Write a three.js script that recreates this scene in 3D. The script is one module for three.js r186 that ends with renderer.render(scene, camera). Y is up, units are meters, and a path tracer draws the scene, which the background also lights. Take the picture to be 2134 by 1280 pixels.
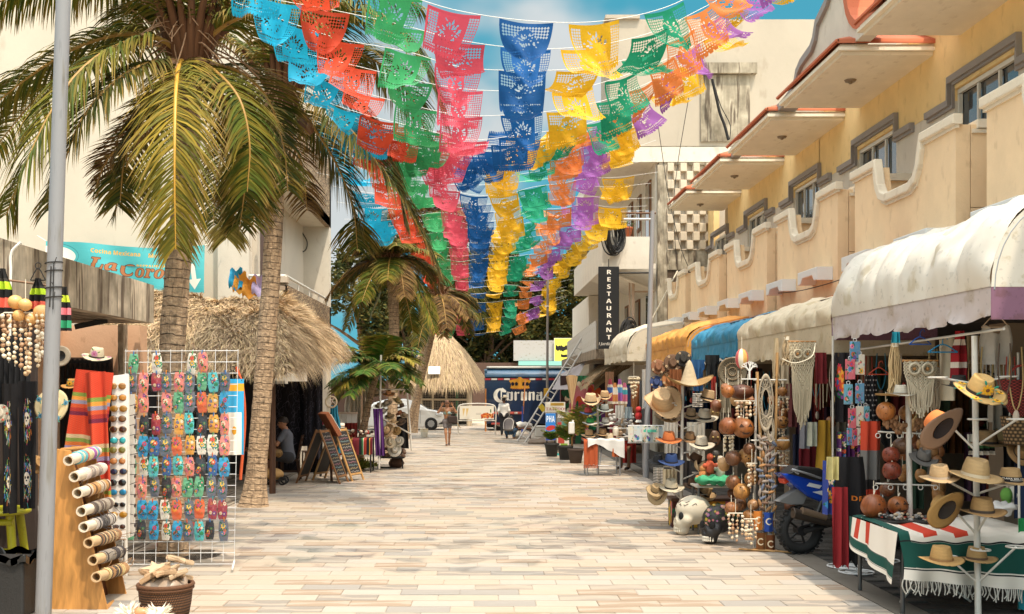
import * as THREE from 'three';
import { mergeGeometries } from 'three/addons/utils/BufferGeometryUtils.js';
import { RoundedBoxGeometry } from 'three/addons/geometries/RoundedBoxGeometry.js';
import { MarchingCubes } from 'three/addons/objects/MarchingCubes.js';

// ---------------------------------------------------------------- camera, sky, sun, exposure
const scene = new THREE.Scene();
const F = 2300, VX = 1000, VY = 805, EYE = 2.2;              // lens of the photograph in its own pixels, and eye height in metres
const camera = new THREE.PerspectiveCamera(2 * Math.atan(805 / F) * 180 / Math.PI, 2268 / 1610, 0.1, 600);
camera.position.set(0, EYE, 0);
camera.setViewOffset(2268, 1610, 134, 0, 2134, 1280);
const renderer = new THREE.WebGLRenderer({ antialias: true });
renderer.toneMapping = THREE.LinearToneMapping;
renderer.toneMappingExposure = 2.08;
renderer.shadowMap.enabled = true;
const SUN = new THREE.Vector3(0.25, 1, 0.40).normalize();
const sun = new THREE.DirectionalLight(new THREE.Color().setRGB(1, 0.87, 0.69), 2.0);
sun.name = 'sun'; sun.position.copy(SUN).multiplyScalar(80).add(new THREE.Vector3(0, 0, -30)); sun.target.position.set(0, 0, -30);
sun.castShadow = true; sun.shadow.radius = 1.6; sun.shadow.mapSize.set(4096, 4096);
Object.assign(sun.shadow.camera, { left: -40, right: 40, top: 50, bottom: -50, near: 1, far: 200 });
scene.add(sun, sun.target);

// ---------------------------------------------------------------- random numbers and noise
function rng(a) { return () => { a |= 0; a = a + 0x6D2B79F5 | 0; let t = Math.imul(a ^ a >>> 15, 1 | a); t = t + Math.imul(t ^ t >>> 7, 61 | t) ^ t; return ((t ^ t >>> 14) >>> 0) / 4294967296; }; }
let R = rng(7);
const rr = (a, b) => a + (b - a) * R(), pick = (a) => a[Math.floor(R() * a.length)], clamp = THREE.MathUtils.clamp, lerp = THREE.MathUtils.lerp, sstep = (x, a, b) => THREE.MathUtils.smoothstep(x, a, b);
function lattice(seed) { const r = rng(seed), t = new Float32Array(4096); for (let i = 0; i < 4096; i++) t[i] = r(); return (x, y) => t[((x * 73 + y * 151) ^ (x * y * 7 + y * 3)) & 4095]; }
const LAT = lattice(99);
function vnoise(x, y, px, py, s = 0) {
  const ix = Math.floor(x), iy = Math.floor(y), fx = x - ix, fy = y - iy, u = fx * fx * (3 - 2 * fx), v = fy * fy * (3 - 2 * fy);
  const m = (a, p) => ((a % p) + p) % p, x0 = m(ix, px) + s * 17, x1 = m(ix + 1, px) + s * 17, y0 = m(iy, py) + s * 31, y1 = m(iy + 1, py) + s * 31;
  return lerp(lerp(LAT(x0, y0), LAT(x1, y0), u), lerp(LAT(x0, y1), LAT(x1, y1), u), v);
}
function fbm(u, v, fx, fy, oct = 5, s = 0) { let a = 0.5, t = 0, w = 0; for (let i = 0; i < oct; i++) { t += a * vnoise(u * fx, v * fy, fx, fy, s + i); w += a; a *= 0.55; fx *= 2; fy *= 2; } return t / w; }
function tex(W, H, fn, srgb = true) {
  const d = new Uint8Array(W * H * 4);
  for (let y = 0; y < H; y++) for (let x = 0; x < W; x++) { const c = fn((x + 0.5) / W, (y + 0.5) / H), o = (y * W + x) * 4; for (let k = 0; k < 3; k++) d[o + k] = clamp(Math.round(255 * (Array.isArray(c) ? c[k] : c)), 0, 255); d[o + 3] = 255; }
  const t = new THREE.DataTexture(d, W, H, THREE.RGBAFormat); t.wrapS = t.wrapT = THREE.RepeatWrapping; t.magFilter = THREE.LinearFilter; t.minFilter = THREE.LinearFilter; if (srgb) t.colorSpace = THREE.SRGBColorSpace; t.needsUpdate = true; return t;
}
function canvasTex(w, h, draw) { const c = document.createElement('canvas'); c.width = w; c.height = h; const x = c.getContext('2d'); draw(x, w, h); const t = new THREE.CanvasTexture(c); t.colorSpace = THREE.SRGBColorSpace; return t; }
{ // the air: teal blue with soft broken cloud, paler towards the horizon
  const W = 2048, H = 1024, d = new Float32Array(W * H * 4);
  for (let y = 0; y < H; y++) {
    const el = ((y + 0.5) / H - 0.5) * Math.PI, up = Math.max(0, Math.sin(el));
    for (let x = 0; x < W; x++) {
      const u = (x + 0.5) / W, o = (y * W + x) * 4, v = (y + 0.5) / H;
      const k = Math.pow(1 - up, 4), c = [lerp(0.03, 0.065, k), lerp(0.175, 0.25, k), lerp(0.25, 0.31, k)], az = ((x + 0.5) / W - 0.5) * 2 * Math.PI, cs = Math.max(0, Math.cos(az) * Math.cos(el) * SUN.x + Math.sin(el) * SUN.y + Math.sin(az) * Math.cos(el) * SUN.z), glow = 1.8 * cs ** 2 + 2.2 * cs ** 12;
      const f = fbm(u, v, 26, 22, 6, 11), g = fbm(u, v, 9, 9, 4, 2), cl = sstep(f * 0.66 + g * 0.4 + 0.22 * sstep(up, 0.34, 0.55), 0.555, 0.71) * sstep(up, 0.0, 0.05) * 0.9, sh = lerp(0.36, 0.28, fbm(u, v, 40, 40, 3, 5)) * (1.05 + 0.9 * sstep(up, 0.3, 0.6) + 5 * cs ** 2);  // cloud out of view overhead is thickened and brightened to fill the shade
      const cc = [sh * 1.04, sh * 1.05, sh * 1.04];
      for (let q = 0; q < 3; q++) d[o + q] = lerp(c[q] + glow * [0.52, 0.47, 0.40][q], cc[q], cl) * (el < 0 ? 0.7 : 1);
      d[o + 3] = 1;
    }
  }
  const t = new THREE.DataTexture(d, W, H, THREE.RGBAFormat, THREE.FloatType); t.mapping = THREE.EquirectangularReflectionMapping; t.magFilter = THREE.LinearFilter; t.needsUpdate = true;
  scene.background = t; scene.environment = t;
}

// ---------------------------------------------------------------- geometry helpers
const V = (x, y, z) => new THREE.Vector3(x, y, z);
const at = (px, py, d) => V((px - VX) * d / F, EYE - (py - VY) * d / F, -d);  // a place seen at that spot of the photograph, d metres away
const gd = (py) => F * EYE / (py - VY);                                        // how far the ground is at that row
const mpx = (n, d) => n * d / F;                                               // n pixels as metres at distance d
const E = (x, y, z) => new THREE.Euler(x, y, z);
function tf(g, x = 0, y = 0, z = 0, rx = 0, ry = 0, rz = 0, s = 1) { return g.applyMatrix4(new THREE.Matrix4().compose(V(x, y, z), new THREE.Quaternion().setFromEuler(E(rx, ry, rz)), Array.isArray(s) ? V(...s) : V(s, s, s))); }
const box = (w, h, d, x = 0, y = 0, z = 0, ry = 0, rx = 0, rz = 0) => tf(new THREE.BoxGeometry(w, h, d), x, y, z, rx, ry, rz);
const bx = (x0, x1, y0, y1, z0, z1) => box(Math.abs(x1 - x0), Math.abs(y1 - y0), Math.abs(z1 - z0), (x0 + x1) / 2, (y0 + y1) / 2, (z0 + z1) / 2);
const rbox = (w, h, d, r, x = 0, y = 0, z = 0, ry = 0, rx = 0, rz = 0) => tf(new RoundedBoxGeometry(w, h, d, 2, r), x, y, z, rx, ry, rz);
const cyl = (r0, r1, h, x = 0, y = 0, z = 0, n = 14, open = false) => tf(new THREE.CylinderGeometry(r1, r0, h, n, 1, open), x, y + h / 2, z);
function rod(a, b, r, r2 = r, n = 7) { const v = b.clone().sub(a), g = new THREE.CylinderGeometry(r2, r, v.length(), n); g.applyQuaternion(new THREE.Quaternion().setFromUnitVectors(V(0, 1, 0), v.normalize())); return g.translate((a.x + b.x) / 2, (a.y + b.y) / 2, (a.z + b.z) / 2); }
const tube = (pts, r, n = 20, m = 6, closed = false) => new THREE.TubeGeometry(new THREE.CatmullRomCurve3(pts, closed), n, r, m, closed);
const sph = (r, x = 0, y = 0, z = 0, s = [1, 1, 1], a = 14, b = 10) => tf(new THREE.SphereGeometry(r, a, b), x, y, z, 0, 0, 0, s);
const tor = (r, t, x = 0, y = 0, z = 0, rx = 0, ry = 0, rz = 0, n = 24, m = 7, arc = Math.PI * 2) => tf(new THREE.TorusGeometry(r, t, m, n, arc), x, y, z, rx, ry, rz);
const lathe = (p, n = 24) => new THREE.LatheGeometry(p.map((q) => new THREE.Vector2(...q)), n);
function ext(pts, depth, bevel = 0, holes = []) { const s = new THREE.Shape(pts.map((p) => new THREE.Vector2(...p))); for (const h of holes) s.holes.push(new THREE.Path(h.map((p) => new THREE.Vector2(...p)))); return new THREE.ExtrudeGeometry(s, { depth, bevelEnabled: bevel > 0, bevelSize: bevel, bevelThickness: bevel, bevelSegments: 2, curveSegments: 12 }); }
function sheet(fn, nu, nv) {
  const p = [], uv = [], ix = [];
  for (let j = 0; j <= nv; j++) for (let i = 0; i <= nu; i++) { const q = fn(i / nu, j / nv); p.push(q.x, q.y, q.z); uv.push(i / nu, j / nv); }
  for (let j = 0; j < nv; j++) for (let i = 0; i < nu; i++) { const a = j * (nu + 1) + i, b = a + nu + 1; ix.push(a, a + 1, b, b, a + 1, b + 1); }
  return raw(p, ix, uv);
}
function raw(p, ix, uv) { const g = new THREE.BufferGeometry(); g.setAttribute('position', new THREE.Float32BufferAttribute(p, 3)); g.setAttribute('uv', new THREE.Float32BufferAttribute(uv ?? new Float32Array(p.length / 3 * 2), 2)); g.setIndex(ix); g.computeVertexNormals(); return g; }
function tint(g, c) { const n = g.attributes.position.count, a = new Float32Array(n * 3); for (let i = 0; i < n; i++) a.set(c, i * 3); g.setAttribute('color', new THREE.BufferAttribute(a, 3)); return g; }
function muv(g, s = 1) { // texture coordinates in metres, by the way each face points
  if (g.index) g = g.toNonIndexed();
  const p = g.attributes.position, n = g.attributes.normal, u = new Float32Array(p.count * 2);
  for (let i = 0; i < p.count; i++) { const ax = Math.abs(n.getX(i)), ay = Math.abs(n.getY(i)), az = Math.abs(n.getZ(i)); const [a, b] = ay > ax && ay > az ? [p.getX(i), p.getZ(i)] : ax > az ? [p.getZ(i), p.getY(i)] : [p.getX(i), p.getY(i)]; u[i * 2] = a / s; u[i * 2 + 1] = b / s; }
  g.setAttribute('uv', new THREE.BufferAttribute(u, 2)); return g;
}
function merge(list) {
  list = [].concat(list).flat(3); if (list.length === 1) return list[0];
  const col = list.some((g) => g.attributes.color);
  return mergeGeometries(list.map((g) => {
    if (!g.index) g.setIndex([...Array(g.attributes.position.count).keys()]);
    for (const k of Object.keys(g.attributes)) if (!['position', 'normal', 'uv', 'color'].includes(k)) g.deleteAttribute(k);
    if (!g.attributes.uv) g.setAttribute('uv', new THREE.BufferAttribute(new Float32Array(g.attributes.position.count * 2), 2));
    if (col && !g.attributes.color) tint(g, [1, 1, 1]);
    return g;
  }));
}
function noisy(g, amp, f = 3, seed = 0) { const p = g.attributes.position, n = g.attributes.normal; for (let i = 0; i < p.count; i++) { const x = p.getX(i), y = p.getY(i), z = p.getZ(i), k = amp * (vnoise(x * f + 50, y * f + z * f * 1.3 + 50, 997, 997, seed) - 0.5) * 2; p.setXYZ(i, x + n.getX(i) * k, y + n.getY(i) * k, z + n.getZ(i) * k); } g.computeVertexNormals(); return g; }

// ---------------------------------------------------------------- objects
const used = new Map();
function numbered(name) { const n = used.get(name) ?? 0; used.set(name, n + 1); return n ? name + '_' + String(n).padStart(3, '0') : name; }
function M(name, geoms, mat, parent, ud) {
  const m = new THREE.Mesh(merge(geoms), mat); m.castShadow = m.receiveShadow = true;
  m.name = parent ? name : numbered(name); (parent ?? scene).add(m); if (ud) m.userData = ud; return m;
}
function thing(name, label, category, pos, ry = 0, group) {
  const o = new THREE.Group(); o.name = numbered(name); o.userData = { label, category }; if (group) o.userData.group = group;
  if (pos) o.position.copy(pos); o.rotation.y = ry; scene.add(o); return o;
}
const one = (name, label, category, geoms, mat, group) => M(name, geoms, mat, null, group ? { label, category, group } : { label, category });
const struct = (name, geoms, mat, parent) => M(name, geoms, mat, parent, parent ? undefined : { kind: 'structure' });
function part(name, g, mat, parent, x = 0, y = 0, z = 0, rx = 0, ry = 0, rz = 0, s) { const m = new THREE.Mesh(g, mat); m.castShadow = m.receiveShadow = true; m.name = name; m.position.set(x, y, z); m.rotation.set(rx, ry, rz); if (s) m.scale.set(...[].concat(s, s, s).slice(0, 3)); parent.add(m); return m; }
const ORD = ['first', 'second', 'third', 'fourth', 'fifth', 'sixth', 'seventh', 'eighth', 'ninth', 'tenth', 'eleventh', 'twelfth', 'thirteenth', 'fourteenth', 'fifteenth', 'sixteenth', 'seventeenth', 'eighteenth', 'nineteenth', 'twentieth'];

// ---------------------------------------------------------------- materials
const cache = new Map();
function mt(c, o = {}) {
  const key = JSON.stringify(c) + (o.k ?? JSON.stringify(o, (k, v) => (v?.isTexture ? v.uuid : v)));
  if (cache.has(key)) return cache.get(key);
  const { k, tr, ...rest } = o, p = { roughness: 0.85, ...rest };
  if (tr) Object.assign(p, { transmission: tr, thickness: 0, roughness: 1 });
  const phys = tr || p.clearcoat || p.sheen || p.transmission || p.specularIntensity !== undefined, m = phys ? new THREE.MeshPhysicalMaterial(p) : new THREE.MeshStandardMaterial(p);
  if (Array.isArray(c)) m.color.setRGB(...c); else m.color.set(c);
  m.side = THREE.DoubleSide; cache.set(key, m); return m;
}
const grey = (t, s = 1) => tex(512, 512, (u, v) => t(u, v) * s);
const TX = {
  plaster: tex(512, 512, (u, v) => { const a = fbm(u, v, 4, 4, 6, 1), b = sstep(fbm(u, v, 7, 3, 5, 4), 0.62, 0.78), k = 0.93 + 0.07 * a - 0.06 * b; return [k, k * 0.985 - 0.01 * b, k * 0.96 - 0.02 * b]; }),
  fine: grey((u, v) => 0.35 + 0.4 * fbm(u, v, 30, 30, 4, 2) + 0.25 * R()),
  concrete: tex(512, 512, (u, v) => { const s = fbm(u, v, 22, 2, 5, 6), a = fbm(u, v, 6, 6, 6, 9), k = clamp(0.42 + 0.75 * s * a + 0.3 * (a - 0.5), 0, 1), d = sstep(s, 0.5, 0.68); return [lerp(k + 0.2, 0.36, d * 0.75), lerp(k + 0.17, 0.31, d * 0.75), lerp(k + 0.12, 0.27, d * 0.75)]; }),
  dirty: tex(512, 512, (u, v) => { const a = fbm(u, v, 3, 3, 6, 3), b = sstep(fbm(u, v, 9, 9, 5, 7), 0.6, 0.8), c = sstep(fbm(u, v, 40, 40, 2, 1), 0.74, 0.8); const k = 0.94 - 0.09 * b - 0.12 * c * a; return [k, k - 0.02 * b, k - 0.07 * b]; }),
  wood: tex(256, 256, (u, v) => { const a = fbm(u + 0.05 * fbm(u, v, 3, 3, 2, 5), v, 28, 2, 5, 2), k = 0.68 + 0.42 * a; return [k, k * 0.94, k * 0.86]; }),
  bark: tex(256, 512, (u, v) => { const w = fbm(u, v, 6, 10, 4, 2) * 0.06, r = Math.abs(((v + w) * 9) % 1 - 0.5) * 2, a = fbm(u, v, 20, 30, 4, 8), k = 0.55 + 0.45 * a - 0.4 * sstep(r, 0.86, 1) - 0.12 * sstep(fbm(u, v, 30, 6, 4, 3), 0.55, 0.75); return [k, k * 0.93, k * 0.85]; }),
  thatch: tex(512, 512, (u, v) => { const k = 0.35 + 0.8 * fbm(u, v, 90, 8, 4, 4) * (0.6 + 0.5 * fbm(u, v, 7, 7, 4, 2)); return [k, k * 0.93, k * 0.82]; }),
  straw: tex(256, 256, (u, v) => { const a = Math.sin(u * Math.PI * 96) * Math.sin(v * Math.PI * 48), k = 0.86 + 0.1 * a + 0.12 * (fbm(u, v, 12, 12, 4, 6) - 0.5); return [k, k * 0.98, k * 0.94]; }),
  weave: tex(256, 256, (u, v) => { const s = Math.floor(v * 24) % 2, a = Math.abs(Math.sin((u * 24 + s * 0.5) * Math.PI)) * Math.abs(Math.sin(v * 24 * Math.PI)); return 0.25 + 0.75 * a; }),
  cloth: tex(256, 256, (u, v) => { const k = 0.9 + 0.06 * Math.sin(u * 256 * 1.6) * Math.sin(v * 256 * 1.6) + 0.12 * (fbm(u, v, 5, 5, 4, 6) - 0.5); return k; }),
};
const rep = (t, x, y = x) => { const c = t.clone(); c.repeat.set(x, y); c.needsUpdate = true; return c; };
const plaster = (c, o = {}) => mt(c, { map: TX.plaster, bumpMap: TX.fine, bumpScale: 0.004, roughness: 0.92, ...o });
const cloth = (c, o = {}) => mt(c, { map: TX.cloth, roughness: 0.95, sheen: 0.15, ...o });
const MAT = {
  steel: mt([0.42, 0.43, 0.45], { metalness: 0.75, roughness: 0.42 }), dark: mt([0.02, 0.018, 0.016], { roughness: 0.7 }), black: mt([0.012, 0.011, 0.011], { roughness: 0.9 }), rope: mt([0.62, 0.55, 0.42]), twine: mt([0.75, 0.68, 0.55]),
  wire: mt([0.75, 0.75, 0.74], { roughness: 0.4 }), whitemetal: mt([0.74, 0.70, 0.63], { roughness: 0.5, map: TX.dirty }), white: mt([0.8, 0.77, 0.7]), wood: mt([0.50, 0.27, 0.10], { map: TX.wood, roughness: 0.6 }), darkwood: mt([0.10, 0.045, 0.022], { map: TX.wood, roughness: 0.55 }),
  glass: mt([0.05, 0.06, 0.07], { roughness: 0.08, metalness: 0.0, clearcoat: 1 }), red: mt([0.5, 0.06, 0.03]), tyre: mt([0.018, 0.018, 0.018], { roughness: 0.8, bumpMap: TX.fine, bumpScale: 0.004 }),
};
// ================================================================ ground
struct('ground', [muv(box(500, 0.02, 400, 0, -0.1, -120), 2)], mt([0.42, 0.36, 0.28], { map: TX.plaster }));
const street = struct('street', [muv(bx(-4.62, 4.02, -0.09, -0.012, -4, -62))], mt([0.41, 0.34, 0.27]));
struct('cross_street', [muv(box(60, 0.04, 24, 0, -0.03, -74.1))], mt([0.52, 0.44, 0.34], { map: rep(TX.plaster, 0.3) }));
const side = struct('pavement', [muv(bx(-9, -4.63, -0.09, 0.0, -4, -60))], mt([0.40, 0.36, 0.31], { map: rep(TX.concrete, 0.5) }));
struct('border_strip', [muv(bx(4.03, 4.36, -0.09, -0.004, -4, -62))], mt([0.16, 0.145, 0.125], { map: rep(TX.plaster, 1) }));
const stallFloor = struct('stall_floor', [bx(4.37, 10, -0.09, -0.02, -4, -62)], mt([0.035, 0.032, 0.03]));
{ // pavers laid across the street, each a slab with worn edges
  const L = 0.624, D = 0.296, gp = 0.004;
  const slab = (l, d) => { const g = new THREE.BoxGeometry(l, 0.05, d, 1, 1, 1), p = g.attributes.position; const t = new THREE.BoxGeometry(l - 0.012, 0.004, d - 0.012); for (let i = 0; i < p.count; i++) p.setY(i, p.getY(i) - 0.002); const m = merge([g.translate(0, -0.025, 0), t.translate(0, -0.001, 0)]); const u = m.attributes.uv, q = m.attributes.position; for (let i = 0; i < u.count; i++) u.setXY(i, q.getX(i) / L + 0.5, q.getZ(i) / D + 0.5); return m; };
  const full = slab(L, D);
  const kinds = [[0.46, 0.40, 0.325, 0], [0.465, 0.39, 0.305, 0], [0.455, 0.40, 0.34, 0], [0.465, 0.375, 0.29, 0], [0.43, 0.35, 0.275, 1], [0.43, 0.36, 0.29, 2], [0.34, 0.31, 0.275, 0], [0.42, 0.355, 0.285, 3], [0.38, 0.335, 0.28, 3], [0.32, 0.295, 0.265, 2]];
  const mats = kinds.map((k, i) => mt([1, 1, 1], {
    k: 'paver' + i, roughness: 0.72, bumpMap: TX.fine, bumpScale: 0.002,
    map: tex(192, 96, (u, v) => {
      const to = (x) => Math.pow(x, 1 / 2.2); let c = k.slice(0, 3);
      const soft = fbm(u, v, 2, 5, 5, i * 3 + 1), fine = fbm(u, v, 24, 60, 3, i);
      if (k[3]) { const line = Math.sin((u + 0.2 * i) * 5 + i) * 0.16 + 0.5, w = (k[3] === 3 ? 0.34 : 0.2) * (0.3 + soft), e = sstep(Math.abs(v - line + (soft - 0.5) * 0.5), w, w * 0.25), rim = k[3] === 1 ? [0.32, 0.22, 0.14] : k[3] === 2 ? [0.23, 0.21, 0.185] : [0.31, 0.265, 0.22]; c = c.map((x, q) => lerp(x, rim[q], e * 0.65)); }
      const m = 0.85 + 0.14 * (soft - 0.5) + 0.08 * fine; return c.map((x) => to(x * m));
    }),
  }));
  const choose = () => { const x = R(); return x < 0.62 ? Math.floor(R() * 4) : x < 0.74 ? 4 : x < 0.82 ? 5 : x < 0.865 ? 6 : x < 0.955 ? 7 : x < 0.985 ? 8 : 9; };
  const far = kinds.map(() => []); let n = 0;
  for (let row = -14; row < 172; row++) {
    const z = -10.28 - row * (D + gp), off = (row * 0.37 + 20 + 0.25 * R()) % 1;
    for (let k = -1; k < 15; k++) {
      let x = -4.6 + (k + off) * (L + gp) + L / 2; const a = Math.max(x - L / 2, -4.61), b = Math.min(x + L / 2, 4.01);
      if (b - a < 0.06) continue;
      const c = choose(), cut = b - a < L - 0.01, q = (a + b) / 2, y = rr(-0.002, 0.002) - 0.001, hide = Math.hypot(q + 4.02, z + 14.45) < 0.62;
      if (hide) continue;
      if (n < 300 && row >= 0) { part('paver', cut ? slab(b - a, D) : full, mats[c], street, q, y, z, rr(-0.002, 0.002), 0, rr(-0.001, 0.001)); n++; } else far[c].push([q, y, z, (b - a) / L]);
    }
  }
  far.forEach((list, c) => {
    const im = new THREE.InstancedMesh(full, mats[c], list.length), m = new THREE.Matrix4(), col = new THREE.Color();
    list.forEach(([x, y, z, s], i) => { m.makeScale(s, 1, 1).setPosition(x, y, z); im.setMatrixAt(i, m); const t = rr(0.93, 1.03); im.setColorAt(i, col.setRGB(t, t * rr(0.98, 1.01), t * rr(0.95, 1.02))); });
    im.name = 'paver_field'; im.userData = { kind: 'stuff' }; im.receiveShadow = true; street.add(im);
  });
  // dark stone blocks under the stalls
  const list = [], g = slab(0.395, 0.195), m = new THREE.Matrix4(), col = new THREE.Color();
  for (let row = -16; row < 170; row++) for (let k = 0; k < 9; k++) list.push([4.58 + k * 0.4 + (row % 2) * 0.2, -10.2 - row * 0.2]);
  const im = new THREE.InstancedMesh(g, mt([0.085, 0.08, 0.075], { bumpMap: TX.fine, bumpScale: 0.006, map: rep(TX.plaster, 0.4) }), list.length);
  list.forEach(([x, z], i) => { im.setMatrixAt(i, m.makeTranslation(x, rr(-0.006, 0.0) - 0.002, z)); const t = rr(0.6, 1.3); im.setColorAt(i, col.setRGB(t, t, t)); });
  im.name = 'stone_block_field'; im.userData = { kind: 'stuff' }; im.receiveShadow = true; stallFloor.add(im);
  // rim of the tree pit and the soil in it
  struct('tree_pit', [tf(new THREE.CylinderGeometry(0.62, 0.62, 0.02, 32), -4.02, -0.022, -14.45)], mt([0.07, 0.05, 0.035], { bumpMap: TX.fine, bumpScale: 0.03 }));
  const mh = thing('manhole_cover', 'round rust brown manhole cover set in the pale paving', 'manhole cover', V(1.95, 0, -21.5));
  M('cover', [tf(new THREE.CylinderGeometry(0.36, 0.36, 0.016, 28), 0, 0.002, 0)], mt([0.40, 0.28, 0.19], { map: TX.dirty }), mh); M('rim', [tor(0.4, 0.018, 0, 0.0, 0, Math.PI / 2)], mt([0.42, 0.33, 0.25]), mh);
  one('manhole_cover', 'small round brown drain cover farther up the pale street', 'manhole cover', [tf(new THREE.CylinderGeometry(0.33, 0.33, 0.016, 24), 1.95, 0.002, -31)], mt([0.36, 0.27, 0.19]));
}

// ================================================================ the buildings along the stalls
const along = (pts, depth, X, bev = 0, holes = []) => tf(ext(pts, depth, bev, holes), X, 0, 0, 0, Math.PI / 2, 0);   // a profile drawn in (distance, height), standing along the street
function ribbon(pts, w) { const n = pts.map((p, i) => { const a = pts[Math.max(0, i - 1)], b = pts[Math.min(pts.length - 1, i + 1)], l = Math.hypot(b[0] - a[0], b[1] - a[1]) || 1; return [-(b[1] - a[1]) / l, (b[0] - a[0]) / l]; }); return [...pts.map((p, i) => [p[0] + n[i][0] * w, p[1] + n[i][1] * w]), ...pts.map((p, i) => [p[0] - n[i][0] * w, p[1] - n[i][1] * w]).reverse()]; }
const YEL = plaster([0.95, 0.71, 0.35]), PEACH = plaster([0.90, 0.68, 0.44]), TRIM = plaster([0.82, 0.74, 0.61]), SOFFIT = plaster([0.90, 0.83, 0.70]), GREYT = mt([0.30, 0.27, 0.255], { roughness: 0.8 }), REDT = mt([0.62, 0.17, 0.075], { map: TX.dirty }), WALLW = plaster([0.70, 0.66, 0.60]);
const NEAR = [4.73, 9.32, 13.91, 18.5, 23.05, 27.65, 32.2];
{
  const b = thing('yellow_building', 'long yellow two storey building with curved peach balconies and red tiled eaves', 'building', null);
  const XE = 6.0, XW = 7.64;
  M('wall', [muv(bx(XW + 0.2, 15, 4.2, 8.3, -3, -35.3)), muv(bx(9.6, 15, -0.02, 4.19, -3, -35.3)), muv(bx(6.05, 9.59, 3.05, 3.2, -3, -35.3)), muv(bx(6.05, 9.59, -0.02, 3.04, -35.05, -35.28))], mt([0.55, 0.42, 0.27], { map: TX.plaster }), b);
  M('roof', [bx(XW - 0.1, 15.2, 8.31, 8.4, -3, -35.3)], TRIM, b);
  const cap = [[0, 5.55], [1.0, 5.55], [1.03, 5.40], [1.10, 5.18], [1.22, 5.03], [1.42, 4.96], [2.32, 4.96], [2.52, 5.03], [2.64, 5.18], [2.71, 5.40], [2.74, 5.55]];
  NEAR.forEach((d, j) => {
    const len = j === 6 ? 3.0 : 3.74, c = [...cap, [len, 5.55]].map(([x, y]) => [d + Math.min(x, len), y]);
    if (j > 0) {
      const bal = M('balcony', [along([[d, 3.21], ...c.slice(0, 0), [d, 5.5], ...c.slice(1).map(([x, y]) => [x, y - 0.05]), [d + len, 3.21]], 0.18, XE), bx(XE + 0.19, XW, 3.21, 4.45, -d, -d - len), bx(XE + 0.19, XW + 0.19, 4.46, 5.5, -d - 0.001, -d - 0.18), bx(XE + 0.19, XW + 0.19, 4.46, 5.5, -d - len + 0.18, -d - len + 0.001)].map((g) => muv(g)), PEACH, b);
      const big = (w, k) => ribbon(c.map(([x, y], i) => [i === 0 ? x - 0.05 : i === c.length - 1 ? x + 0.05 : x, y + k]), w);
      M('capping', [along(big(0.045, 0.01), 0.1, XE - 0.05, 0.02), along(big(0.025, -0.075), 0.05, XE - 0.025), bx(XE + 0.26, XW + 0.15, 5.45, 5.56, -d + 0.05, -d - 0.24), bx(XE + 0.2, XW + 0.15, 5.39, 5.44, -d + 0.03, -d - 0.2), bx(XE + 0.26, XW + 0.15, 5.45, 5.56, -d - len + 0.24, -d - len - 0.05)], TRIM, bal);
      for (const o of [0.25, len - 1.3]) M('light_box', [along([[d + o, 4.02], [d + o, 4.22], [d + o + 1.1, 4.22], [d + o + 1.1, 4.02], [d + o + 0.95, 4.02], [d + o + 0.85, 4.12], [d + o + 0.25, 4.12], [d + o + 0.15, 4.02]], 0.26, XE - 0.27, 0.012)], mt([0.72, 0.72, 0.70], { roughness: 0.5 }), bal);
      M('pier', [muv(bx(6.3, 9.59, -0.02, 3.04, -d - len - 0.2, -d - len - 0.6))], mt([0.3, 0.22, 0.15]), b);
    }
    // eave slab over each balcony, with its tiled edge and a lamp in the soffit
    const e = M('eave', [muv(bx(XE + 0.1, XW + 0.1, 7.78, 7.84, -d - 0.1, -d - len + 0.1)), muv(bx(XE + 0.02, XW + 0.1, 7.842, 7.90, -d - 0.02, -d - len + 0.02)), muv(bx(XE + 0.06, XW + 0.1, 7.902, 7.95, -d - 0.06, -d - len + 0.06))], SOFFIT, b);
    M('tile_edge', [raw([XE, 7.952, -d, XE, 8.03, -d, XE, 7.952, -d - len, XE, 8.03, -d - len, XE + 0.62, 8.3, -d - 0.62, XE + 0.62, 8.3, -d - len + 0.62, XW + 0.1, 7.952, -d, XW + 0.1, 8.03, -d, XW + 0.1, 8.3, -d - 0.62], [0, 2, 1, 1, 2, 3, 1, 3, 4, 3, 5, 4, 0, 1, 6, 1, 7, 6, 1, 4, 7, 4, 8, 7]), tf(bx(0, 0.05, -0.02, 0.02, 0, -len), XE - 0.03, 8.0, -d)], REDT, e);
    M('soffit_lamp', [tf(new THREE.CylinderGeometry(0.11, 0.09, 0.035, 16), 6.75, 7.76, -d - 1.6), sph(0.04, 6.75, 7.74, -d - 1.6)], mt([0.25, 0.19, 0.13], { metalness: 0.5, roughness: 0.4 }), e);
    // window wall behind the balcony
    const w0 = d + 1.75, w1 = d + 3.85, next = d + 4.59 + 1.75;
    M('upper_wall', [muv(bx(XW, XW + 0.19, 6.79, 8.3, -w1, -next)), muv(bx(XW, XW + 0.19, 6.98, 8.3, -w0, -w1 + 0.002))].slice(0, j === 6 ? 1 : 2), YEL, b);
    M('lower_wall', [muv(bx(XW + 0.004, XW + 0.19, 4.46, 6.788, -w1, -next))], WALLW, b);
    M('grey_band', [along(ribbon([[w0 - 0.85, 6.78], [w0 - 0.1, 6.78], [w0 - 0.1, 7.14], [w1 + 0.1, 7.14], [w1 + 0.1, 6.78], [w1 + 1.0, 6.78]], 0.05), 0.09, XW - 0.088, 0.006), along(ribbon([[w0 - 0.85, 6.70], [w0 - 0.0, 6.70], [w0 - 0.0, 7.07], [w1 + 0.0, 7.07], [w1 + 0.0, 6.70], [w1 + 1.0, 6.70]], 0.03), 0.05, XW - 0.048)], GREYT, b);
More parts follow.
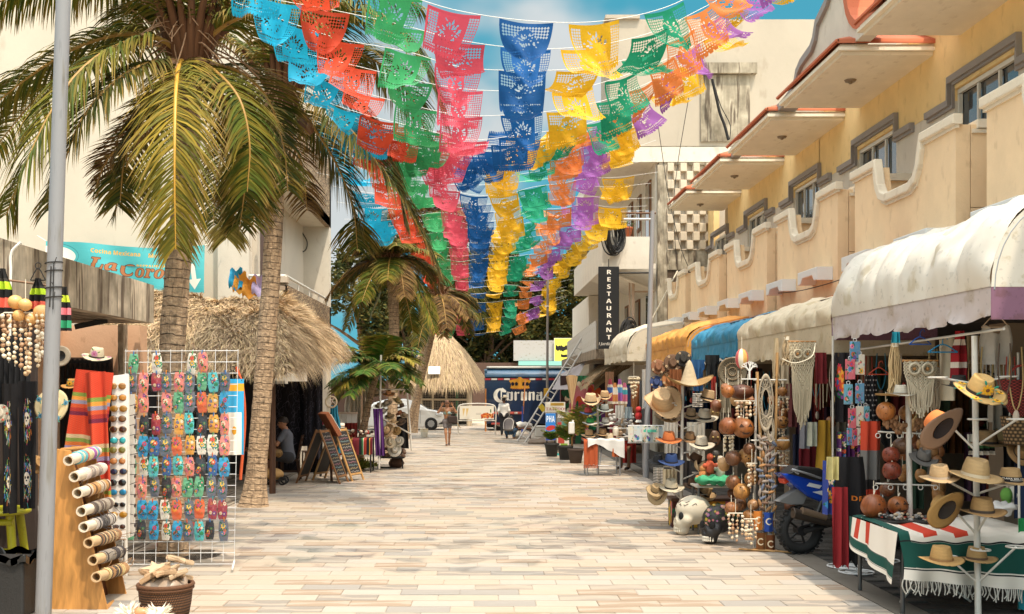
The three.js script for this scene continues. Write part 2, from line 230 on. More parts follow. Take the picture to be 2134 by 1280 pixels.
    const win = M('window', [bx(XW + 0.05, XW + 0.11, 6.90, 6.97, -w0, -w1), bx(XW + 0.05, XW + 0.11, 4.5, 6.89, -w0, -w0 - 0.06), bx(XW + 0.05, XW + 0.11, 4.5, 6.89, -w1 + 0.06, -w1), bx(XW + 0.06, XW + 0.10, 4.5, 6.89, -w0 - 0.68, -w0 - 0.73), bx(XW + 0.06, XW + 0.10, 4.5, 6.89, -w0 - 1.38, -w0 - 1.43)], mt([0.72, 0.69, 0.62], { roughness: 0.4 }), b);
    for (let k = 0; k < 3; k++) M('pane', [bx(XW + 0.12, XW + 0.128, 4.5, 6.89, -w0 - 0.03 - k * 0.7, -w0 - 0.72 - k * 0.69)], mt([0.035, 0.045, 0.055], { roughness: 0.06, clearcoat: 1, metalness: 0.2 }), win);
    M('black_backing', [bx(XW + 0.14, XW + 0.19, 4.47, 6.97, -w0, -w1)], MAT.black, win);  // thin black slab stands in for the unlit room behind the panes
  });
  // shaped gable that rises over the eaves, with its grey rim and red arch
  const gp = [[24.8, 7.96], [22.6, 8.05], [21.97, 8.13], [21.75, 8.4], [21.5, 8.5], [20.85, 8.58], [20.65, 8.7], [20.5, 8.95], [19.95, 9.12], [19.7, 9.3], [19.3, 9.75], [18.4, 10.2], [16.5, 10.6], [14, 10.7], [11, 10.7]];
  const hole = []; for (let k = 0; k < 24; k++) hole.push([18.0 + 1.0 * Math.cos(k / 24 * Math.PI * 2), 9.1 + 0.95 * Math.sin(k / 24 * Math.PI * 2)]);
  M('gable', [muv(along([...gp, [11, 8.0]], 0.25, 6.3, 0, [hole]))], plaster([0.72, 0.66, 0.58]), b);
  M('gable_rim', [along(ribbon(gp, 0.07), 0.36, 6.24, 0.01)], GREYT, b);
  M('arch_trim', [along(hole.map(([x, y]) => [18 + (x - 18) * 1.08, 9.1 + (y - 9.1) * 1.08]), 0.5, 6.27, 0, [hole.map(([x, y]) => [18 + (x - 18) * 0.93, 9.1 + (y - 9.1) * 0.93]).reverse()])], REDT, b);
  M('gutter_rim', [along(ribbon([[24.8, 7.98], [35.2, 7.98]], 0.06), 0.2, 6.3)], GREYT, b);
}
{ // the white block behind the yellow building
  const b = thing('white_block', 'tall plain white rendered block with patched concrete, behind the yellow roofs', 'building', null), z = -37;
  const W = plaster([0.50, 0.45, 0.38]);
  M('wall', [muv(bx(4.35, 20, 10.25, 14.5, z, z - 2.6), 3), muv(bx(7.9, 20, -0.05, 10.24, z, z - 9), 3)], W, b);
  M('cornice', [muv(bx(4.2, 5.35, 14.5, 14.62, z + 0.12, z - 2.6))], W, b);
  M('concrete_panel', [muv(bx(at(1460, 0, 37).x, at(1562, 0, 37).x, at(0, 296, 37).y, at(0, 158, 37).y, z + 0.07, z + 0.005)), muv(bx(at(1450, 0, 37).x, at(1575, 0, 37).x, at(0, 156, 37).y, at(0, 134, 37).y, z + 0.22, z + 0.005))], mt([0.60, 0.56, 0.48], { map: rep(TX.concrete, 0.4) }), b);
  M('concrete_beam', [muv(bx(6.0, 7.9, 9.62, 10.22, z + 0.06, z - 0.3)), muv(bx(6.28, 7.9, 6.1, 6.8, z + 0.04, z - 0.3)), muv(bx(5.95, 6.27, -0.05, 9.61, z + 0.08, z - 0.35))], mt([0.62, 0.57, 0.48], { map: rep(TX.concrete, 0.7) }), b);
  M('block_wall', [muv(bx(6.28, 7.9, -0.05, 6.09, z, z - 0.3))], mt([0.22, 0.16, 0.12], { map: TX.concrete }), b);
  // pierced wall of concrete blocks, every other one left out
  const bw = 0.215, bh = 0.29, lat = []; let k = 0;
  for (let r = 0; r < 10; r++) for (let c = 0; c < 8; c++) if ((r + c) % 2 || (r > 2 && r < 5 && c < 2 && false)) { const g = rbox(bw * 0.985, bh * 0.97, 0.2, 0.012, 6.28 + bw * (c + 0.5), 6.8 + bh * (r + 0.5) - 0.02, z + rr(-0.015, 0.015)); part('concrete_block', muv(g), mt(pick([[0.66, 0.58, 0.46], [0.6, 0.52, 0.41], [0.7, 0.62, 0.5]]), { map: TX.plaster }), b); }
  for (let r = 0; r <= 10; r++) lat.push(bx(6.28, 7.95, 6.8 + bh * r - 0.04, 6.8 + bh * r, z + 0.05, z - 0.1)); for (let c = 0; c <= 8; c++) lat.push(bx(6.27 + bw * c - 0.02, 6.27 + bw * c + 0.025, 6.8, 9.62, z + 0.045, z - 0.1));
  M('lattice_joints', lat, mt([0.62, 0.53, 0.42], { map: TX.plaster }), b);
  M('black_void_sheet', [bx(6.28, 7.95, 6.8, 9.62, z - 0.25, z - 0.3)], MAT.black, b);  // black sheet stands in for the shade seen through the holes
  const cab = (pts, r = 0.025) => tube(pts.map(([x, y]) => at(x, y, 36.6)), r, 30, 5);
  one('power_cable', 'thick black cable hanging slack down the white block wall', 'cable', [cab([[1484, 165], [1492, 200], [1500, 235], [1510, 262], [1518, 292]], 0.05), cab([[1487, 170], [1502, 220], [1522, 262], [1521, 290]], 0.015)], MAT.black);
  one('power_cable', 'thin cable falling from the garlands past the pierced wall', 'cable', [cab([[1370, 250], [1380, 320], [1392, 400], [1420, 520], [1436, 560]], 0.012)], MAT.dark);
  one('power_cable', 'thin dark cable looping down the concrete column', 'cable', [cab([[1436, 200], [1424, 270], [1412, 345], [1404, 430], [1410, 550]], 0.012)], MAT.dark);
}
{ // white building with balconies beyond
  const b = thing('balcony_building', 'weathered white building with stacked balconies beyond the concrete column', 'building', null), W = plaster([0.78, 0.73, 0.65]), z0 = -36.9;
  M('wall', [muv(bx(5.9, 12, -0.05, 10.2, z0 - 0.2, -56)), muv(bx(4.7, 5.89, -0.05, 6.1, -47.5, -56))], W, b);
  M('roof_slab', [muv(bx(4.1, 12, 9.7, 10.2, z0, -47))], W, b);
  const bal = M('balcony', [muv(bx(4.1, 5.89, 6.12, 6.3, z0, -48)), muv(bx(4.1, 4.25, 6.301, 7.25, z0, -48)), muv(bx(4.251, 5.7, 6.301, 7.2, z0, z0 - 0.15)), muv(raw([4.1, 6.12, z0 - 0.01, 5.89, 6.12, z0 - 0.01, 5.89, 5.4, z0 - 0.01, 4.1, 6.12, -41, 5.89, 6.12, -41, 5.89, 5.4, -41], [0, 2, 1, 3, 4, 5, 0, 3, 5, 0, 5, 2]))], W, b);
  const rail = []; for (let k = 0; k < 8; k++) rail.push(rod(V(4.9 + k * 0.13, 7.2, z0 - 0.1), V(4.9 + k * 0.13, 8.0, z0 - 0.1), 0.012)); rail.push(rod(V(4.6, 8.0, z0 - 0.1), V(5.9, 8.0, z0 - 0.1), 0.035), rod(V(4.2, 7.95, z0 - 0.1), V(4.2, 7.95, -47), 0.02)); for (let k = 0; k < 20; k++) rail.push(rod(V(4.2, 7.2, z0 - 0.1 - k * 0.5), V(4.2, 7.95, z0 - 0.1 - k * 0.5), 0.012));
  M('railing', rail, mt([0.16, 0.08, 0.045]), bal);
  for (const [d, h0, h1, w, n] of [[37.9, 7.2, 9.3, 1.0, 'door'], [40.2, 7.9, 9.2, 0.9, 'window'], [42.4, 7.2, 9.3, 1.0, 'door'], [38.1, 3.2, 5.6, 0.7, 'door'], [40.5, 3.6, 5.4, 1.0, 'window'], [43.5, 3.6, 5.4, 1.0, 'window']]) { const f = M(n, [bx(5.84, 5.9, h0, h1, -d, -d - w)], mt([0.30, 0.17, 0.10], { map: TX.wood }), b); M('pane', [bx(5.82, 5.84, h0 + 0.1, h1 - 0.1, -d - 0.1, -d - w + 0.1)], MAT.glass, f); }
  M('drain_pipe', [rod(V(5.2, 3.4, -37.4), V(5.2, 6.1, -37.4), 0.05), rod(V(5.1, 3.4, -37.6), V(5.1, 5.8, -37.6), 0.03), rod(V(5.25, 5.4, -37.4), V(5.9, 5.4, -37.4), 0.03)], mt([0.5, 0.36, 0.26]), b);
  M('upper_block', [muv(bx(4.9, 9, 10.21, 10.6, -47, -56), 3)], W, b);
  const pot = thing('flower_pot', 'terracotta flower pot on the upper balcony rail', 'flower pot', V(4.95, 7.2, z0 - 0.35)); M('pot', [lathe([[0, 0], [0.14, 0], [0.2, 0.3], [0.22, 0.3], [0.22, 0.36], [0.17, 0.36], [0.15, 0.3]])], mt([0.5, 0.13, 0.05]), pot);
  const lv = []; for (let k = 0; k < 40; k++) { const a = R() * 6.28, r = rr(0.05, 0.3); lv.push(box(0.07, 0.005, 0.04, Math.cos(a) * r, 0.38 + R() * 0.3, Math.sin(a) * r, a, rr(-1, 1))); } M('leaves', lv, mt([0.07, 0.11, 0.03]), pot);
  const coil = (c, r, n, lab) => { const g = []; for (let k = 0; k < n; k++) g.push(tor(r * rr(0.8, 1.1), 0.02, rr(-0.12, 0.12), rr(-0.1, 0.1), rr(-0.25, 0.25), rr(-0.25, 0.25), rr(0.2, 1.2), 0, 26, 5)); const o = one('cable_coil', lab, 'cable coil', g, mt([0.015, 0.014, 0.014], { roughness: 0.6 })); o.position.copy(c); o.scale.set(0.8, 1.25, 1); };
  coil(at(1281, 492, 36.6), 0.42, 26, 'coil of black cable hung over the white balcony edge'); coil(at(1312, 700, 37), 0.4, 22, 'coil of black cable hung low behind the vertical restaurant sign');
  // corrugated white sheets over the shops beyond
  const cor = []; for (let k = 0; k < 22; k++) cor.push(tf(new THREE.CylinderGeometry(0.28, 0.28, 1.0, 8, 1, true, 0, Math.PI), 4.1, 4.0 - k * 0.012, -39.2 - k * 0.56, 0, -Math.PI / 2, 0, [0.9, 1, 0.25]));
  one('corrugated_fence', 'white corrugated sheets standing along the shop roof edge', 'fence', cor, mt([0.66, 0.62, 0.56], { map: TX.dirty }));
  const sh = thing('shop_roof', 'grey concrete canopy roof below the white corrugated sheets', 'roof', null); M('canopy', [muv(bx(4.0, 5.88, 3.15, 3.48, -38, -54))], mt([0.5, 0.42, 0.34], { map: TX.concrete }), sh);
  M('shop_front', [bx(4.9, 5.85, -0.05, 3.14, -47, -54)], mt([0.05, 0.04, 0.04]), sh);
}
{ // vertical restaurant sign
  const s = thing('restaurant_sign', 'tall black vertical sign reading RESTAURANT in white letters', 'sign', at(1268.5, 641.5, 36)), w = mpx(43, 36), h = mpx(171, 36);
  const face = canvasTex(256, 1024, (x, W, H) => {
    x.fillStyle = '#0b0b0e'; x.fillRect(0, 0, W, H); x.fillStyle = '#e6ddd0'; x.textAlign = 'center'; x.textBaseline = 'middle'; x.font = 'bold 88px sans-serif';
    'RESTAURANT'.split('').forEach((c, i) => { x.save(); x.translate(W / 2, 66 + i * 91); x.scale(1.2, 0.86); x.fillText(c, 0, 0); x.restore(); });
    x.font = 'italic 46px serif'; x.fillText('El Jardin Maya', W / 2, 968);
  });
  M('panel', [rbox(w, h, 0.12, 0.01)], MAT.black, s); M('lettering', [tf(new THREE.PlaneGeometry(w * 0.97, h * 0.99), 0, 0, 0.064)], mt([1, 1, 1], { map: face, roughness: 0.5 }), s);
  M('bracket', [rod(V(0, h / 2 - 0.2, 0), V(1.3, h / 2 - 0.2, 0), 0.03), rod(V(0, -h / 2 + 0.5, 0), V(1.3, -h / 2 + 0.5, 0), 0.03), rod(V(0, h / 2, 0), V(0, h / 2 + 0.25, 0), 0.015)], MAT.dark, s);
}
// ================================================================ the buildings across from the stalls
{
  const W = plaster([0.66, 0.60, 0.51]);
  const b = thing('white_hall', 'huge plain cream wall rising behind the palms and the turquoise banner', 'building', null);
  M('wall', [muv(bx(-24, -5.75, -0.05, 15, -28.5, -40), 4)], W, b);
  M('vent_strip', [muv(bx(at(524, 0, 28.4).x - 0.35, at(524, 0, 28.4).x, at(0, 640, 28.4).y, at(0, 470, 28.4).y, -28.42, -28.5))], WALLW, b);
  // banner
  const bw = mpx(325, 28), bh = mpx(98, 28), s = thing('restaurant_banner', 'turquoise restaurant banner with orange script fixed to the cream wall', 'banner', at(262, 553, 27.6));
  const face = canvasTex(1024, 320, (x, w, h) => {
    x.fillStyle = '#4aaeb2'; x.fillRect(0, 0, w, h); x.fillStyle = '#6fd0cf'; for (let k = 0; k < 40; k++) { x.globalAlpha = 0.12; x.fillRect(R() * w, R() * h, 160, 3 + R() * 8); } x.globalAlpha = 1;
    x.strokeStyle = '#12686f'; x.lineWidth = 3; x.beginPath(); x.ellipse(40, 90, 170, 80, 0, -1.6, 0.6); x.stroke(); x.fillStyle = '#efe6d6'; x.beginPath(); x.ellipse(40, 96, 150, 66, 0, 0, 7); x.fill();
    x.fillStyle = '#e8a53a'; x.strokeStyle = '#7c4a1e'; x.font = 'bold 40px sans-serif'; x.fillText('Cocina Mexicana', 290, 62); x.fillText('Mexican', 660, 66); x.font = 'bold 34px sans-serif'; x.fillText('RESTAURANT', 585, 140);
    x.lineWidth = 8; x.strokeStyle = '#5a2a16'; x.fillStyle = '#ab6c40'; x.font = 'italic bold 150px serif'; x.strokeText('La', 270, 200); x.fillText('La', 270, 200); x.strokeText('C', 460, 228); x.fillText('C', 460, 228); x.font = 'italic bold 110px serif'; x.strokeText('orona', 566, 230); x.fillText('orona', 566, 230);
    x.fillStyle = '#efe6d6'; x.beginPath(); x.moveTo(930, 120); x.lineTo(960, 120); x.lineTo(975, 230); x.lineTo(1005, 226); x.lineTo(962, 300); x.lineTo(915, 235); x.lineTo(945, 232); x.fill();
  });
  M('sheet', [sheet((u, v) => V((u - 0.5) * bw, (v - 0.5) * bh - 0.12 * u + 0.06 * Math.sin(u * 7) * 0.6 + (v > 0.5 ? -0.1 : 0.1) * Math.sin(u * Math.PI) * 0.6, 0.05 + 0.04 * Math.sin(u * 20 + v * 3)), 40, 10)], mt([1, 1, 1], { map: face, roughness: 0.6 }), s);
  M('rope', [rod(V(-bw / 2, bh / 2, 0.05), V(-bw / 2 - 0.4, bh / 2 + 0.2, -0.4), 0.012), rod(V(bw / 2, bh / 2 - 0.1, 0.05), V(bw / 2 + 0.4, bh / 2 + 0.1, -0.4), 0.012)], MAT.twine, s);
}
{ // concrete canopy and salmon shop
  const b = thing('salmon_shop', 'low salmon walled shop under a streaked grey concrete canopy', 'building', null);
  M('wall', [muv(bx(-14, -5.85, -0.05, 3.25, -19, -19.4)), muv(bx(-14, -7.2, -0.05, 3.25, -6, -18.99))], plaster([0.74, 0.47, 0.31]), b);
  M('canopy', [muv(bx(-14, -5.71, 3.26, 3.45, -7, -18.6))], mt([0.45, 0.40, 0.34], { map: TX.concrete }), b);
  M('fascia', [muv(bx(-5.7, -5.5, 3.26, 3.9, -7, -18.62), 2.3)], mt([1, 0.93, 0.82], { map: TX.concrete, bumpMap: TX.concrete, bumpScale: 0.01 }), b);
  M('pillar', [muv(bx(at(247, 0, 18.7).x, at(258, 0, 18.7).x, -0.05, 3.25, -18.66, -18.9))], mt([0.66, 0.58, 0.48], { map: TX.concrete }), b);
  const g = [], a = at(120, 745, 18.9), c = at(232, 990, 18.9); for (let x = a.x; x < c.x; x += 0.085) g.push(box(0.035, a.y - 0.05, 0.03, x, a.y / 2, -18.9)); for (const y of [0.12, 0.9, a.y - 0.1]) g.push(bx(a.x - 0.02, c.x, y, y + 0.05, -18.86, -18.9));
  M('gate', g, MAT.black, b); M('gate_shade_panel', [bx(a.x, c.x, 0, a.y, -18.93, -18.99)], mt([0.06, 0.035, 0.025]), b);  // dark panel on the wall stands in for shade behind the bars
  M('ceiling_lamp', [box(0.5, 0.08, 0.25, at(208, 662, 18).x, 3.2, -17.6, 0.3, 0.1, 0.2)], MAT.dark, b);
}
{ // white house with stone balconies
  const b = thing('stone_balcony_house', 'white house with pebble stone balconies standing behind the thatched roof', 'house', null), W = plaster([0.68, 0.63, 0.55]), X = -4.9;
  const stone = mt([0.62, 0.50, 0.38], { map: tex(512, 512, (u, v) => { let k = 9, m = 9, m2 = 9; const U = u * 34, Q = v * 34; for (let i = -1; i < 2; i++) for (let j = -1; j < 2; j++) { const a = Math.floor(U) + i, c = Math.floor(Q) + j, p = ((a % 34) + 34) % 34, q = ((c % 34) + 34) % 34, dx = a + 0.2 + 0.6 * LAT(p, q) - U, dy = c + 0.2 + 0.6 * LAT(p + 60, q) - Q, d = dx * dx + dy * dy; if (d < m) { m2 = m; m = d; k = LAT(p, q + 90); } else if (d < m2) m2 = d; } const e = sstep(Math.sqrt(m2) - Math.sqrt(m), 0.03, 0.2); return [e * (0.35 + 0.65 * k) + 0.12, e * (0.33 + 0.6 * k) + 0.1, e * (0.3 + 0.52 * k) + 0.09]; }), bumpMap: TX.fine, bumpScale: 0.03 });
  M('wall', [muv(bx(-6.7, -5.9, -0.05, 12, -28.2, -36.3)), muv(bx(-5.899, X, -0.05, 12, -36.0, -36.3)), muv(bx(-5.899, X - 0.1, -0.05, 3.6, -28.3, -35.99)), muv(bx(-5.899, X, 7.4, 7.7, -28.25, -35.99)), muv(bx(-5.899, X, 3.7, 4.0, -28.25, -35.99))], W, b);
  M('stone_parapet', [muv(bx(X - 0.14, X, 7.39, 9.6, -28.2, -36.31), 1.6), muv(bx(X - 0.14, X, 3.65, 4.78, -28.2, -36.31), 1.6)], stone, b);
  const st = []; for (let r = 0; r < 9; r++) for (let c = 0; c < 2; c++) part('cladding_stone', rbox(0.17, 0.115, 0.12, 0.01, -5.05 - 0.18 * c - (r % 2) * 0.04, 3.7 + 0.125 * r, -28.14), mt(pick([[0.62, 0.50, 0.33], [0.5, 0.36, 0.22], [0.68, 0.57, 0.42], [0.35, 0.25, 0.17]])), b);
  M('pillar', [bx(-5.4, -4.9, 4.84, 4.98, -28.05, -28.4), bx(-5.38, -4.93, 3.6, 4.83, -28.2, -28.4)], mt([0.5, 0.4, 0.3]), b);
  M('railing', [rod(V(X - 0.07, 5.02, -28.2), V(X - 0.07, 5.02, -36.2), 0.04), rod(V(X - 0.07, 5.02, -28.2), V(-5.9, 5.02, -28.2), 0.04), ...[0, 1, 2, 3, 4].map((k) => rod(V(X - 0.07, 4.78, -28.3 - 1.9 * k), V(X - 0.07, 5.02, -28.3 - 1.9 * k), 0.025))], MAT.whitemetal, b);
  const dr = M('door', [bx(-5.89, -5.86, 4.0, 6.7, -30.2, -31.4), bx(at(541, 0, 28.1).x, at(552, 0, 28.1).x, at(0, 590, 28.1).y, at(0, 465, 28.1).y, -28.15, -28.2)], mt([0.08, 0.05, 0.04]), b);
  M('wall_cable', [tube([[612, 505], [622, 525], [636, 522], [640, 505], [630, 485]].map(([x, y]) => at(x, y, 35.8)), 0.02, 24, 5)], MAT.dark, b);
}
// ================================================================ awnings over the stalls
function awning(label, d0, d1, Xa, yb, col, o = {}) {
  const t = thing('awning', label, 'awning', V(Xa, yb, -d0), 0), L = d1 - d0, ribs = o.ribs ?? 6, vh = o.vh ?? 0.27, dep = o.dep ?? 1.38, up = o.up ?? 0.92, seed = o.seed ?? 1;
  const m = mt(col, { map: TX.dirty, roughness: 0.62, tr: undefined, bumpMap: TX.plaster, bumpScale: 0.01 });
  const prof = (v) => { const a = v * 1.75; return a < 1.25 ? [0.62 * (1 - Math.cos(a / 1.25 * 1.45)), vh + up * Math.sin(a / 1.25 * 1.45) * 0.98] : [0.545 + (a - 1.25) / 0.5 * (dep - 0.545), vh + up * 0.97 + (a - 1.25) / 0.5 * 0.17]; };
  const sur = (u, v) => { const [x, y] = prof(v), b = Math.abs(Math.sin(u * ribs * Math.PI)), e = Math.min(1, v * 6) * Math.min(1, (1 - v) * 8 + 0.3), w = (fbm(u, v, 9, 5, 4, seed) - 0.5) * 0.09 + (fbm(u, v, 30, 3, 3, seed + 4) - 0.5) * 0.05; const puff = (0.075 * Math.sqrt(b) * (0.6 + 0.8 * fbm(u, 0, 7, 3, 2, seed)) + w * 1.5) * e, nx = -Math.cos(v * 1.9), ny = 0.25 + Math.sin(v * 1.7); return V(x + nx * puff, y + ny * puff * 0.8, -u * L); };
  M('canopy', [muv(sheet(sur, ribs * 12, 22), 2)], m, t);
  const seg = ribs * 16;
  const val = sheet((u, v) => { const sag = 0.02 * Math.sin(u * ribs * Math.PI * 2) + (fbm(u, 0, 12, 3, 3, seed) - 0.5) * 0.05, cut = v === 0 ? 0.03 * Math.abs(Math.sin(u * ribs * 2.5 * Math.PI)) ** 0.5 : 0.03; return V(0.01 + (1 - v) * (fbm(u, v, 20, 2, 4, seed + 2) - 0.5) * 0.16, v * vh * 1.02 + (1 - v) * (0.03 - cut + sag), -u * L); }, seg, 5);
  M('valance', [muv(val, 2)], o.val ? mt(o.val, { map: TX.dirty, roughness: 0.7 }) : m, t);
  if (o.hem) M('fringe', [sheet((u, v) => V(0.0 + 0.02 * Math.sin(u * 90), -0.005 - (1 - v) * (0.05 + 0.02 * Math.sin(u * 300)) + (0.02 * Math.sin(u * ribs * Math.PI * 2) + (fbm(u, 0, 12, 3, 3, seed) - 0.5) * 0.05), -u * L), 160, 1)], mt(o.hem), t);
  for (const [z, k] of [[0.002, 0], [-L - 0.002, 1]]) { const p = [[0.0, vh * 0.98]]; for (let q = 0; q <= 12; q++) p.push(prof(q / 12)); p.push([dep, vh * 0.98]); const e = M('end_panel', [muv(tf(ext(p, 0.006), 0, 0, z))], m, t); M('end_valance', [muv(bx(0, dep, 0.0, vh * 0.97, z - 0.003, z + 0.004))], o.endval ? mt(o.endval, { map: TX.dirty }) : o.val ? mt(o.val, { map: TX.dirty }) : m, e); }
  const fr = []; for (let k = 0; k <= ribs; k++) { const p = []; for (let q = 0; q <= 12; q++) { const [x, y] = prof(q / 12); p.push(V(x + 0.03, y - 0.03, -L * k / ribs)); } fr.push(tube(p, 0.012, 14, 5)); } fr.push(rod(V(0.03, vh, 0), V(0.03, vh, -L), 0.014));
  M('frame', fr, MAT.steel, t); return t;
}
awning('large off white canvas barrel awning with a faded purple end valance', 9.93, 14.42, 4.6, 2.80, [0.80, 0.74, 0.64], { ribs: 6, val: [0.60, 0.52, 0.50], endval: [0.26, 0.13, 0.20], up: 0.82, vh: 0.30, seed: 2 });
awning('cream canvas awning with a drooping scalloped front, next to the blue one', 14.5, 19.75, 4.62, 2.60, [0.74, 0.62, 0.44], { ribs: 7, up: 0.42, vh: 0.42, dep: 1.36, seed: 5, val: [0.66, 0.54, 0.37] });
awning('bright blue canvas awning with a white fringed hem', 19.9, 24.1, 4.62, 2.72, [0.035, 0.26, 0.44], { ribs: 7, up: 0.40, vh: 0.3, hem: [0.7, 0.68, 0.62], seed: 8 });
awning('orange canvas awning with a ragged fringe, beyond the blue one', 24.3, 30.2, 4.55, 2.82, [0.80, 0.36, 0.07], { ribs: 9, up: 0.48, vh: 0.28, hem: [0.55, 0.32, 0.14], seed: 11 });
awning('small cream awning rounded like a shell, past the lamp post', 31.8, 37.6, 4.25, 2.92, [0.78, 0.68, 0.52], { ribs: 5, up: 0.75, vh: 0.24, dep: 1.6, seed: 14 });
{
  const sheetThing = (name, label, cat, pts, col, sag = 0.1) => one(name, label, cat, [muv(sheet((u, v) => { const a = pts[0].clone().lerp(pts[1], u), b = pts[3].clone().lerp(pts[2], u), p = a.lerp(b, v); p.y -= sag * Math.sin(u * Math.PI) * Math.sin(v * Math.PI); return p; }, 20, 10), 2)], mt(col, { map: TX.dirty, roughness: 0.7 }));
  sheetThing('tarpaulin', 'red orange tarpaulin stretched above the blue awning against the wall', 'tarpaulin', [V(4.95, 3.45, -26.5), V(4.95, 3.45, -15.0), V(5.98, 3.75, -15.0), V(5.98, 3.72, -27)], [0.66, 0.18, 0.05], 0.05);
  sheetThing('tarpaulin', 'dark blue tarpaulin corner tied above the cream awning', 'tarpaulin', [V(5.1, 3.42, -18.5), V(5.1, 3.5, -14.6), V(5.98, 3.85, -14.6), V(5.98, 3.5, -19.5)], [0.02, 0.11, 0.19], 0.04);
  sheetThing('tarpaulin', 'grey cloth canopy sheltering the far tattoo stall', 'tarpaulin', [at(1150, 812, 41), at(1192, 812, 41), at(1222, 752, 44), at(1168, 780, 45)], [0.42, 0.37, 0.37], 0.1);
  sheetThing('tarpaulin', 'blue tarpaulin edge hanging behind the thatched roof corner', 'tarpaulin', [at(640, 680, 30), at(708, 705, 30), at(725, 760, 31), at(700, 750, 31)], [0.03, 0.27, 0.50], 0.1);
  // tie lines of the awnings
  const tie = (lab, pts, r = 0.008) => one('tie_rope', lab, 'rope', [tube(pts, r, 16, 5)], MAT.rope);
  tie('white rope sagging beneath the cream awning corner', [at(1630, 748, 14), at(1655, 757, 14), at(1690, 745, 14), at(1700, 716, 14.2)]);
  tie('diagonal white stay rod rising from the small cream awning', [at(1334, 712, 34), at(1412, 565, 36.3)], 0.025);
}
// ================================================================ thatch
function thatchMesh(surf, nu, nv, len, o = {}) { // loose straw lying down the slope of a surface
  const p = [], ix = [], uv = [], col = [], N = o.n ?? 6000, e = 0.01;
  for (let k = 0; k < N; k++) {
    const u = R(), v = Math.pow(R(), o.bias ?? 0.8), a = surf(u, v), b = surf(u, Math.max(0, v - e)), t = b.clone().sub(a).normalize(), su = surf(Math.min(1, u + e), v).sub(surf(Math.max(0, u - e), v)).normalize(), n = su.clone().cross(t).normalize(); if (n.y < 0) n.negate();
    const L = len * rr(0.5, 1.3), lift = rr(0.0, o.lift ?? 0.12), skew = rr(-1, 1) * (o.skew ?? 0.35), w = rr(0.004, 0.010) * (o.w ?? 1), d = t.clone().addScaledVector(su, skew).addScaledVector(n, lift / L * 0.7).normalize();
    const q = a.clone().addScaledVector(n, rr(0, 0.05)), m = q.clone().addScaledVector(d, L * 0.6), f = m.clone().addScaledVector(d, L * 0.4); f.y -= L * 0.1;
    const s = su.clone().addScaledVector(t, -skew).normalize().multiplyScalar(w), i0 = p.length / 3, g = rr(0.55, 1.25) * (o.tone ?? 1), c = [0.62 * g, 0.45 * g * rr(0.95, 1.03), 0.27 * g * rr(0.85, 1.05)]; if (R() < 0.16) { c[0] *= 0.45; c[1] *= 0.4; c[2] *= 0.38; }
    for (const [x, sgn] of [[q, 1], [q, -1], [m, 1], [m, -1], [f, 0.3]]) { p.push(x.x + s.x * sgn, x.y + s.y * sgn, x.z + s.z * sgn); uv.push(0, 0); col.push(...c); }
    ix.push(i0, i0 + 1, i0 + 2, i0 + 1, i0 + 3, i0 + 2, i0 + 2, i0 + 3, i0 + 4);
  }
  const g = raw(p, ix, uv); g.setAttribute('color', new THREE.Float32BufferAttribute(col, 3)); return g;
}
const STRAWM = mt([1, 1, 1], { vertexColors: true, roughness: 0.95, k: 'strawv' }), UNDER = mt([0.34, 0.26, 0.17], { map: TX.thatch, roughness: 1 });
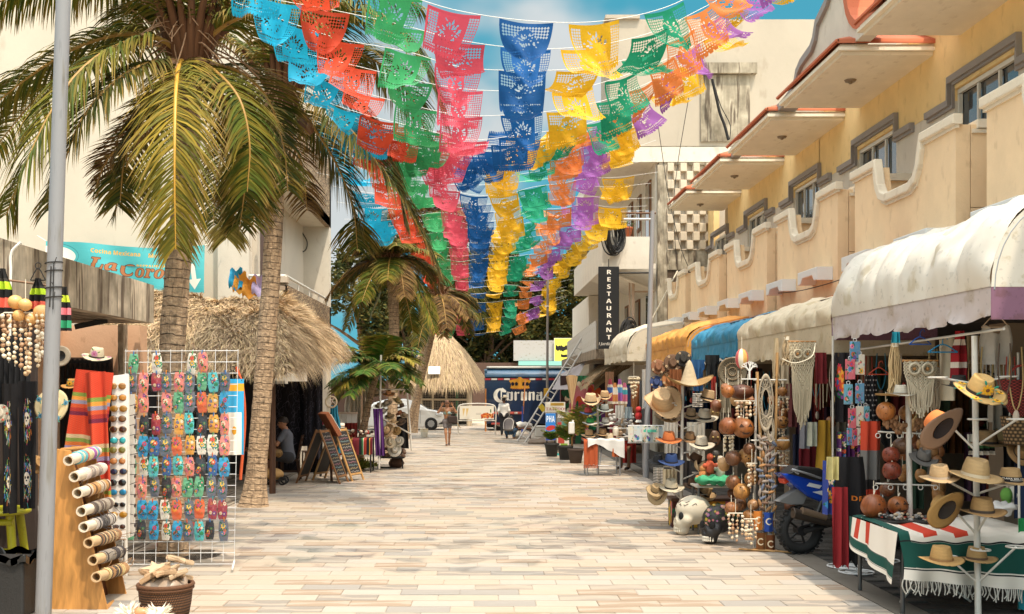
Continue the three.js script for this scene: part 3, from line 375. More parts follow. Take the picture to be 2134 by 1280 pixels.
{
  const t = thing('thatched_roof', 'broad shaggy palm thatch roof over the cafe behind the coconut trunk', 'thatched roof', null);
  // eaves run along the front, round the corner and along the street; v = 0 at the eaves
  const A = V(-8.4, 2.85, -22.3), B = V(-3.83, 2.46, -22), C = V(-3.45, 3.15, -28.4), R1 = V(-7.6, 4.3, -25.2), R2 = V(-4.75, 4.1, -25.4);
  const bulge = (p, u, v) => { p.y += 0.22 * Math.sin(v * Math.PI) + (fbm(u, v, 7, 4, 4, 3) - 0.5) * 0.35; return p; };
  const s1 = (u, v) => bulge(A.clone().lerp(B, u).lerp(R1.clone().lerp(R2, u), v), u, v), s2 = (u, v) => bulge(B.clone().lerp(C, u).lerp(R2, v), u + 0.3, v);
  M('roof_base', [muv(sheet(s1, 30, 14)), muv(sheet(s2, 24, 14)), sheet((u, v) => V(lerp(-8.4, -3.9, u), lerp(2.55, 3.2, v) - 0.12, lerp(-22.1, -28, v)), 4, 4)], UNDER, t);
  M('thatch', [thatchMesh(s1, 0, 0, 0.5, { n: 34000, skew: 0.6, lift: 0.2 }), thatchMesh(s2, 0, 0, 0.5, { n: 26000, skew: 0.6, lift: 0.2 })], STRAWM, t).userData = { kind: 'stuff' };
  const post = (x, z) => rod(V(x, -0.02, z), V(x, 2.7, z), 0.07, 0.06);
  for (const [x, z] of [[-4.25, -22.6], [-4.1, -27.6], [-7.2, -22.6]]) M('post', [post(x, z)], MAT.darkwood, t);
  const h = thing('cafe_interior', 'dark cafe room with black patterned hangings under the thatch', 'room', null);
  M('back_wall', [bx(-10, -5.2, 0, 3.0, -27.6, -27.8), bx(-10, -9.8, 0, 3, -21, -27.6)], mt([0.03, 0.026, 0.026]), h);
  const pat = canvasTex(256, 512, (x, w, H) => { x.fillStyle = '#15131a'; x.fillRect(0, 0, w, H); x.strokeStyle = '#8b8590'; x.lineWidth = 2; for (let k = 0; k < 60; k++) { const a = R() * w, b = R() * H, r = 6 + R() * 34; x.globalAlpha = 0.25 + R() * 0.5; x.beginPath(); x.ellipse(a, b, r, r * 0.6, R() * 3, 0, 5); x.stroke(); x.beginPath(); x.moveTo(a, b); x.bezierCurveTo(a + 30, b - 50, a - 40, b - 50, a + R() * 60, b - 80); x.stroke(); } });
  const hang = (lab, x0, x1, d, y0, y1) => { const c = at((x0 + x1) / 2, (y0 + y1) / 2, d), w = mpx(x1 - x0, d), hh = mpx(y1 - y0, d); one('wall_hanging', lab, 'wall hanging', [tf(sheet((u, v) => V((u - 0.5) * w, (v - 0.5) * hh, 0.03 * Math.sin(u * 12)), 14, 4), c.x, c.y, c.z)], cloth([0.8, 0.8, 0.85], { map: pat, k: 'pat' })); };
  hang('black cloth with pale scroll pattern hanging deep in the cafe', 560, 625, 26.6, 800, 985); hang('narrow black and grey patterned cloth beside the cafe entrance', 640, 672, 26.2, 768, 985); hang('black printed cloth hanging behind the seated man', 600, 652, 27, 795, 930);
}
{ // far hut
  const d = 61, t = thing('thatched_hut', 'conical thatched hut with whitewashed frame standing at the street end', 'hut', null);
  const ap = at(925, 690, d + 2.2), El = at(846, 800, d), Er = at(992, 800, d), Fr = at(1016, 797, d + 4);
  const s1 = (u, v) => { const p = El.clone().lerp(Er, u).lerp(ap.clone().add(V(lerp(-0.5, 0.15, u), 0, 0)), v); p.y += 0.25 * Math.sin(v * 3.14); p.z += (u - 0.5) ** 2 * -2 * (1 - v) + 0.6 * (1 - v); return p; }, s2 = (u, v) => { const p = Er.clone().lerp(Fr, u).lerp(ap, v); p.y += 0.25 * Math.sin(v * 3.14); p.z += (1 - u) * (0.1 * (1 - v)); return p; };
  M('roof_base', [muv(sheet(s1, 16, 12)), muv(sheet(s2, 10, 12))], mt([0.46, 0.36, 0.25], { map: TX.thatch }), t);
  M('thatch', [thatchMesh(s1, 0, 0, 0.7, { tone: 0.68, n: 14000, skew: 0.2, lift: 0.08, w: 1.6 }), thatchMesh(s2, 0, 0, 0.7, { tone: 0.68, n: 6000, skew: 0.2, lift: 0.08, w: 1.6 })], STRAWM, t).userData = { kind: 'stuff' };
  M('notice', [tf(box(mpx(24, d), mpx(18, d), 0.03), 0, 0, 0, -0.5).translate(...at(905, 772, d - 0.4).toArray())], MAT.white, t);
  const WP = mt([0.62, 0.56, 0.46], { map: TX.wood });
  for (const x of [862, 878, 902, 930, 978]) M('post', [rod(at(x, 910, d).setY(-0.05), at(x, 796, d), x === 862 || x === 978 ? 0.16 : 0.07)], WP, t);
  M('rail', [rod(at(860, 832, d), at(978, 833, d), 0.06), rod(at(860, 800, d), at(978, 799, d), 0.06)], WP, t);
  M('green_post', [rod(at(952, 880, d + 0.5), at(952, 800, d + 0.5), 0.08), rod(at(952, 820, d + 0.5), at(972, 798, d + 0.5), 0.05)], mt([0.03, 0.22, 0.10]), t);
  const net = []; for (let k = 0; k < 34; k++) net.push(rod(at(862 + k * 3.5, 862, d + 0.1), at(862 + k * 3.5, 801, d + 0.1), 0.012, 0.012, 4)); for (let k = 0; k < 14; k++) net.push(rod(at(862, 803 + k * 4.6, d + 0.1), at(978, 803 + k * 4.6, d + 0.1), 0.012, 0.012, 4));
  M('netting', net, mt([0.25, 0.2, 0.15]), t).userData = { kind: 'stuff' };
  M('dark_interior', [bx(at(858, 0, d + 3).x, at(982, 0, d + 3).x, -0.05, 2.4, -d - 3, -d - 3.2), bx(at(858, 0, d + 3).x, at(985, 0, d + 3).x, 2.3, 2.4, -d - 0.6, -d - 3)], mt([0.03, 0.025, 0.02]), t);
}
{ // small thatched stall roof past the small cream awning
  const t = thing('thatched_awning', 'small drooping straw awning at the far stalls by the ladder', 'thatched awning', null);
  const s = (u, v) => { const a = lerp(0, 1, u), y0 = 2.5 + 0.0 * a, p = V(lerp(3.95, 5.4, Math.sin(v * 1.57)), lerp(2.35, 3.25, Math.sin(v * 1.57) ** 0.8), lerp(-38.2, -44, u)); p.y += (fbm(u, v, 5, 4, 3, 4) - 0.5) * 0.2; return p; };
  M('roof_base', [muv(sheet(s, 16, 8)), sheet((u, v) => { const p = s(0, v); p.y = lerp(p.y - 0.3, p.y, u); return p; }, 3, 8)], UNDER, t); M('thatch', [thatchMesh(s, 0, 0, 0.6, { n: 6000, skew: 0.3 }), thatchMesh((u, v) => s(u * 0.04, v), 0, 0, 0.6, { n: 2500, skew: 1.2, lift: 0.2 })], STRAWM, t).userData = { kind: 'stuff' };
}
// ================================================================ palms and trees
const LEAFM = mt([1, 1, 1], { vertexColors: true, roughness: 0.6, k: 'leafv', transmission: 0.22, thickness: 0, specularIntensity: 0.25 }), RIB = mt([0.36, 0.20, 0.04], { roughness: 0.5 }), BARK = mt([0.74, 0.61, 0.47], { map: TX.bark, bumpMap: TX.bark, bumpScale: 0.03, roughness: 0.95 });
const UP = V(0, 1, 0);
function leaflets(curve, o) { // o: len, n, grav, lift, w, hues, t0
  const p = [], ix = [], uv = [], col = [], n = o.n ?? 80;
  for (let k = 0; k < n; k++) for (const sg of [-1, 1]) {
    const t = lerp(o.t0 ?? 0.12, 0.995, (k + R() * 0.7) / n); if (R() < (o.gap ?? 0.06)) continue;
    const a = curve.getPointAt(t), T = curve.getTangentAt(t); let S = T.clone().cross(o.ref ?? UP); if (S.lengthSq() < 0.02) S.set(1, 0, 0); S.normalize();
    const N = S.clone().cross(T).normalize(), prof = Math.pow(Math.sin(Math.PI * clamp(0.12 + t * 0.80, 0, 1)), 0.7), L = o.len * prof * rr(0.82, 1.1);
    const d = S.clone().multiplyScalar(sg * rr(0.75, 1)).addScaledVector(T, (o.fwd ?? 0.55) * rr(0.7, 1.3)).addScaledVector(N, (o.lift ?? 0.15) * rr(0.3, 1.5)).normalize(), i0 = p.length / 3, w = (o.w ?? 0.015) * rr(0.8, 1.2), g = (o.grav ?? 1.2) * rr(0.8, 1.25);
    const h = pick(o.hues), br = rr(0.7, 1.25), W = d.clone().cross(N).normalize().addScaledVector(N, rr(-0.5, 0.5)).normalize(); const q = a.clone(), c = h.map((x) => x * br), tip = R() < 0.5 ? [0.30 * br, 0.18 * br, 0.05 * br] : c;
    for (let s = 0; s <= 4; s++) { const ww = w * [0.5, 1, 0.9, 0.6, 0.05][s], cc = s > 2 ? c.map((x, j) => lerp(x, tip[j], (s - 2) / 2)) : c; p.push(q.x + W.x * ww, q.y + W.y * ww, q.z + W.z * ww, q.x - W.x * ww, q.y - W.y * ww, q.z - W.z * ww); uv.push(0, 0, 0, 0); col.push(...cc, ...cc); q.addScaledVector(d, L / 4); d.y -= g * 0.25; d.normalize(); W.addScaledVector(d, -W.dot(d)).normalize(); if (s < 4) ix.push(i0 + s * 2, i0 + s * 2 + 1, i0 + s * 2 + 2, i0 + s * 2 + 1, i0 + s * 2 + 3, i0 + s * 2 + 2); }
  }
  const g = raw(p, ix, uv); g.setAttribute('color', new THREE.Float32BufferAttribute(col, 3)); return g;
}
function taper(curve, r0, r1, n, m, bump = 0, vs = 1) { // a tube whose radius changes
  const fr = curve.computeFrenetFrames(n), L = curve.getLength(), p = [], uv = [], ix = [];
  for (let i = 0; i <= n; i++) { const c = curve.getPointAt(i / n); for (let j = 0; j <= m; j++) { const a = j / m * Math.PI * 2, r = (typeof r0 === 'function' ? r0(i / n) : lerp(r0, r1, i / n)) * (1 + bump * (vnoise(j % m * 1.3, i * 0.6, 97, 997, 3) - 0.5)); const q = c.clone().addScaledVector(fr.normals[i], Math.cos(a) * r).addScaledVector(fr.binormals[i], Math.sin(a) * r); p.push(q.x, q.y, q.z); uv.push(j / m, i / n * L / vs); } }
  for (let i = 0; i < n; i++) for (let j = 0; j < m; j++) { const a = i * (m + 1) + j, b = a + m + 1; ix.push(a, b, a + 1, b, b + 1, a + 1); }
  return raw(p, ix, uv);
}
const CR = (pts) => new THREE.CatmullRomCurve3(pts);
const GREEN = [[0.09, 0.115, 0.012], [0.06, 0.09, 0.011], [0.15, 0.14, 0.015], [0.20, 0.155, 0.018]], OLIVE = [[0.065, 0.075, 0.011], [0.095, 0.092, 0.013], [0.16, 0.115, 0.017], [0.045, 0.06, 0.011]], BROWN = [[0.17, 0.09, 0.03], [0.11, 0.06, 0.022], [0.22, 0.13, 0.04]], FRESH = [[0.05, 0.12, 0.015], [0.08, 0.16, 0.02], [0.15, 0.19, 0.025], [0.035, 0.08, 0.014]];
function frond(tree, pts, o) {
  const c = CR(pts), L = c.getLength(), f = M('frond', [leaflets(c, { len: L * 0.36, n: Math.round(80 + L * 20), hues: GREEN, ...o })], LEAFM, tree);
  M('midrib', [taper(c, (t) => lerp(0.045, 0.006, Math.pow(t, 0.7)) * (o.thick ?? 1), 0, 24, 6)], o.rib ?? RIB, f); return f;
}
function autoFrond(tree, c, az, L, el, sag, o) { const pts = []; for (let k = 0; k <= 6; k++) { const t = k / 6, h = L * (t * Math.cos(el) * (1 - 0.18 * t * sag)), y = L * (t * Math.sin(el) - sag * t * t * 0.62); pts.push(V(c.x + Math.sin(az) * h, c.y + y, c.z + Math.cos(az) * h)); } return frond(tree, pts, o); }
function palmTrunk(tree, pts, r) { const c = CR(pts); M('trunk', [taper(c, r, 0, 90, 20, 0.1, 1.1)], BARK, tree); return c; }
function crownHeart(tree, c, s, nuts = 7) {
  const g = []; for (let k = 0; k < 16; k++) { const a = k / 16 * 6.28 * 2.4, q = V(Math.sin(a), 0, Math.cos(a)); g.push(taper(CR([c.clone().addScaledVector(q, 0.1 * s).add(V(0, -0.35 * s, 0)), c.clone().addScaledVector(q, 0.26 * s).add(V(0, 0.1 * s, 0)), c.clone().addScaledVector(q, 0.55 * s * rr(0.7, 1.2)).add(V(0, rr(0.35, 0.8) * s, 0))]), (t) => lerp(0.075, 0.025, t) * s, 0, 8, 6)); }
  M('frond_base', g, mt([0.17, 0.075, 0.03], { map: TX.wood }), tree);
  const st = []; for (let k = 0; k < 90; k++) { const a = R() * 6.28, r = rr(0.15, 0.8) * s, b = c.clone().add(V(Math.sin(a) * 0.15, rr(-0.2, 0.3), Math.cos(a) * 0.15)), e = c.clone().add(V(Math.sin(a) * r, rr(-0.5, 0.5) * s, Math.cos(a) * r)); st.push(tube([b, b.clone().lerp(e, 0.5).add(V(rr(-0.1, 0.1), 0.12, rr(-0.1, 0.1))), e], rr(0.006, 0.012), 6, 4)); }
  M('dry_stalks', st, mt([0.34, 0.19, 0.10]), tree).userData = { kind: 'stuff' };
  for (let k = 0; k < nuts; k++) { const a = rr(-1.8, 1.8), r = rr(0.22, 0.38) * s; part('coconut', noisy(sph(0.105, 0, 0, 0, [1, 1.25, 1]), 0.01, 8), mt(pick([[0.17, 0.075, 0.03], [0.2, 0.09, 0.03], [0.10, 0.045, 0.025]]), { roughness: 0.6 }), tree, c.x + Math.sin(a) * r, c.y - rr(0.25, 0.6) * s, c.z + Math.cos(a) * r, rr(-0.4, 0.4), 0, rr(-0.4, 0.4)); }
}
R = rng(21);
{ // the near coconut palm
  const d = 14.45, P = (x, y, k = 0) => at(x, y, d + k), t = thing('coconut_palm', 'tall coconut palm rising behind the grid rack of face masks', 'palm tree', null);
  palmTrunk(t, [P(360, 1155).setY(-0.03), P(360, 1000), P(356, 800), P(364, 640), P(378, 480), P(392, 300), P(392, 150)], (u) => lerp(0.21, 0.15, Math.pow(u, 0.4)));
  const c = P(395, 95); crownHeart(t, c, 1.15, 8);
  frond(t, [P(385, 120), P(330, 80, -0.3), P(240, 98, -0.8), P(165, 150, -1.2), P(105, 235, -1.5), P(50, 350, -1.7), P(12, 450, -1.7)], { grav: 1.5, len: 1.12, fwd: 0.75, n: 170, w: 0.014 });
  frond(t, [P(382, 125), P(372, 140, -0.7), P(366, 200, -1.2), P(364, 300, -1.5), P(364, 400, -1.5), P(366, 520, -1.4)], { grav: 0.9, len: 0.9, fwd: 0.8, n: 165, w: 0.013, hues: [[0.30, 0.21, 0.025], [0.22, 0.17, 0.022], [0.14, 0.13, 0.018]], ref: V(0, 0.2, 1), rib: mt([0.58, 0.31, 0.04], { roughness: 0.45 }) });
  frond(t, [P(385, 110), P(300, 90, 0.6), P(200, 120, 1.2), P(90, 190, 1.6), P(-20, 320, 2)], { grav: 1.5, len: 0.95, n: 144 });
  frond(t, [P(385, 105), P(290, 70, -0.2), P(180, 90, -0.3), P(60, 160, -0.4), P(-60, 260, -0.4)], { grav: 1.3, len: 0.9, n: 144 });
  frond(t, [P(380, 60), P(330, -10, 0.2), P(220, -40, 0.4), P(90, -30, 0.5), P(-40, 20, 0.5)], { grav: 1.6, len: 1.0, n: 160 });
  frond(t, [P(375, 150), P(340, 220, 0.8), P(290, 290, 1.2), P(255, 370, 1.4), P(240, 450, 1.4)], { grav: 0.7, len: 0.75, hues: OLIVE, n: 128 });
  frond(t, [P(372, 160), P(330, 230, 0.4), P(270, 290, 0.6), P(225, 330, 0.7), P(195, 400, 0.7)], { grav: 0.6, len: 0.6, hues: BROWN, n: 70 });
  frond(t, [P(400, 120), P(450, 180, 0.5), P(490, 260, 0.8), P(510, 370, 0.9), P(500, 470, 0.9)], { grav: 0.8, len: 0.8, hues: OLIVE, n: 144 });
  frond(t, [P(420, 90), P(480, 45, -0.2), P(560, 20, -0.4), P(650, 40, -0.5), P(720, 110, -0.5)], { grav: 1.5, len: 0.9, n: 144 });
  frond(t, [P(410, 80), P(440, -10, 0.6), P(520, -60, 1.2), P(620, -50, 1.8), P(730, 20, 2)], { grav: 1.5, len: 0.9, n: 144 });
  frond(t, [P(425, 130), P(500, 150, 1), P(560, 210, 1.8), P(590, 300, 2), P(600, 400, 2)], { grav: 0.8, len: 0.8, hues: OLIVE, n: 128 });
  frond(t, [P(380, 130), P(320, 130, -0.5), P(240, 170, -1), P(170, 250, -1.3), P(130, 350, -1.4), P(105, 440, -1.4)], { grav: 1.1, len: 1.0, n: 150, hues: OLIVE });
  frond(t, [P(385, 140), P(350, 190, -0.2), P(300, 240, -0.4), P(262, 320, -0.5), P(250, 420, -0.5)], { grav: 0.8, len: 0.8, n: 120, hues: OLIVE });
  frond(t, [P(405, 130), P(450, 150, -0.6), P(500, 210, -0.9), P(520, 300, -1), P(515, 400, -1)], { grav: 1.0, len: 0.8, n: 130, hues: GREEN });
  for (const [az, el] of [[0.4, 1.1], [1.6, 0.9], [2.7, 1.0], [3.9, 0.8], [4.8, 1.0], [5.6, 0.9]]) autoFrond(t, c, az, 3.4, el, 0.9, { grav: 1.4, hues: GREEN });
}
{ // the second coconut palm
  const d = 20.2, P = (x, y, k = 0) => at(x, y, d + k), t = thing('coconut_palm', 'leaning coconut palm with ringed pale trunk standing in front of the thatch', 'palm tree', null);
  const c = P(590, 190);
  palmTrunk(t, [P(528, 1056).setY(-0.03), P(533, 1000), P(544, 860), P(556, 700), P(566, 560), P(573, 420), P(580, 290), P(588, 190)], (u) => 0.165 + 0.10 * Math.exp(-u * 26) + 0.03 * Math.exp(-u * 6));
  crownHeart(t, c, 1.25, 6);
  frond(t, [P(596, 180), P(660, 205, -0.4), P(730, 270, -0.8), P(800, 360, -1), P(860, 450, -1), P(912, 560, -1)], { grav: 1.1, len: 1.35, n: 176, hues: OLIVE, w: 0.016, rib: mt([0.5, 0.26, 0.05]) });
  frond(t, [P(596, 170), P(660, 60, -0.4), P(740, 20, -0.8), P(820, 55, -1.1), P(890, 150, -1.2), P(925, 240, -1.2)], { grav: 1.4, len: 1.35, n: 176, hues: GREEN, w: 0.016 });
  frond(t, [P(600, 165), P(680, 110, 0.5), P(770, 120, 1), P(850, 190, 1.4), P(900, 310, 1.5)], { grav: 1.2, len: 1.3, n: 160, hues: GREEN, w: 0.016 });
  frond(t, [P(600, 195), P(650, 260, 0.4), P(700, 340, 0.7), P(735, 430, 0.8), P(745, 520, 0.8)], { grav: 1.0, len: 1.05, n: 144, hues: OLIVE, w: 0.016 });
  frond(t, [P(598, 180), P(690, 180, 0.2), P(770, 250, 0.3), P(820, 350, 0.3), P(845, 470, 0.3)], { grav: 1.2, len: 1.15, n: 160, hues: OLIVE, w: 0.016 });
  frond(t, [P(585, 200), P(545, 250, -0.5), P(505, 340, -0.8), P(480, 430, -0.9), P(470, 500, -0.9)], { grav: 0.9, len: 1.0, n: 144, hues: [[0.20, 0.15, 0.03], [0.15, 0.12, 0.022], [0.24, 0.18, 0.05]], w: 0.02 });
  frond(t, [P(590, 205), P(600, 260, 0.9), P(630, 350, 1.2), P(640, 440, 1.2)], { grav: 0.7, len: 0.8, n: 70, hues: BROWN, w: 0.016 });
  frond(t, [P(580, 190), P(530, 200, 0.5), P(480, 270, 0.8), P(450, 380, 0.9), P(445, 470, 0.9)], { grav: 1.0, len: 0.9, n: 128, hues: OLIVE });
  frond(t, [P(592, 200), P(560, 280, -0.7), P(535, 380, -0.9), P(528, 470, -0.9)], { grav: 0.7, len: 0.8, n: 70, hues: OLIVE, w: 0.02 });
  frond(t, [P(600, 150), P(620, 40, 0.4), P(680, -30, 0.8), P(780, -40, 1.2), P(880, 20, 1.3)], { grav: 1.4, len: 1.2, n: 144, hues: GREEN });
  for (const [az, el] of [[0.2, 1.0], [1.3, 1.1], [2.4, 0.9], [3.6, 1.0], [4.7, 0.95]]) autoFrond(t, c, az, 3.9, el, 0.95, { grav: 1.3, hues: GREEN, w: 0.016 });
}
function wildPalm(label, d, base, top, n, L, hues, o = {}) {
  const t = thing('coconut_palm', label, 'palm tree', null), c = at(top[0], top[1], d), b = at(base[0], base[1], d);
  palmTrunk(t, [b.setY(-0.03), b.clone().lerp(c, 0.35).add(V(o.lean ?? 0.1, 0, 0)), b.clone().lerp(c, 0.7).add(V(o.lean ?? 0.1, 0, 0)), c], (u) => (o.r ?? 0.16) * (1 + 0.5 * Math.exp(-u * 15)));
  crownHeart(t, c, 0.9, o.nuts ?? 3);
  for (let k = 0; k < n; k++) autoFrond(t, c, k * 2.399 + rr(-0.2, 0.2), L * rr(0.85, 1.1), rr(o.el0 ?? -0.2, o.el1 ?? 1.0), rr(0.7, 1.2), { grav: o.grav ?? 1.1, hues: R() < 0.25 ? BROWN : hues, w: o.w ?? 0.026, n: o.nl ?? 60, len: L * 0.33 });
  return t;
}
R = rng(33);
wildPalm('bushy olive palm with hanging fronds beyond the stone balcony house', 34, [812, 960], [815, 540], 26, 2.2, GREEN, { el0: -0.7, el1: 1.0, r: 0.16, w: 0.018, nl: 80 });
wildPalm('distant palm with drooping yellow fronds beneath the last garlands', 46, [842, 930], [915, 615], 15, 2.4, OLIVE, { el0: -0.5, el1: 0.7, r: 0.13 });
wildPalm('far dark palm whose fronds hang behind the red paper flags', 52, [860, 925], [905, 470], 20, 4.2, [[0.05, 0.06, 0.012], [0.08, 0.075, 0.014]], { el0: -0.6, el1: 1.0, r: 0.16 });
{ // young palm on the pavement edge
  const d = 29, t = thing('young_palm', 'bushy young green palm with a thin bent trunk by the chalkboards', 'palm tree', null), c = at(790, 768, d);
  palmTrunk(t, [at(745, 978, d).setY(-0.02), at(752, 930, d), at(764, 860, d), at(776, 810, d), c], (u) => 0.12 + 0.07 * Math.exp(-u * 14) - 0.05 * u);
  for (let k = 0; k < 34; k++) autoFrond(t, c, k * 2.399, rr(1.25, 1.75), rr(-0.1, 1.25), rr(0.6, 0.95), { grav: 0.8, hues: k % 6 === 0 ? [[0.30, 0.24, 0.03], [0.22, 0.20, 0.03]] : FRESH, w: 0.02, n: 56, len: 0.58, t0: 0.2, thick: 0.5, rib: mt([0.16, 0.16, 0.04]) });
  M('weeds', [leaflets(CR([at(715, 972, d), at(745, 978, d - 0.3), at(785, 972, d)]), { len: 0.4, n: 50, hues: [[0.14, 0.17, 0.03], [0.2, 0.2, 0.03]], grav: 1, lift: 1.6, w: 0.03 })], LEAFM, t).userData = { kind: 'stuff' };
}
function leafTree(label, px, py, d, rx, ry, n, base, hue) {
  const t = thing('broadleaf_tree', label, 'tree', null), c = at(px, py, d), p = [], ix = [], uv = [], col = [], cl = [];
  for (let k = 0; k < 34; k++) { const a = R() * 6.28, b = Math.acos(rr(-0.8, 1)), r = Math.pow(R(), 0.4); cl.push([V(c.x + rx * r * Math.sin(b) * Math.cos(a), c.y + ry * r * Math.cos(b), c.z + rx * 0.7 * r * Math.sin(b) * Math.sin(a)), rr(0.5, 1.3) * rx * 0.24]); }
  for (let k = 0; k < n; k++) {
    const [q, r] = pick(cl), dir = V(rr(-1, 1), rr(-1, 1), rr(-1, 1)).normalize(), a = q.clone().addScaledVector(dir, r * Math.pow(R(), 0.35)), u = V(rr(-1, 1), rr(-0.7, 0.4), rr(-1, 1)).normalize(), w = V(rr(-1, 1), rr(-1, 1), rr(-1, 1)).cross(u).normalize(), s = rr(0.12, 0.26), i0 = p.length / 3, h = pick(hue), g = rr(0.6, 1.4);
    for (const [x, y] of [[-1, 0], [0, 0.45], [1, 0], [0, -0.45]]) { p.push(a.x + u.x * x * s + w.x * y * s, a.y + u.y * x * s + w.y * y * s, a.z + u.z * x * s + w.z * y * s); uv.push(0, 0); col.push(h[0] * g, h[1] * g, h[2] * g); } ix.push(i0, i0 + 1, i0 + 2, i0, i0 + 2, i0 + 3);
  }
  const g = raw(p, ix, uv); g.setAttribute('color', new THREE.Float32BufferAttribute(col, 3)); M('crown', [g], LEAFM, t).userData = { kind: 'stuff' };
  const b = at(base, 0, d).setY(0), tr = [taper(CR([b, b.clone().lerp(c, 0.4).add(V(0.2, 0, 0)), c]), (u) => lerp(0.34, 0.1, u), 0, 14, 9, 0.2)]; for (let k = 0; k < 7; k++) { const f = b.clone().lerp(c, rr(0.3, 0.7)); tr.push(taper(CR([f, f.clone().lerp(cl[k][0], 0.5).add(V(0, 0.5, 0)), cl[k][0]]), (u) => lerp(0.14, 0.03, u), 0, 8, 6)); } M('trunk', tr, mt([0.30, 0.20, 0.13], { map: TX.bark }), t);
}
const DG = [[0.045, 0.055, 0.014], [0.03, 0.045, 0.012], [0.075, 0.075, 0.018], [0.12, 0.095, 0.02]];
leafTree('dense dark broadleaf tree behind the blue truck and its lamp post', 1030, 640, 80, 4.2, 4.4, 12000, 1000, DG);
leafTree('sunlit broadleaf tree behind the vertical restaurant sign', 1180, 640, 78, 3.6, 4.4, 12000, 1185, [[0.07, 0.07, 0.016], [0.13, 0.10, 0.02], [0.05, 0.06, 0.014]]);
leafTree('dark broadleaf tree standing behind the thatched hut', 930, 660, 84, 4.2, 5.0, 11000, 985, DG);
leafTree('dark tree filling the gap between hut and palms', 850, 640, 86, 4.0, 5.5, 10000, 850, DG);
leafTree('dense low dark tree showing between the hut and the truck', 1010, 735, 82, 3.6, 2.6, 10000, 1012, DG);
leafTree('dark tree filling the sky between the stone balconies and the palms', 750, 610, 72, 4.6, 4.8, 11000, 760, DG);
leafTree('low tree beyond the billboard with a forked pale trunk', 1100, 700, 88, 4.0, 2.8, 8000, 1090, DG);
leafTree('dark tree beyond the balcony building corner', 1260, 640, 90, 3.5, 5.0, 6000, 1260, DG);
{ // buildings closing the street end
  const d = 74, s = thing('far_shop', 'low grey fronted shop with a teal ledge closing the street', 'building', null);
  M('wall', [muv(bx(at(985, 0, d).x, 9, -0.05, at(0, 756, d).y, -d, -d - 5)), muv(bx(-30, at(985, 0, d).x - 0.02, -0.05, 2.6, -d - 1, -d - 5))], mt([0.10, 0.055, 0.04], { map: TX.plaster }), s);
  M('sign_board', [muv(bx(at(1070, 0, d).x, at(1157, 0, d).x, at(0, 752, d).y, at(0, 710, d).y, -d + 0.3, -d + 0.1))], mt([0.48, 0.46, 0.44], { map: TX.dirty }), s);
  M('ledge', [bx(at(1080, 0, d).x, at(1215, 0, d).x, at(0, 762, d).y, at(0, 753, d).y, -d + 0.6, -d)], mt([0.25, 0.55, 0.50]), s);
  const bb = thing('billboard', 'lime yellow billboard with black shapes beside the lamp post', 'billboard', at(1180, 730, d - 0.5)), w = mpx(50, d), h = mpx(50, d);
  M('panel', [box(w, h, 0.1)], MAT.white, bb); M('print', [tf(new THREE.PlaneGeometry(w * 0.97, h * 0.97), 0, 0, 0.056)], mt([1, 1, 1], { map: canvasTex(128, 128, (x) => { x.fillStyle = '#e9e458'; x.fillRect(0, 0, 128, 128); x.fillStyle = '#161310'; for (let k = 0; k < 26; k++) { x.fillRect(6 + k * 4.6, 36 + R() * 10, 8, 20 + R() * 8); if (k > 6) x.fillRect(2 + k * 4.6, 86 + R() * 5, 8, 14); } }) }), bb);
  M('post', [cyl(0.08, 0.08, 4, 0, -4.5, -0.3)], MAT.steel, bb);
}
// ================================================================ lamp posts
{
  const p1 = thing('lamp_post', 'near pale grey steel post with wire ties, beside the wooden bracelet display', 'post', null);
  M('pole', [rod(at(89, 1292, 10.4).setY(-0.05), at(137, -160, 10.4), 0.075, 0.066, 22)], mt([0.29, 0.29, 0.30], { roughness: 0.5, map: TX.dirty }), p1);
  const ties = []; for (const y of [548, 565, 600, 620]) { const c = at(112, y, 10.4); ties.push(tor(0.079, 0.006, c.x, c.y, c.z, Math.PI / 2, 0.1), rod(at(113, y, 10.3), at(104 + R() * 20, y - 12, 10.3), 0.004)); } ties.push(rod(at(106, 555, 10.32), at(103, 640, 10.32), 0.006), rod(at(112, 548, 10.32), at(110, 645, 10.32), 0.005)); M('wire_tie', ties, MAT.dark, p1);
  const p2 = thing('lamp_post', 'slim grey lamp post with a short arm rising among the hat stalls', 'post', null), d = 26.6;
  M('pole', [rod(at(1346, 995, d).setY(-0.02), at(1360, 440, d), 0.075, 0.05, 12)], mt([0.30, 0.30, 0.31], { roughness: 0.5 }), p2); M('arm', [rod(at(1358, 457, d), at(1300, 457, d), 0.03)], mt([0.6, 0.6, 0.58]), p2); M('bracket', [rod(at(1349, 830, d), at(1344, 850, d), 0.05)], MAT.steel, p2);
  const p3 = thing('lamp_post', 'dark distant lamp post with a yellow box, in front of the blue truck', 'post', null), e = 46;
  M('pole', [rod(at(1140, 905, e).setY(-0.02), at(1142, 480, e), 0.06, 0.045, 10)], mt([0.25, 0.22, 0.2]), p3); M('meter_box', [rbox(0.2, 0.35, 0.16, 0.02, at(1138, 818, e).x, at(1138, 818, e).y, -e + 0.12)], mt([0.6, 0.33, 0.03]), p3); M('clamp', [cyl(0.09, 0.09, 0.06, at(1140, 640, e).x, at(0, 640, e).y, -e)], MAT.white, p3);
}
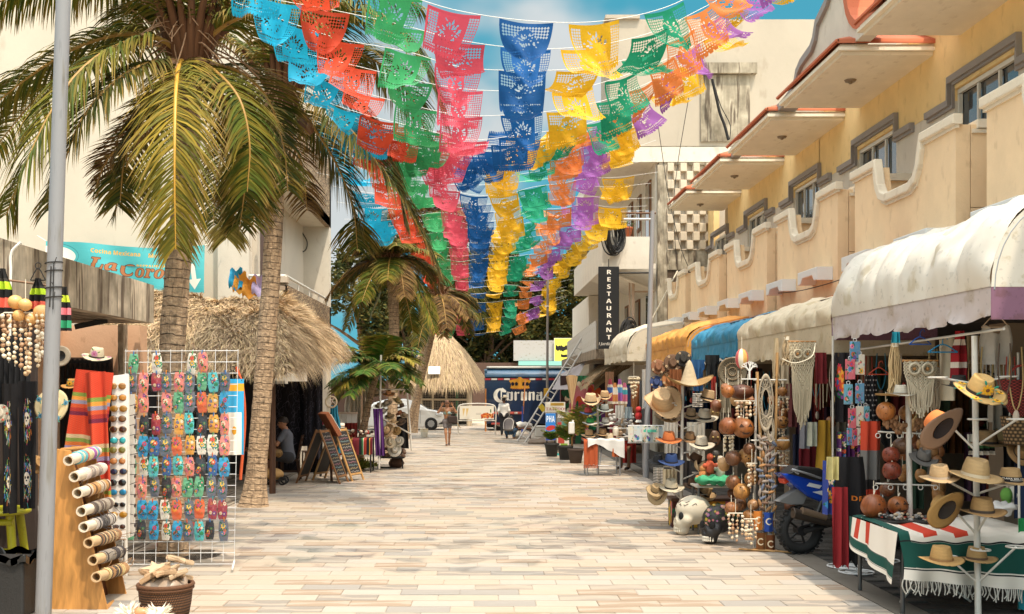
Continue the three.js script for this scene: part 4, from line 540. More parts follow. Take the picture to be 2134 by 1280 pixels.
// ================================================================ cut paper garlands across the street
R = rng(55);
{
  const A0 = [[545, -70], [652, -48], [822, -12], [950, 20], [1094, 42], [1235, 43], [1382, 20], [1500, -40], [1585, -90], [1650, -130]], A1 = [[715, 222], [790, 250], [880, 272], [972, 288], [1078, 284], [1172, 270], [1242, 248], [1292, 228], [1332, 212], [1378, 192]];
  const B = [[19, A1.map(([x, y]) => [lerp(x, 1000, 0.24), lerp(y, 320, 0.4)])], [22, [[690, 270], [765, 300], [835, 325], [900, 338], [968, 340], [1040, 338], [1110, 330], [1175, 322], [1235, 305], [1295, 285]]], [30, [[790, 455], [848, 452], [900, 440], [950, 442], [1003, 455], [1062, 455], [1112, 435], [1165, 430], [1220, 425], [1280, 432]]], [40, [[845, 545], [885, 537], [920, 535], [957, 535], [998, 530], [1040, 530], [1082, 525], [1124, 520], [1160, 510], [1205, 500]]], [47, [[872, 605], [905, 600], [935, 592], [962, 595], [995, 590], [1032, 590], [1066, 586], [1098, 590], [1122, 590], [1150, 588]]], [53, [[882, 645], [908, 682], [936, 688], [965, 690], [992, 695], [1028, 690], [1055, 690], [1080, 680], [1106, 665], [1132, 655]]]];
  const COLS = [['cyan', [0.015, 0.42, 0.66]], ['scarlet', [0.68, 0.075, 0.03]], ['green', [0.05, 0.36, 0.13]], ['pink', [0.66, 0.085, 0.13]], ['blue', [0.008, 0.10, 0.32]], ['yellow', [0.78, 0.44, 0.02]], ['emerald', [0.015, 0.30, 0.16]], ['orange', [0.78, 0.24, 0.06]], ['purple', [0.34, 0.12, 0.42]], ['yellow', [0.76, 0.44, 0.02]]];
  const cut = (s) => canvasTex(320, 256, (x, w, h) => {
    const r = rng(s); x.fillStyle = '#fff'; x.fillRect(0, 0, w, h); x.fillStyle = '#000'; const hole = (a, b, c, d, t = 0) => { x.beginPath(); x.ellipse(a, b, c, d, t, 0, 7); x.fill(); };
    if (s !== 2) for (const [x0, x1] of s === 1 ? [[14, 120], [214, 306]] : [[14, 60], [260, 306]]) for (let a = x0; a < x1; a += 15) for (let b = 22; b < 200; b += 15) x.fillRect(a, b, 11, 11); else for (let a = 14; a < 300; a += 18) for (let b = 20; b < 75; b += 18) { x.save(); x.translate(a + 9, b + 9); x.rotate(0.78); x.fillRect(-6, -6, 12, 12); x.restore(); }
    x.fillStyle = '#fff'; hole(160, 110, 62, 74); x.fillStyle = '#000'; for (let k = 0; k < 44; k++) { const a = r() * 6.28, q = 18 + r() * 62; hole(160 + Math.cos(a) * q * 1.1, 112 + Math.sin(a) * q, 3 + r() * 8, 2 + r() * 4, a); }
    for (let a = 16; a < 310; a += 13) { hole(a, 208, 4, 6); hole(a + 6, 226, 3, 3); } for (let a = 0; a < 330; a += 22) { x.beginPath(); x.moveTo(a - 5, 258); x.lineTo(a + 5, 258); x.lineTo(a, 240); x.fill(); }
  });
  const cuts = [1, 2, 3].map((s) => { const t = cut(s); t.flipY = true; return t; });
  const mats = COLS.map(([, c]) => cuts.map((a, i) => mt(c.map((q) => Math.min(0.85, q * [1, 0.84, 1.12][i])), { k: 'flag' + c + i, alphaMap: a, alphaTest: 0.5, roughness: 0.75, bumpMap: TX.plaster, bumpScale: 0.02, transmission: 0.42, thickness: 0, specularIntensity: 0.3 })));
  const W = 0.52, H = 0.44, shapes = [];
  for (let s = 0; s < 14; s++) { const sw = rr(0.0, 0.6), cu = rr(-1.2, 1.2), pin = rr(0.05, 0.55), tw = rr(-0.6, 0.6), fold = R() < 0.45 ? rr(0.5, 1.3) : 0, ph = R() * 6; shapes.push((swing) => sheet((u, v) => { const b = 1 - v, x = (u - 0.5) * W * (1 - pin * b * b) + tw * b * b * 0.14, a = swing + sw + b * cu + tw * (u - 0.5) * b, sag = 0.03 * Math.sin(u * Math.PI), wave = 0.06 * Math.sin(u * 6 + ph + b * 4) * b + 0.03 * Math.sin(u * 13 + ph * 2 - b * 5) * b - fold * b * b * 0.2 * (u < 0.4 ? (0.4 - u) / 0.4 : 0); return V(x, -sag - H * b * Math.cos(a), -H * b * Math.sin(a) + wave); }, 9, 7)); }
  const garland = (pts, label, swing, k) => {
    const g = thing('paper_garland', label, 'garland', null, 0, 'cut paper garlands across the street'), ext2 = [pts[0].clone().multiplyScalar(2).sub(pts[1]).add(V(-0.2, 0.1, 0)), ...pts, pts[9].clone().multiplyScalar(2).sub(pts[8]).add(V(0.2, 0.1, 0))], c = CR(ext2);
    M('string', [new THREE.TubeGeometry(c, 60, 0.0035, 4)], mt([0.78, 0.76, 0.72]), g);
    pts.forEach((p, i) => {
      const a = ext2[i], b = ext2[i + 2], T = b.clone().sub(a).normalize(), gap = b.distanceTo(a) / 2, f = part('flag', flagGeo(Math.floor(R() * 14), swing), mats[i][Math.floor(R() * 3)], g, p.x, p.y, p.z), Z = V(0, 0, 1).addScaledVector(T, -T.z).normalize(), Y = Z.clone().cross(T).normalize();
      f.quaternion.setFromRotationMatrix(new THREE.Matrix4().makeBasis(T, Y, Z)); { const s = Math.min(swing === 0.15 ? 1.04 : 1.5, gap / W * 0.98); f.scale.set(s, Math.min(1.25, s), 1); }; f.rotateX(rr(-0.12, 0.12)); f.userData = { label: COLS[i][0] + ' cut paper flag' };
    });
  };
  const geos = new Map(); function flagGeo(i, s) { const q = Math.round((s + rr(-0.15, 0.15)) * 5) / 5, key = i + '/' + q; if (!geos.has(key)) geos.set(key, shapes[i](q)); return geos.get(key); }
  for (let k = 0; k < 6; k++) { const t = k / 5, d = lerp(11, 15, t); garland(A0.map(([x, y], i) => at(lerp(x, A1[i][0], t) + rr(-6, 6), lerp(y, A1[i][1], Math.pow(t, 0.92)) + rr(-4, 4), d + Math.max(0, i - 5) * 0.35)), `${ORD[k]} string of cut paper flags from the near end, high over the street`, 0.15, k); }
  for (let k = 0; k < 33; k++) { const s = k / 32 * (B.length - 1), i0 = Math.min(Math.floor(s), B.length - 2), t = s - i0, [d0, p0] = B[i0], [d1, p1] = B[i0 + 1], d = lerp(d0, d1, t), sw = k < 3 ? 1.0 : rr(0.5, 1.5); garland(p0.map(([x, y], i) => at(lerp(x, p1[i][0], t) + rr(-3, 3), lerp(y, p1[i][1], t) + rr(-3, 3), d)), k < 14 ? `${ORD[k + 6]} string of cut paper flags from the near end, above the middle street` : `${ORD[32 - k]} string of cut paper flags counting back from the street end`, sw, k); }
}
// ================================================================ smooth solids from distance fields
function sdfMesh(f, c, half, n) {
  const mc = new MarchingCubes(n, MAT.dark, false, false, 300000), hs = n / 2, p = V(0, 0, 0); mc.isolation = 0;
  for (let z = 0; z < n; z++) for (let y = 0; y < n; y++) for (let x = 0; x < n; x++) { p.set(c.x + (x - hs) / hs * half, c.y + (y - hs) / hs * half, c.z + (z - hs) / hs * half); mc.field[x + y * n + z * n * n] = -f(p); }
  mc.update(); const k = mc.count ?? mc.geometry.drawRange.count, pos = new Float32Array(k * 3); for (let i = 0; i < k; i++) { pos[i * 3] = c.x + mc.positionArray[i * 3] * half; pos[i * 3 + 1] = c.y + mc.positionArray[i * 3 + 1] * half; pos[i * 3 + 2] = c.z + mc.positionArray[i * 3 + 2] * half; }
  const g = new THREE.BufferGeometry(); g.setAttribute('position', new THREE.BufferAttribute(pos, 3)); g.setAttribute('normal', new THREE.BufferAttribute(mc.normalArray.slice(0, k * 3), 3)); g.setAttribute('uv', new THREE.BufferAttribute(new Float32Array(k * 2), 2)); return g;
}
const smin = (a, b, k) => { const h = clamp(0.5 + 0.5 * (b - a) / k, 0, 1); return lerp(b, a, h) - k * h * (1 - h); };
function capsules(bones, k) { // [a, b, ra, rb]
  const B = bones.map(([a, b, ra, rb]) => { const d = b.clone().sub(a); return [a, d, d.lengthSq() || 1e-9, ra, rb]; }), q = V(0, 0, 0);
  return (p) => { let v = 1; for (const [a, d, l, ra, rb] of B) { q.copy(p).sub(a); const t = clamp(q.dot(d) / l, 0, 1); q.addScaledVector(d, -t); v = smin(v, q.length() - lerp(ra, rb, t), k); } return v; };
}
// ================================================================ builders for the goods
function hat(label, px, py, d, wpx, o = {}) { // a hat whose brim is centred on that place; w = brim width in the photograph
  const g = thing(o.name ?? 'straw_hat', label, o.cat ?? 'hat', at(px, py, d), 0); const Rb = mpx(wpx, d) / 2, rc = Rb * (o.rc ?? 0.52), h = Rb * (o.h ?? 0.66), roll = o.roll ?? 0.12, inner = new THREE.Group();
  const crownShape = (u, v) => { const a = u * Math.PI * 2; if (o.cone) { const r = rc * Math.pow(1 - v, 0.62) * (1 + 0.12 * Math.exp(-v * 8)); return V(Math.sin(a) * r, h * v, Math.cos(a) * r); } const s = v < 0.72 ? v / 0.72 : 1, t = v < 0.72 ? 0 : (v - 0.72) / 0.28, r = rc * (1 - 0.16 * s * s - 0.04 * s) * (1 - t * t * 0.999) ** 0.6, x = Math.sin(a) * r * 0.92, z = Math.cos(a) * r * 1.1; let y = h * (s < 1 ? s * (0.92 + 0.0 * s) : 0.92 + 0.08 * Math.sqrt(Math.min(1, t * 2.5))); y -= (o.dent ?? 0.2) * h * Math.exp(-((x / (rc * 0.28)) ** 2)) * sstep(v, 0.72, 0.95); const pinch = (o.pinch ?? 0.2) * sstep(s, 0.5, 1) * Math.max(0, Math.cos(a)) ** 2; return V(x * (1 - pinch), y, z); };
  const y0 = (t, a) => roll * Rb * t * t * (Math.sin(a) ** 2) - (o.dip ?? 0.06) * Rb * t * (Math.cos(a) ** 2) + (o.rim ?? 0) * Rb * t ** 3;
  const brimShape = (u, v) => { const a = u * Math.PI * 2, top = v < 0.5, t = top ? v * 2 : 2 - v * 2, r = lerp(rc * 0.97, Rb, t) * (1 + (roll > 0.3 ? -0.22 * t * Math.sin(a) ** 2 : 0)); return V(Math.sin(a) * r * (1 - 0.04 * (1 - t)), y0(t, a) + (top ? 0.006 : 0), Math.cos(a) * r * 1.04); };
  const cm = o.plain ? mt(o.col, { roughness: 0.85 }) : mt(o.col, { map: rep(TX.straw, 1), bumpMap: TX.straw, bumpScale: 0.003, roughness: 0.8, k: 'st' }), bm = o.brim ? (o.plain ? mt(o.brim) : mt(o.brim, { map: TX.straw, k: 'st' })) : cm;
  const cr = M('crown', [sheet(crownShape, 24, 14)], cm, g); M('brim', [sheet(brimShape, 30, 8)], bm, g);
  if (o.band !== 0) M('band', [sheet((u, v) => { const q = crownShape(u, 0.02 + v * (o.bandH ?? 0.2) * 0.72), a = u * Math.PI * 2; return V(q.x + Math.sin(a) * 0.004, q.y, q.z + Math.cos(a) * 0.004); }, 26, 2)], mt(o.band ?? [0.03, 0.022, 0.018], o.bandMap ? { map: o.bandMap } : {}), g);
  if (o.under) M('lining', [sheet((u, v) => { const a = u * 6.2832; return V(Math.sin(a) * rc * 0.9 * v, -0.004 + h * 0.5 * (1 - v), Math.cos(a) * rc * v); }, 20, 4)], mt(o.under), g);
  if (o.flowers) for (let k = 0; k < o.flowers; k++) { const a = k / o.flowers * 6.28 + 0.5, t = 0.62, r = lerp(rc, Rb, t), q = V(Math.sin(a) * r, y0(t, a) + 0.012, Math.cos(a) * r); flower(g, q, Rb * 0.2, o.fcol ?? [[0.75, 0.42, 0.02], [0.12, 0.05, 0.02], [0.02, 0.22, 0.12]]); }
  if (o.crownFlower) flower(g, V(0, h * 0.5, rc * 1.06), Rb * 0.3, o.fcol ?? [[0.75, 0.42, 0.02], [0.12, 0.05, 0.02], [0.02, 0.22, 0.12]], Math.PI / 2);
  g.rotation.set(o.rx ?? 0.1, o.ry ?? 0, o.rz ?? 0, 'YXZ'); return g;
}
function flower(parent, q, r, [c, m, l], rx = 0) { const p = [], lv = []; for (let k = 0; k < 9; k++) { const a = k / 9 * 6.28; p.push(tf(sph(r * 0.34, 0, 0, 0, [0.5, 0.12, 1], 7, 5), Math.sin(a) * r * 0.5, 0, Math.cos(a) * r * 0.5, 0, a, 0)); } for (let k = 0; k < 4; k++) { const a = k * 1.57 + 0.5; lv.push(tf(sph(r * 0.4, 0, 0, 0, [0.4, 0.08, 1], 6, 4), Math.sin(a) * r * 1.1, -0.002, Math.cos(a) * r * 1.1, 0, a, 0)); } const f = part('flower', merge([...p.map((g) => tint(g, c)), ...lv.map((g) => tint(g, l)), tint(sph(r * 0.26, 0, 0.003, 0, [1, 0.3, 1], 8, 5), m)]), mt([1, 1, 1], { vertexColors: true, k: 'vc' }), parent, q.x, q.y, q.z, rx); return f; }
const VC = mt([1, 1, 1], { vertexColors: true, k: 'vc' });
function garment(name, label, cat, x0, x1, y0, y1, d, col, o = {}) { // cloth hanging between those places
  const w = mpx(x1 - x0, d), h = mpx(y1 - y0, d), c = at((x0 + x1) / 2, y1, d), g = thing(name, label, cat, c), n = o.folds ?? 5, ph = R() * 6, sh = o.shape ?? ((v) => 1);
  const f = (u, v) => { const s = sh(v), x = (u - 0.5) * w * s, b = 1 - v; return V(x + (o.lean ?? 0) * w * b, h * v - (o.neck ? h * o.neck * Math.exp(-(((u - 0.5) / 0.16) ** 2)) * sstep(v, 0.8, 1) : 0) - (o.jag ? h * o.jag * Math.abs(((u * 3) % 1) - 0.5) * (1 - v) ** 3 : 0), (o.depth ?? 0.05) * Math.sin(u * n * 6.28 + ph + b) * (0.4 + 0.6 * b) + 0.03 * Math.sin(u * 3.1)); };
  M(o.part ?? 'cloth', [sheet(f, Math.max(16, n * 6), 14)], o.map ? cloth(o.tint ?? [1, 1, 1], { map: o.map, k: o.map.uuid + (o.tint ?? '') }) : cloth(col), g);
  if (o.back) M('back_cloth', [tf(sheet(f, 16, 6), 0, 0, -0.12)], cloth(o.back), g);
  if (o.fringe) { const p = []; const m = Math.round(w / 0.028); for (let k = 0; k <= m; k++) { const q = f(k / m, 0), l = o.fringe * rr(0.8, 1.15); p.push(rod(q, V(q.x + rr(-0.01, 0.01), q.y - l, q.z + rr(-0.01, 0.01)), 0.005, 0.004, 4)); } M('fringe', p, cloth(o.fcol ?? col), g).userData = { kind: 'stuff' }; }
  if (o.hanger) M('hanger', [tube([V(-w * 0.42, h - 0.02, 0), V(0, h + 0.1, 0), V(w * 0.42, h - 0.02, 0)], 0.006, 12, 5), rod(V(-w * 0.42, h - 0.02, 0), V(w * 0.42, h - 0.02, 0), 0.006), tor(0.03, 0.005, 0, h + 0.13, 0)], mt(o.hanger), g);
  return g;
}
const DRESS = (v) => lerp(1, 0.55, sstep(v, 0.55, 0.9)), TEE = (v) => (v > 0.68 ? 1 : 0.72), TOP = (v) => 0.75 + 0.25 * Math.sin(v * 3);
function macrame(label, px, y0, y1, wpx, d, col, o = {}) {
  const g = thing('macrame_hanging', label, 'wall hanging', at(px, y0, d)), w = mpx(wpx, d), h = mpx(y1 - y0, d), m = cloth(col), p = [], q = [], n = o.n ?? 12;
  M('dowel', [rod(V(-w * 0.55, 0, 0), V(w * 0.55, 0, 0), 0.012)], MAT.wood, g);
  const body = (v) => 1 - (o.taper ?? 0.45) * v;
  for (let k = 0; k < n; k++) for (const s of [0, 1]) { const pts = []; for (let i = 0; i <= 10; i++) { const v = i / 10 * 0.55; pts.push(V(((k + 0.5) / n - 0.5 + (((i + s + k) % 2) - 0.5) / n) * w * body(v) * (1 + 0.1 * Math.sin(v * 9)), -h * v, 0.012 * (s ? 1 : -1) * ((i % 2) - 0.5))); } p.push(tube(pts, 0.009, 22, 5)); }
  for (let k = 0; k < n * 3; k++) { const u = (k + 0.5) / n / 3 - 0.5, v0 = 0.55 * (1 - 0.5 * Math.abs(u * 2)); q.push(tube([V(u * w * body(v0), -h * v0, 0.01), V(u * w * body(0.8) + rr(-0.01, 0.01), -h * 0.78, rr(-0.02, 0.02)), V(u * w * body(1) + rr(-0.02, 0.02), -h * (1 - 0.3 * Math.abs(u)) * rr(0.92, 1.02), rr(-0.02, 0.02))], 0.008, 8, 4)); }
  M('knotted_net', p, m, g); M('tassels', q, m, g).userData = { kind: 'stuff' };
  if (o.eyes) for (const s of [-1, 1]) { part('ring', tor(w * 0.16, 0.014, 0, 0, 0.02), m, g, s * w * 0.2, -h * 0.14, 0.01); part('bead', sph(w * 0.06), MAT.wood, g, s * w * 0.2, -h * 0.14, 0.02); }
  return g;
}
function calabash(label, px, py, rp, d, o = {}) { // a carved dried gourd
  const r = mpx(rp, d), g = thing('carved_gourd', label, 'gourd', at(px, py, d)), c = o.col ?? [0.42, 0.16, 0.04];
  M('gourd', [noisy(sph(r, 0, 0, 0, o.s ?? [1, 0.95, 1], 22, 16), r * 0.05, 2.2 / r, Math.floor(px))], mt(c.map((q) => q * (0.7 + 0.4 * ((px * 37 + py * 11) % 10) / 10)), { roughness: 0.42, map: TX.wood, bumpMap: TX.plaster, bumpScale: 0.03 }), g);
  const h = []; for (let k = 0; k < (o.holes ?? 10); k++) { const a = rr(-1.3, 1.3), b = rr(-0.7, 0.7), q = V(Math.sin(a) * Math.cos(b), Math.sin(b), Math.cos(a) * Math.cos(b)).multiply(V(...(o.s ?? [1, 0.95, 1]))).multiplyScalar(r * 1.0); h.push(sph(r * rr(0.05, 0.1), q.x, q.y, q.z, [1, 1, 0.35], 7, 5)); } M('carving', h, mt([0.07, 0.025, 0.01]), g);
  M('stem', [rod(V(0, r * 0.9, 0), V(rr(-0.01, 0.02), r * 1.25, 0), r * 0.06), rod(V(0, r, 0), V(0, r * (o.cord ?? 2), 0), 0.004)], MAT.twine, g);
  if (o.face) M('cut_face', [-1, 1].map((s) => tf(ext([[-0.22 * r, 0], [0.22 * r, 0], [0, 0.3 * r]], r * 0.12), s * r * 0.38, r * 0.18, r * 0.84, -0.2, s * 0.35)).concat([tf(ext([[-0.4 * r, 0.05 * r], [-0.2 * r, -0.16 * r], [0.2 * r, -0.16 * r], [0.4 * r, 0.05 * r], [0, -0.02 * r]], r * 0.12), 0, -r * 0.35, r * 0.86, 0.25)]), mt([0.05, 0.02, 0.01]), g);
  return g;
}
const SHELL = noisy(sph(1, 0, 0, 0, [1, 0.75, 0.85], 9, 7), 0.22, 1.6, 4), SHELLM = [[0.74, 0.58, 0.38], [0.78, 0.68, 0.52], [0.62, 0.42, 0.24], [0.42, 0.24, 0.13]].map((c) => mt(c, { roughness: 0.5 }));
function chime(label, x0, x1, y0, y1, d, n, o = {}) { // strings of shells under gourds or a ring
  const g = thing('shell_chime', label, 'wind chime', at((x0 + x1) / 2, y0, d)), w = mpx(x1 - x0, d), h = mpx(y1 - y0, d), r = mpx(o.r ?? 4.6, d), st = [];
  for (let k = 0; k < n; k++) { const x = ((k + 0.5) / n - 0.5) * w, z = rr(-0.08, 0.08), l = h * (1 - (o.taper ?? 0.3) * Math.abs((k + 0.5) / n - 0.5) * 2) * rr(0.9, 1); st.push(rod(V(x, 0, z), V(x, -l, z), 0.0025, 0.0025, 4)); for (let y = r * 1.4; y < l; y += r * (o.gap ?? 2.2) * rr(0.85, 1.3)) { const s = r * rr(0.75, 1.2); part('shell', SHELL, o.mats ? mt(pick(o.mats), { roughness: 0.4 }) : pick(SHELLM), g, x + rr(-0.4, 0.4) * r, -y, z + rr(-0.3, 0.3) * r, R() * 3, R() * 3, R() * 3, s); } }
  M('string', st, MAT.twine, g); for (const [px, py, rp] of o.gourds ?? []) { const q = at(px, py, d).sub(g.position); part('gourd', noisy(sph(mpx(rp, d), 0, 0, 0, [1, 0.95, 1], 18, 14), mpx(rp, d) * 0.06, 9), mt([0.72, 0.40, 0.14], { roughness: 0.35 }), g, q.x, q.y, q.z + rr(-0.05, 0.05)); }
  M('hanger_cord', [rod(V(0, 0, 0), V(0, mpx(o.top ?? 30, d), 0), 0.004), rod(V(-w / 2, 0, 0), V(w / 2, 0, 0), 0.008)], MAT.twine, g); return g;
}
function blossoms(base, seed, w = 96, h = 160, n = 5) { return canvasTex(w, h, (x) => { const r = rng(seed), P = ['#d8572a', '#e9a13a', '#c8324a', '#2f7fb5', '#f0dcc0', '#2e8a5a', '#7b3f8c', '#f2c14a', '#e87f8f']; x.fillStyle = base; x.fillRect(0, 0, w, h); for (let k = 0; k < 16; k++) { x.globalAlpha = 0.22; x.fillStyle = P[Math.floor(r() * 9)]; x.fillRect(r() * w, r() * h, 4 + r() * 14, 3 + r() * 20); } x.globalAlpha = 1; for (let k = 0; k < n; k++) { const a = w * (0.2 + r() * 0.6), b = h * (0.15 + r() * 0.7), s = w * (0.08 + r() * 0.16); x.fillStyle = '#1f5d3c'; for (let q = 0; q < 3; q++) { x.beginPath(); x.ellipse(a + (r() - 0.5) * s * 3, b + (r() - 0.5) * s * 3, s * 0.7, s * 0.28, r() * 3, 0, 7); x.fill(); } x.fillStyle = P[Math.floor(r() * 9)]; for (let q = 0; q < 7; q++) { x.beginPath(); x.ellipse(a + Math.cos(q * 0.9) * s * 0.6, b + Math.sin(q * 0.9) * s * 0.6, s * 0.5, s * 0.3, q * 0.9, 0, 7); x.fill(); } x.fillStyle = P[Math.floor(r() * 9)]; x.beginPath(); x.arc(a, b, s * 0.35, 0, 7); x.fill(); } }); }
const stripes = (cols, n, noise = 0.12) => canvasTex(64, 512, (x, w, h) => { let y = 0, k = 0; while (y < h) { const [c, t] = cols[k % cols.length]; x.fillStyle = c; x.fillRect(0, y, w, t * h / n + 1); y += t * h / n; k++; } x.globalAlpha = noise; for (let a = 0; a < w; a += 4) for (let b = 0; b < h; b += 4) { x.fillStyle = (a / 4 + b / 4) % 2 ? '#000' : '#fff'; x.fillRect(a, b, 2, 2); } });

// ================================================================ the stall in front of the salmon shop
R = rng(61);
{ // wire grid of embroidered masks
  const d = 13.4, g = thing('wire_rack', 'white wire grid rack hung with rows of embroidered face masks', 'rack', null), w = [];
  const skew = (y) => (y - 730) / 450 * -8;
  for (let k = 0; k <= 10; k++) { const x = 262 + k * 23.4; w.push(rod(at(x, 728, d), at(x + skew(1180), 1178 - k * 0.8, d), 0.0038, 0.0038, 5)); }
  for (let k = 0; k <= 19; k++) { const y = 732 + k * 23.4; w.push(rod(at(260 + skew(y), y, d), at(497 + skew(y), y - 1, d), 0.0045, 0.0045, 5)); }
  M('wire_grid', w, MAT.wire, g); M('foot', [rod(at(258, 1180, d), at(256, 1195, d - 0.4), 0.012), rod(at(488, 1170, d), at(484, 1186, d - 0.4), 0.012), rod(at(258, 1178, d), at(262, 1160, d + 0.5), 0.012)], MAT.wire, g);
  const bases = [['#e0683c', 'orange red'], ['#30343c', 'black'], ['#2f9fd0', 'bright blue'], ['#5cc8cc', 'turquoise'], ['#a83c4a', 'wine red'], ['#f0ac4a', 'amber'], ['#f2eadc', 'white'], ['#6fb58c', 'green'], ['#6a6f7e', 'slate grey'], ['#ea8a7c', 'coral'], ['#3f68ac', 'navy blue']].map(([c, n], i) => [mt([1, 1, 1], { map: blossoms(c, 40 + i), roughness: 0.8, k: 'mask' + i }), n]);
  const W = mpx(22.5, d), H = mpx(42, d), body = sheet((u, v) => { const a = u * 2 - 1, o = 0.62 + 0.38 * Math.pow(Math.sin(Math.PI * clamp(v * 0.92 + 0.04, 0, 1)), 0.7); return V(a * W / 2 * o, (v - 0.5) * H, 0.02 * (1 - a * a) * Math.sin(v * 3.14) + 0.003 * Math.sin(v * 22)); }, 8, 12);
  const bag = sheet((u, v) => V((u - 0.5) * W * 1.12, (v - 0.5) * H * 1.12, 0.026 + 0.006 * Math.sin(u * 6 + v * 9)), 4, 5), pin = rbox(0.012, 0.05, 0.014, 0.003);
  const bagM = mt([0.9, 0.9, 0.9], { k: 'bag', transmission: 1, thickness: 0, roughness: 0.12 }), pins = ['#38a3ad', '#e08a2e', '#3f7fc0', '#5dab6b', '#d8632f'].map((c) => mt(c));
  const rows = [757, 797, 839, 884, 929, 972, 1016, 1062, 1106], seen = new Set();
  rows.forEach((y, r) => { for (let c = 0; c < 9; c++) {
    if ((r === 0 && [1, 3, 4, 7, 8].includes(c)) || (r === 2 && c === 2)) continue;
    const x = 278 + c * 24 + skew(y) + rr(-2.5, 2.5), [m, n] = pick(bases), t = thing('face_mask', `${n} flowered face mask, ${r === 0 ? 'top' : r === 8 ? 'bottom' : ORD[r]} row, ${ORD[c]} column from the sunglasses panel`, 'face mask', at(x, y + rr(-2, 2), d - 0.02), rr(-0.2, 0.2), 'masks pegged on the wire rack');
    t.rotation.z = rr(-0.07, 0.07); t.scale.set(rr(0.9, 1.06), rr(0.9, 1.06), 1); part('mask', body, m, t); part('bag', bag, bagM, t); part('peg', pin, pick(pins), t, rr(-0.01, 0.01), H * 0.52, 0.012, 0, 0, rr(-0.2, 0.2));
  } });
}
{ // panel of sunglasses
  const d = 12.3, p = thing('sunglasses_display', 'narrow white upright panel carrying a column of sunglasses', 'display panel', null);
  M('panel', [tf(ext([[0, 0], [mpx(36, d), 0], [mpx(42, d), mpx(342, d)], [mpx(10, d), mpx(338, d)]], 0.02, 0.003), ...at(226, 1122, d).toArray())], mt([0.78, 0.75, 0.70], { roughness: 0.6 }), p);
  M('side_rail', [rod(at(268, 1120, d), at(267, 782, d), 0.014), rod(at(262, 1122, d), at(262, 1200, d), 0.02)], MAT.whitemetal, p);
  const L = [['amber brown', [0.30, 0.13, 0.02]], ['mirrored orange', [0.5, 0.2, 0.02]], ['amber', [0.34, 0.16, 0.02]], ['bronze', [0.2, 0.09, 0.03]], ['dark brown', [0.06, 0.025, 0.015]], ['mirrored turquoise', [0.02, 0.35, 0.38]], ['mirrored olive', [0.18, 0.16, 0.03]], ['orange', [0.5, 0.2, 0.06]], ['dark blue', [0.02, 0.03, 0.07]], ['black', [0.012, 0.012, 0.014]], ['mirrored sky blue', [0.02, 0.22, 0.42]], ['small black', [0.01, 0.01, 0.012]], ['golden amber', [0.42, 0.2, 0.02]], ['small brown', [0.08, 0.03, 0.02]]];
  const ys = [805, 829, 852, 873, 895, 918, 938, 961, 983, 1006, 1026, 1052, 1073, 1098];
  ys.forEach((y, i) => { const [n, c] = L[i], t = thing('sunglasses', `${n} sunglasses, ${ORD[i]} pair from the top of the white panel`, 'sunglasses', at(247 + (i % 3) - 2 + Math.max(0, i - 9) * 0.6, y, d - 0.03), 0.2 + rr(-0.1, 0.1)), lm = mt(c, { roughness: 0.08, clearcoat: 1, metalness: 0.3 }), s = i === 11 || i === 13 ? 0.7 : 1;
    for (const k of [-1, 1]) part('lens', sph(0.044 * s, 0, 0, 0, [0.95, 0.75, 0.22], 14, 10), lm, t, k * 0.05 * s, 0, 0.008);
    M('frame', [-1, 1].map((k) => tf(tor(0.043 * s, 0.0035, 0, 0, 0, 0, 0, 0, 18, 5), k * 0.05 * s, 0, 0.008, 0, 0, 0, [0.95, 0.8, 1])).concat([rod(V(-0.008, 0.012, 0.012), V(0.008, 0.012, 0.012), 0.003), rod(V(-0.095 * s, 0.008, 0.005), V(-0.09 * s, 0.004, -0.03), 0.003), rod(V(0.095 * s, 0.008, 0.005), V(0.09 * s, 0.004, -0.03), 0.003)]), mt(i % 2 ? [0.02, 0.015, 0.012] : [0.35, 0.2, 0.06], { roughness: 0.3, k: 'sgf' + i % 2 }), t); });
  const q = thing('sunglasses_display', 'second sunglasses rack seen edge on, with dark frames poking out', 'display panel', null); M('panel', [tf(box(0.03, mpx(300, 12.6), 0.25), ...at(272, 970, 12.75).toArray())], MAT.whitemetal, q);
  const e = []; for (let k = 0; k < 14; k++) { const y = 846 + k * 20.5; e.push(rod(at(270, y, 12.6), at(284 + R() * 4, y + rr(-6, 6), 12.6), 0.004), tf(sph(0.03, 0, 0, 0, [0.3, 0.8, 0.9], 8, 6), ...at(281, y + 3, 12.6).toArray())); } M('dark_frames', e, mt([0.03, 0.02, 0.02], { roughness: 0.2 }), q).userData = { kind: 'stuff' };
}
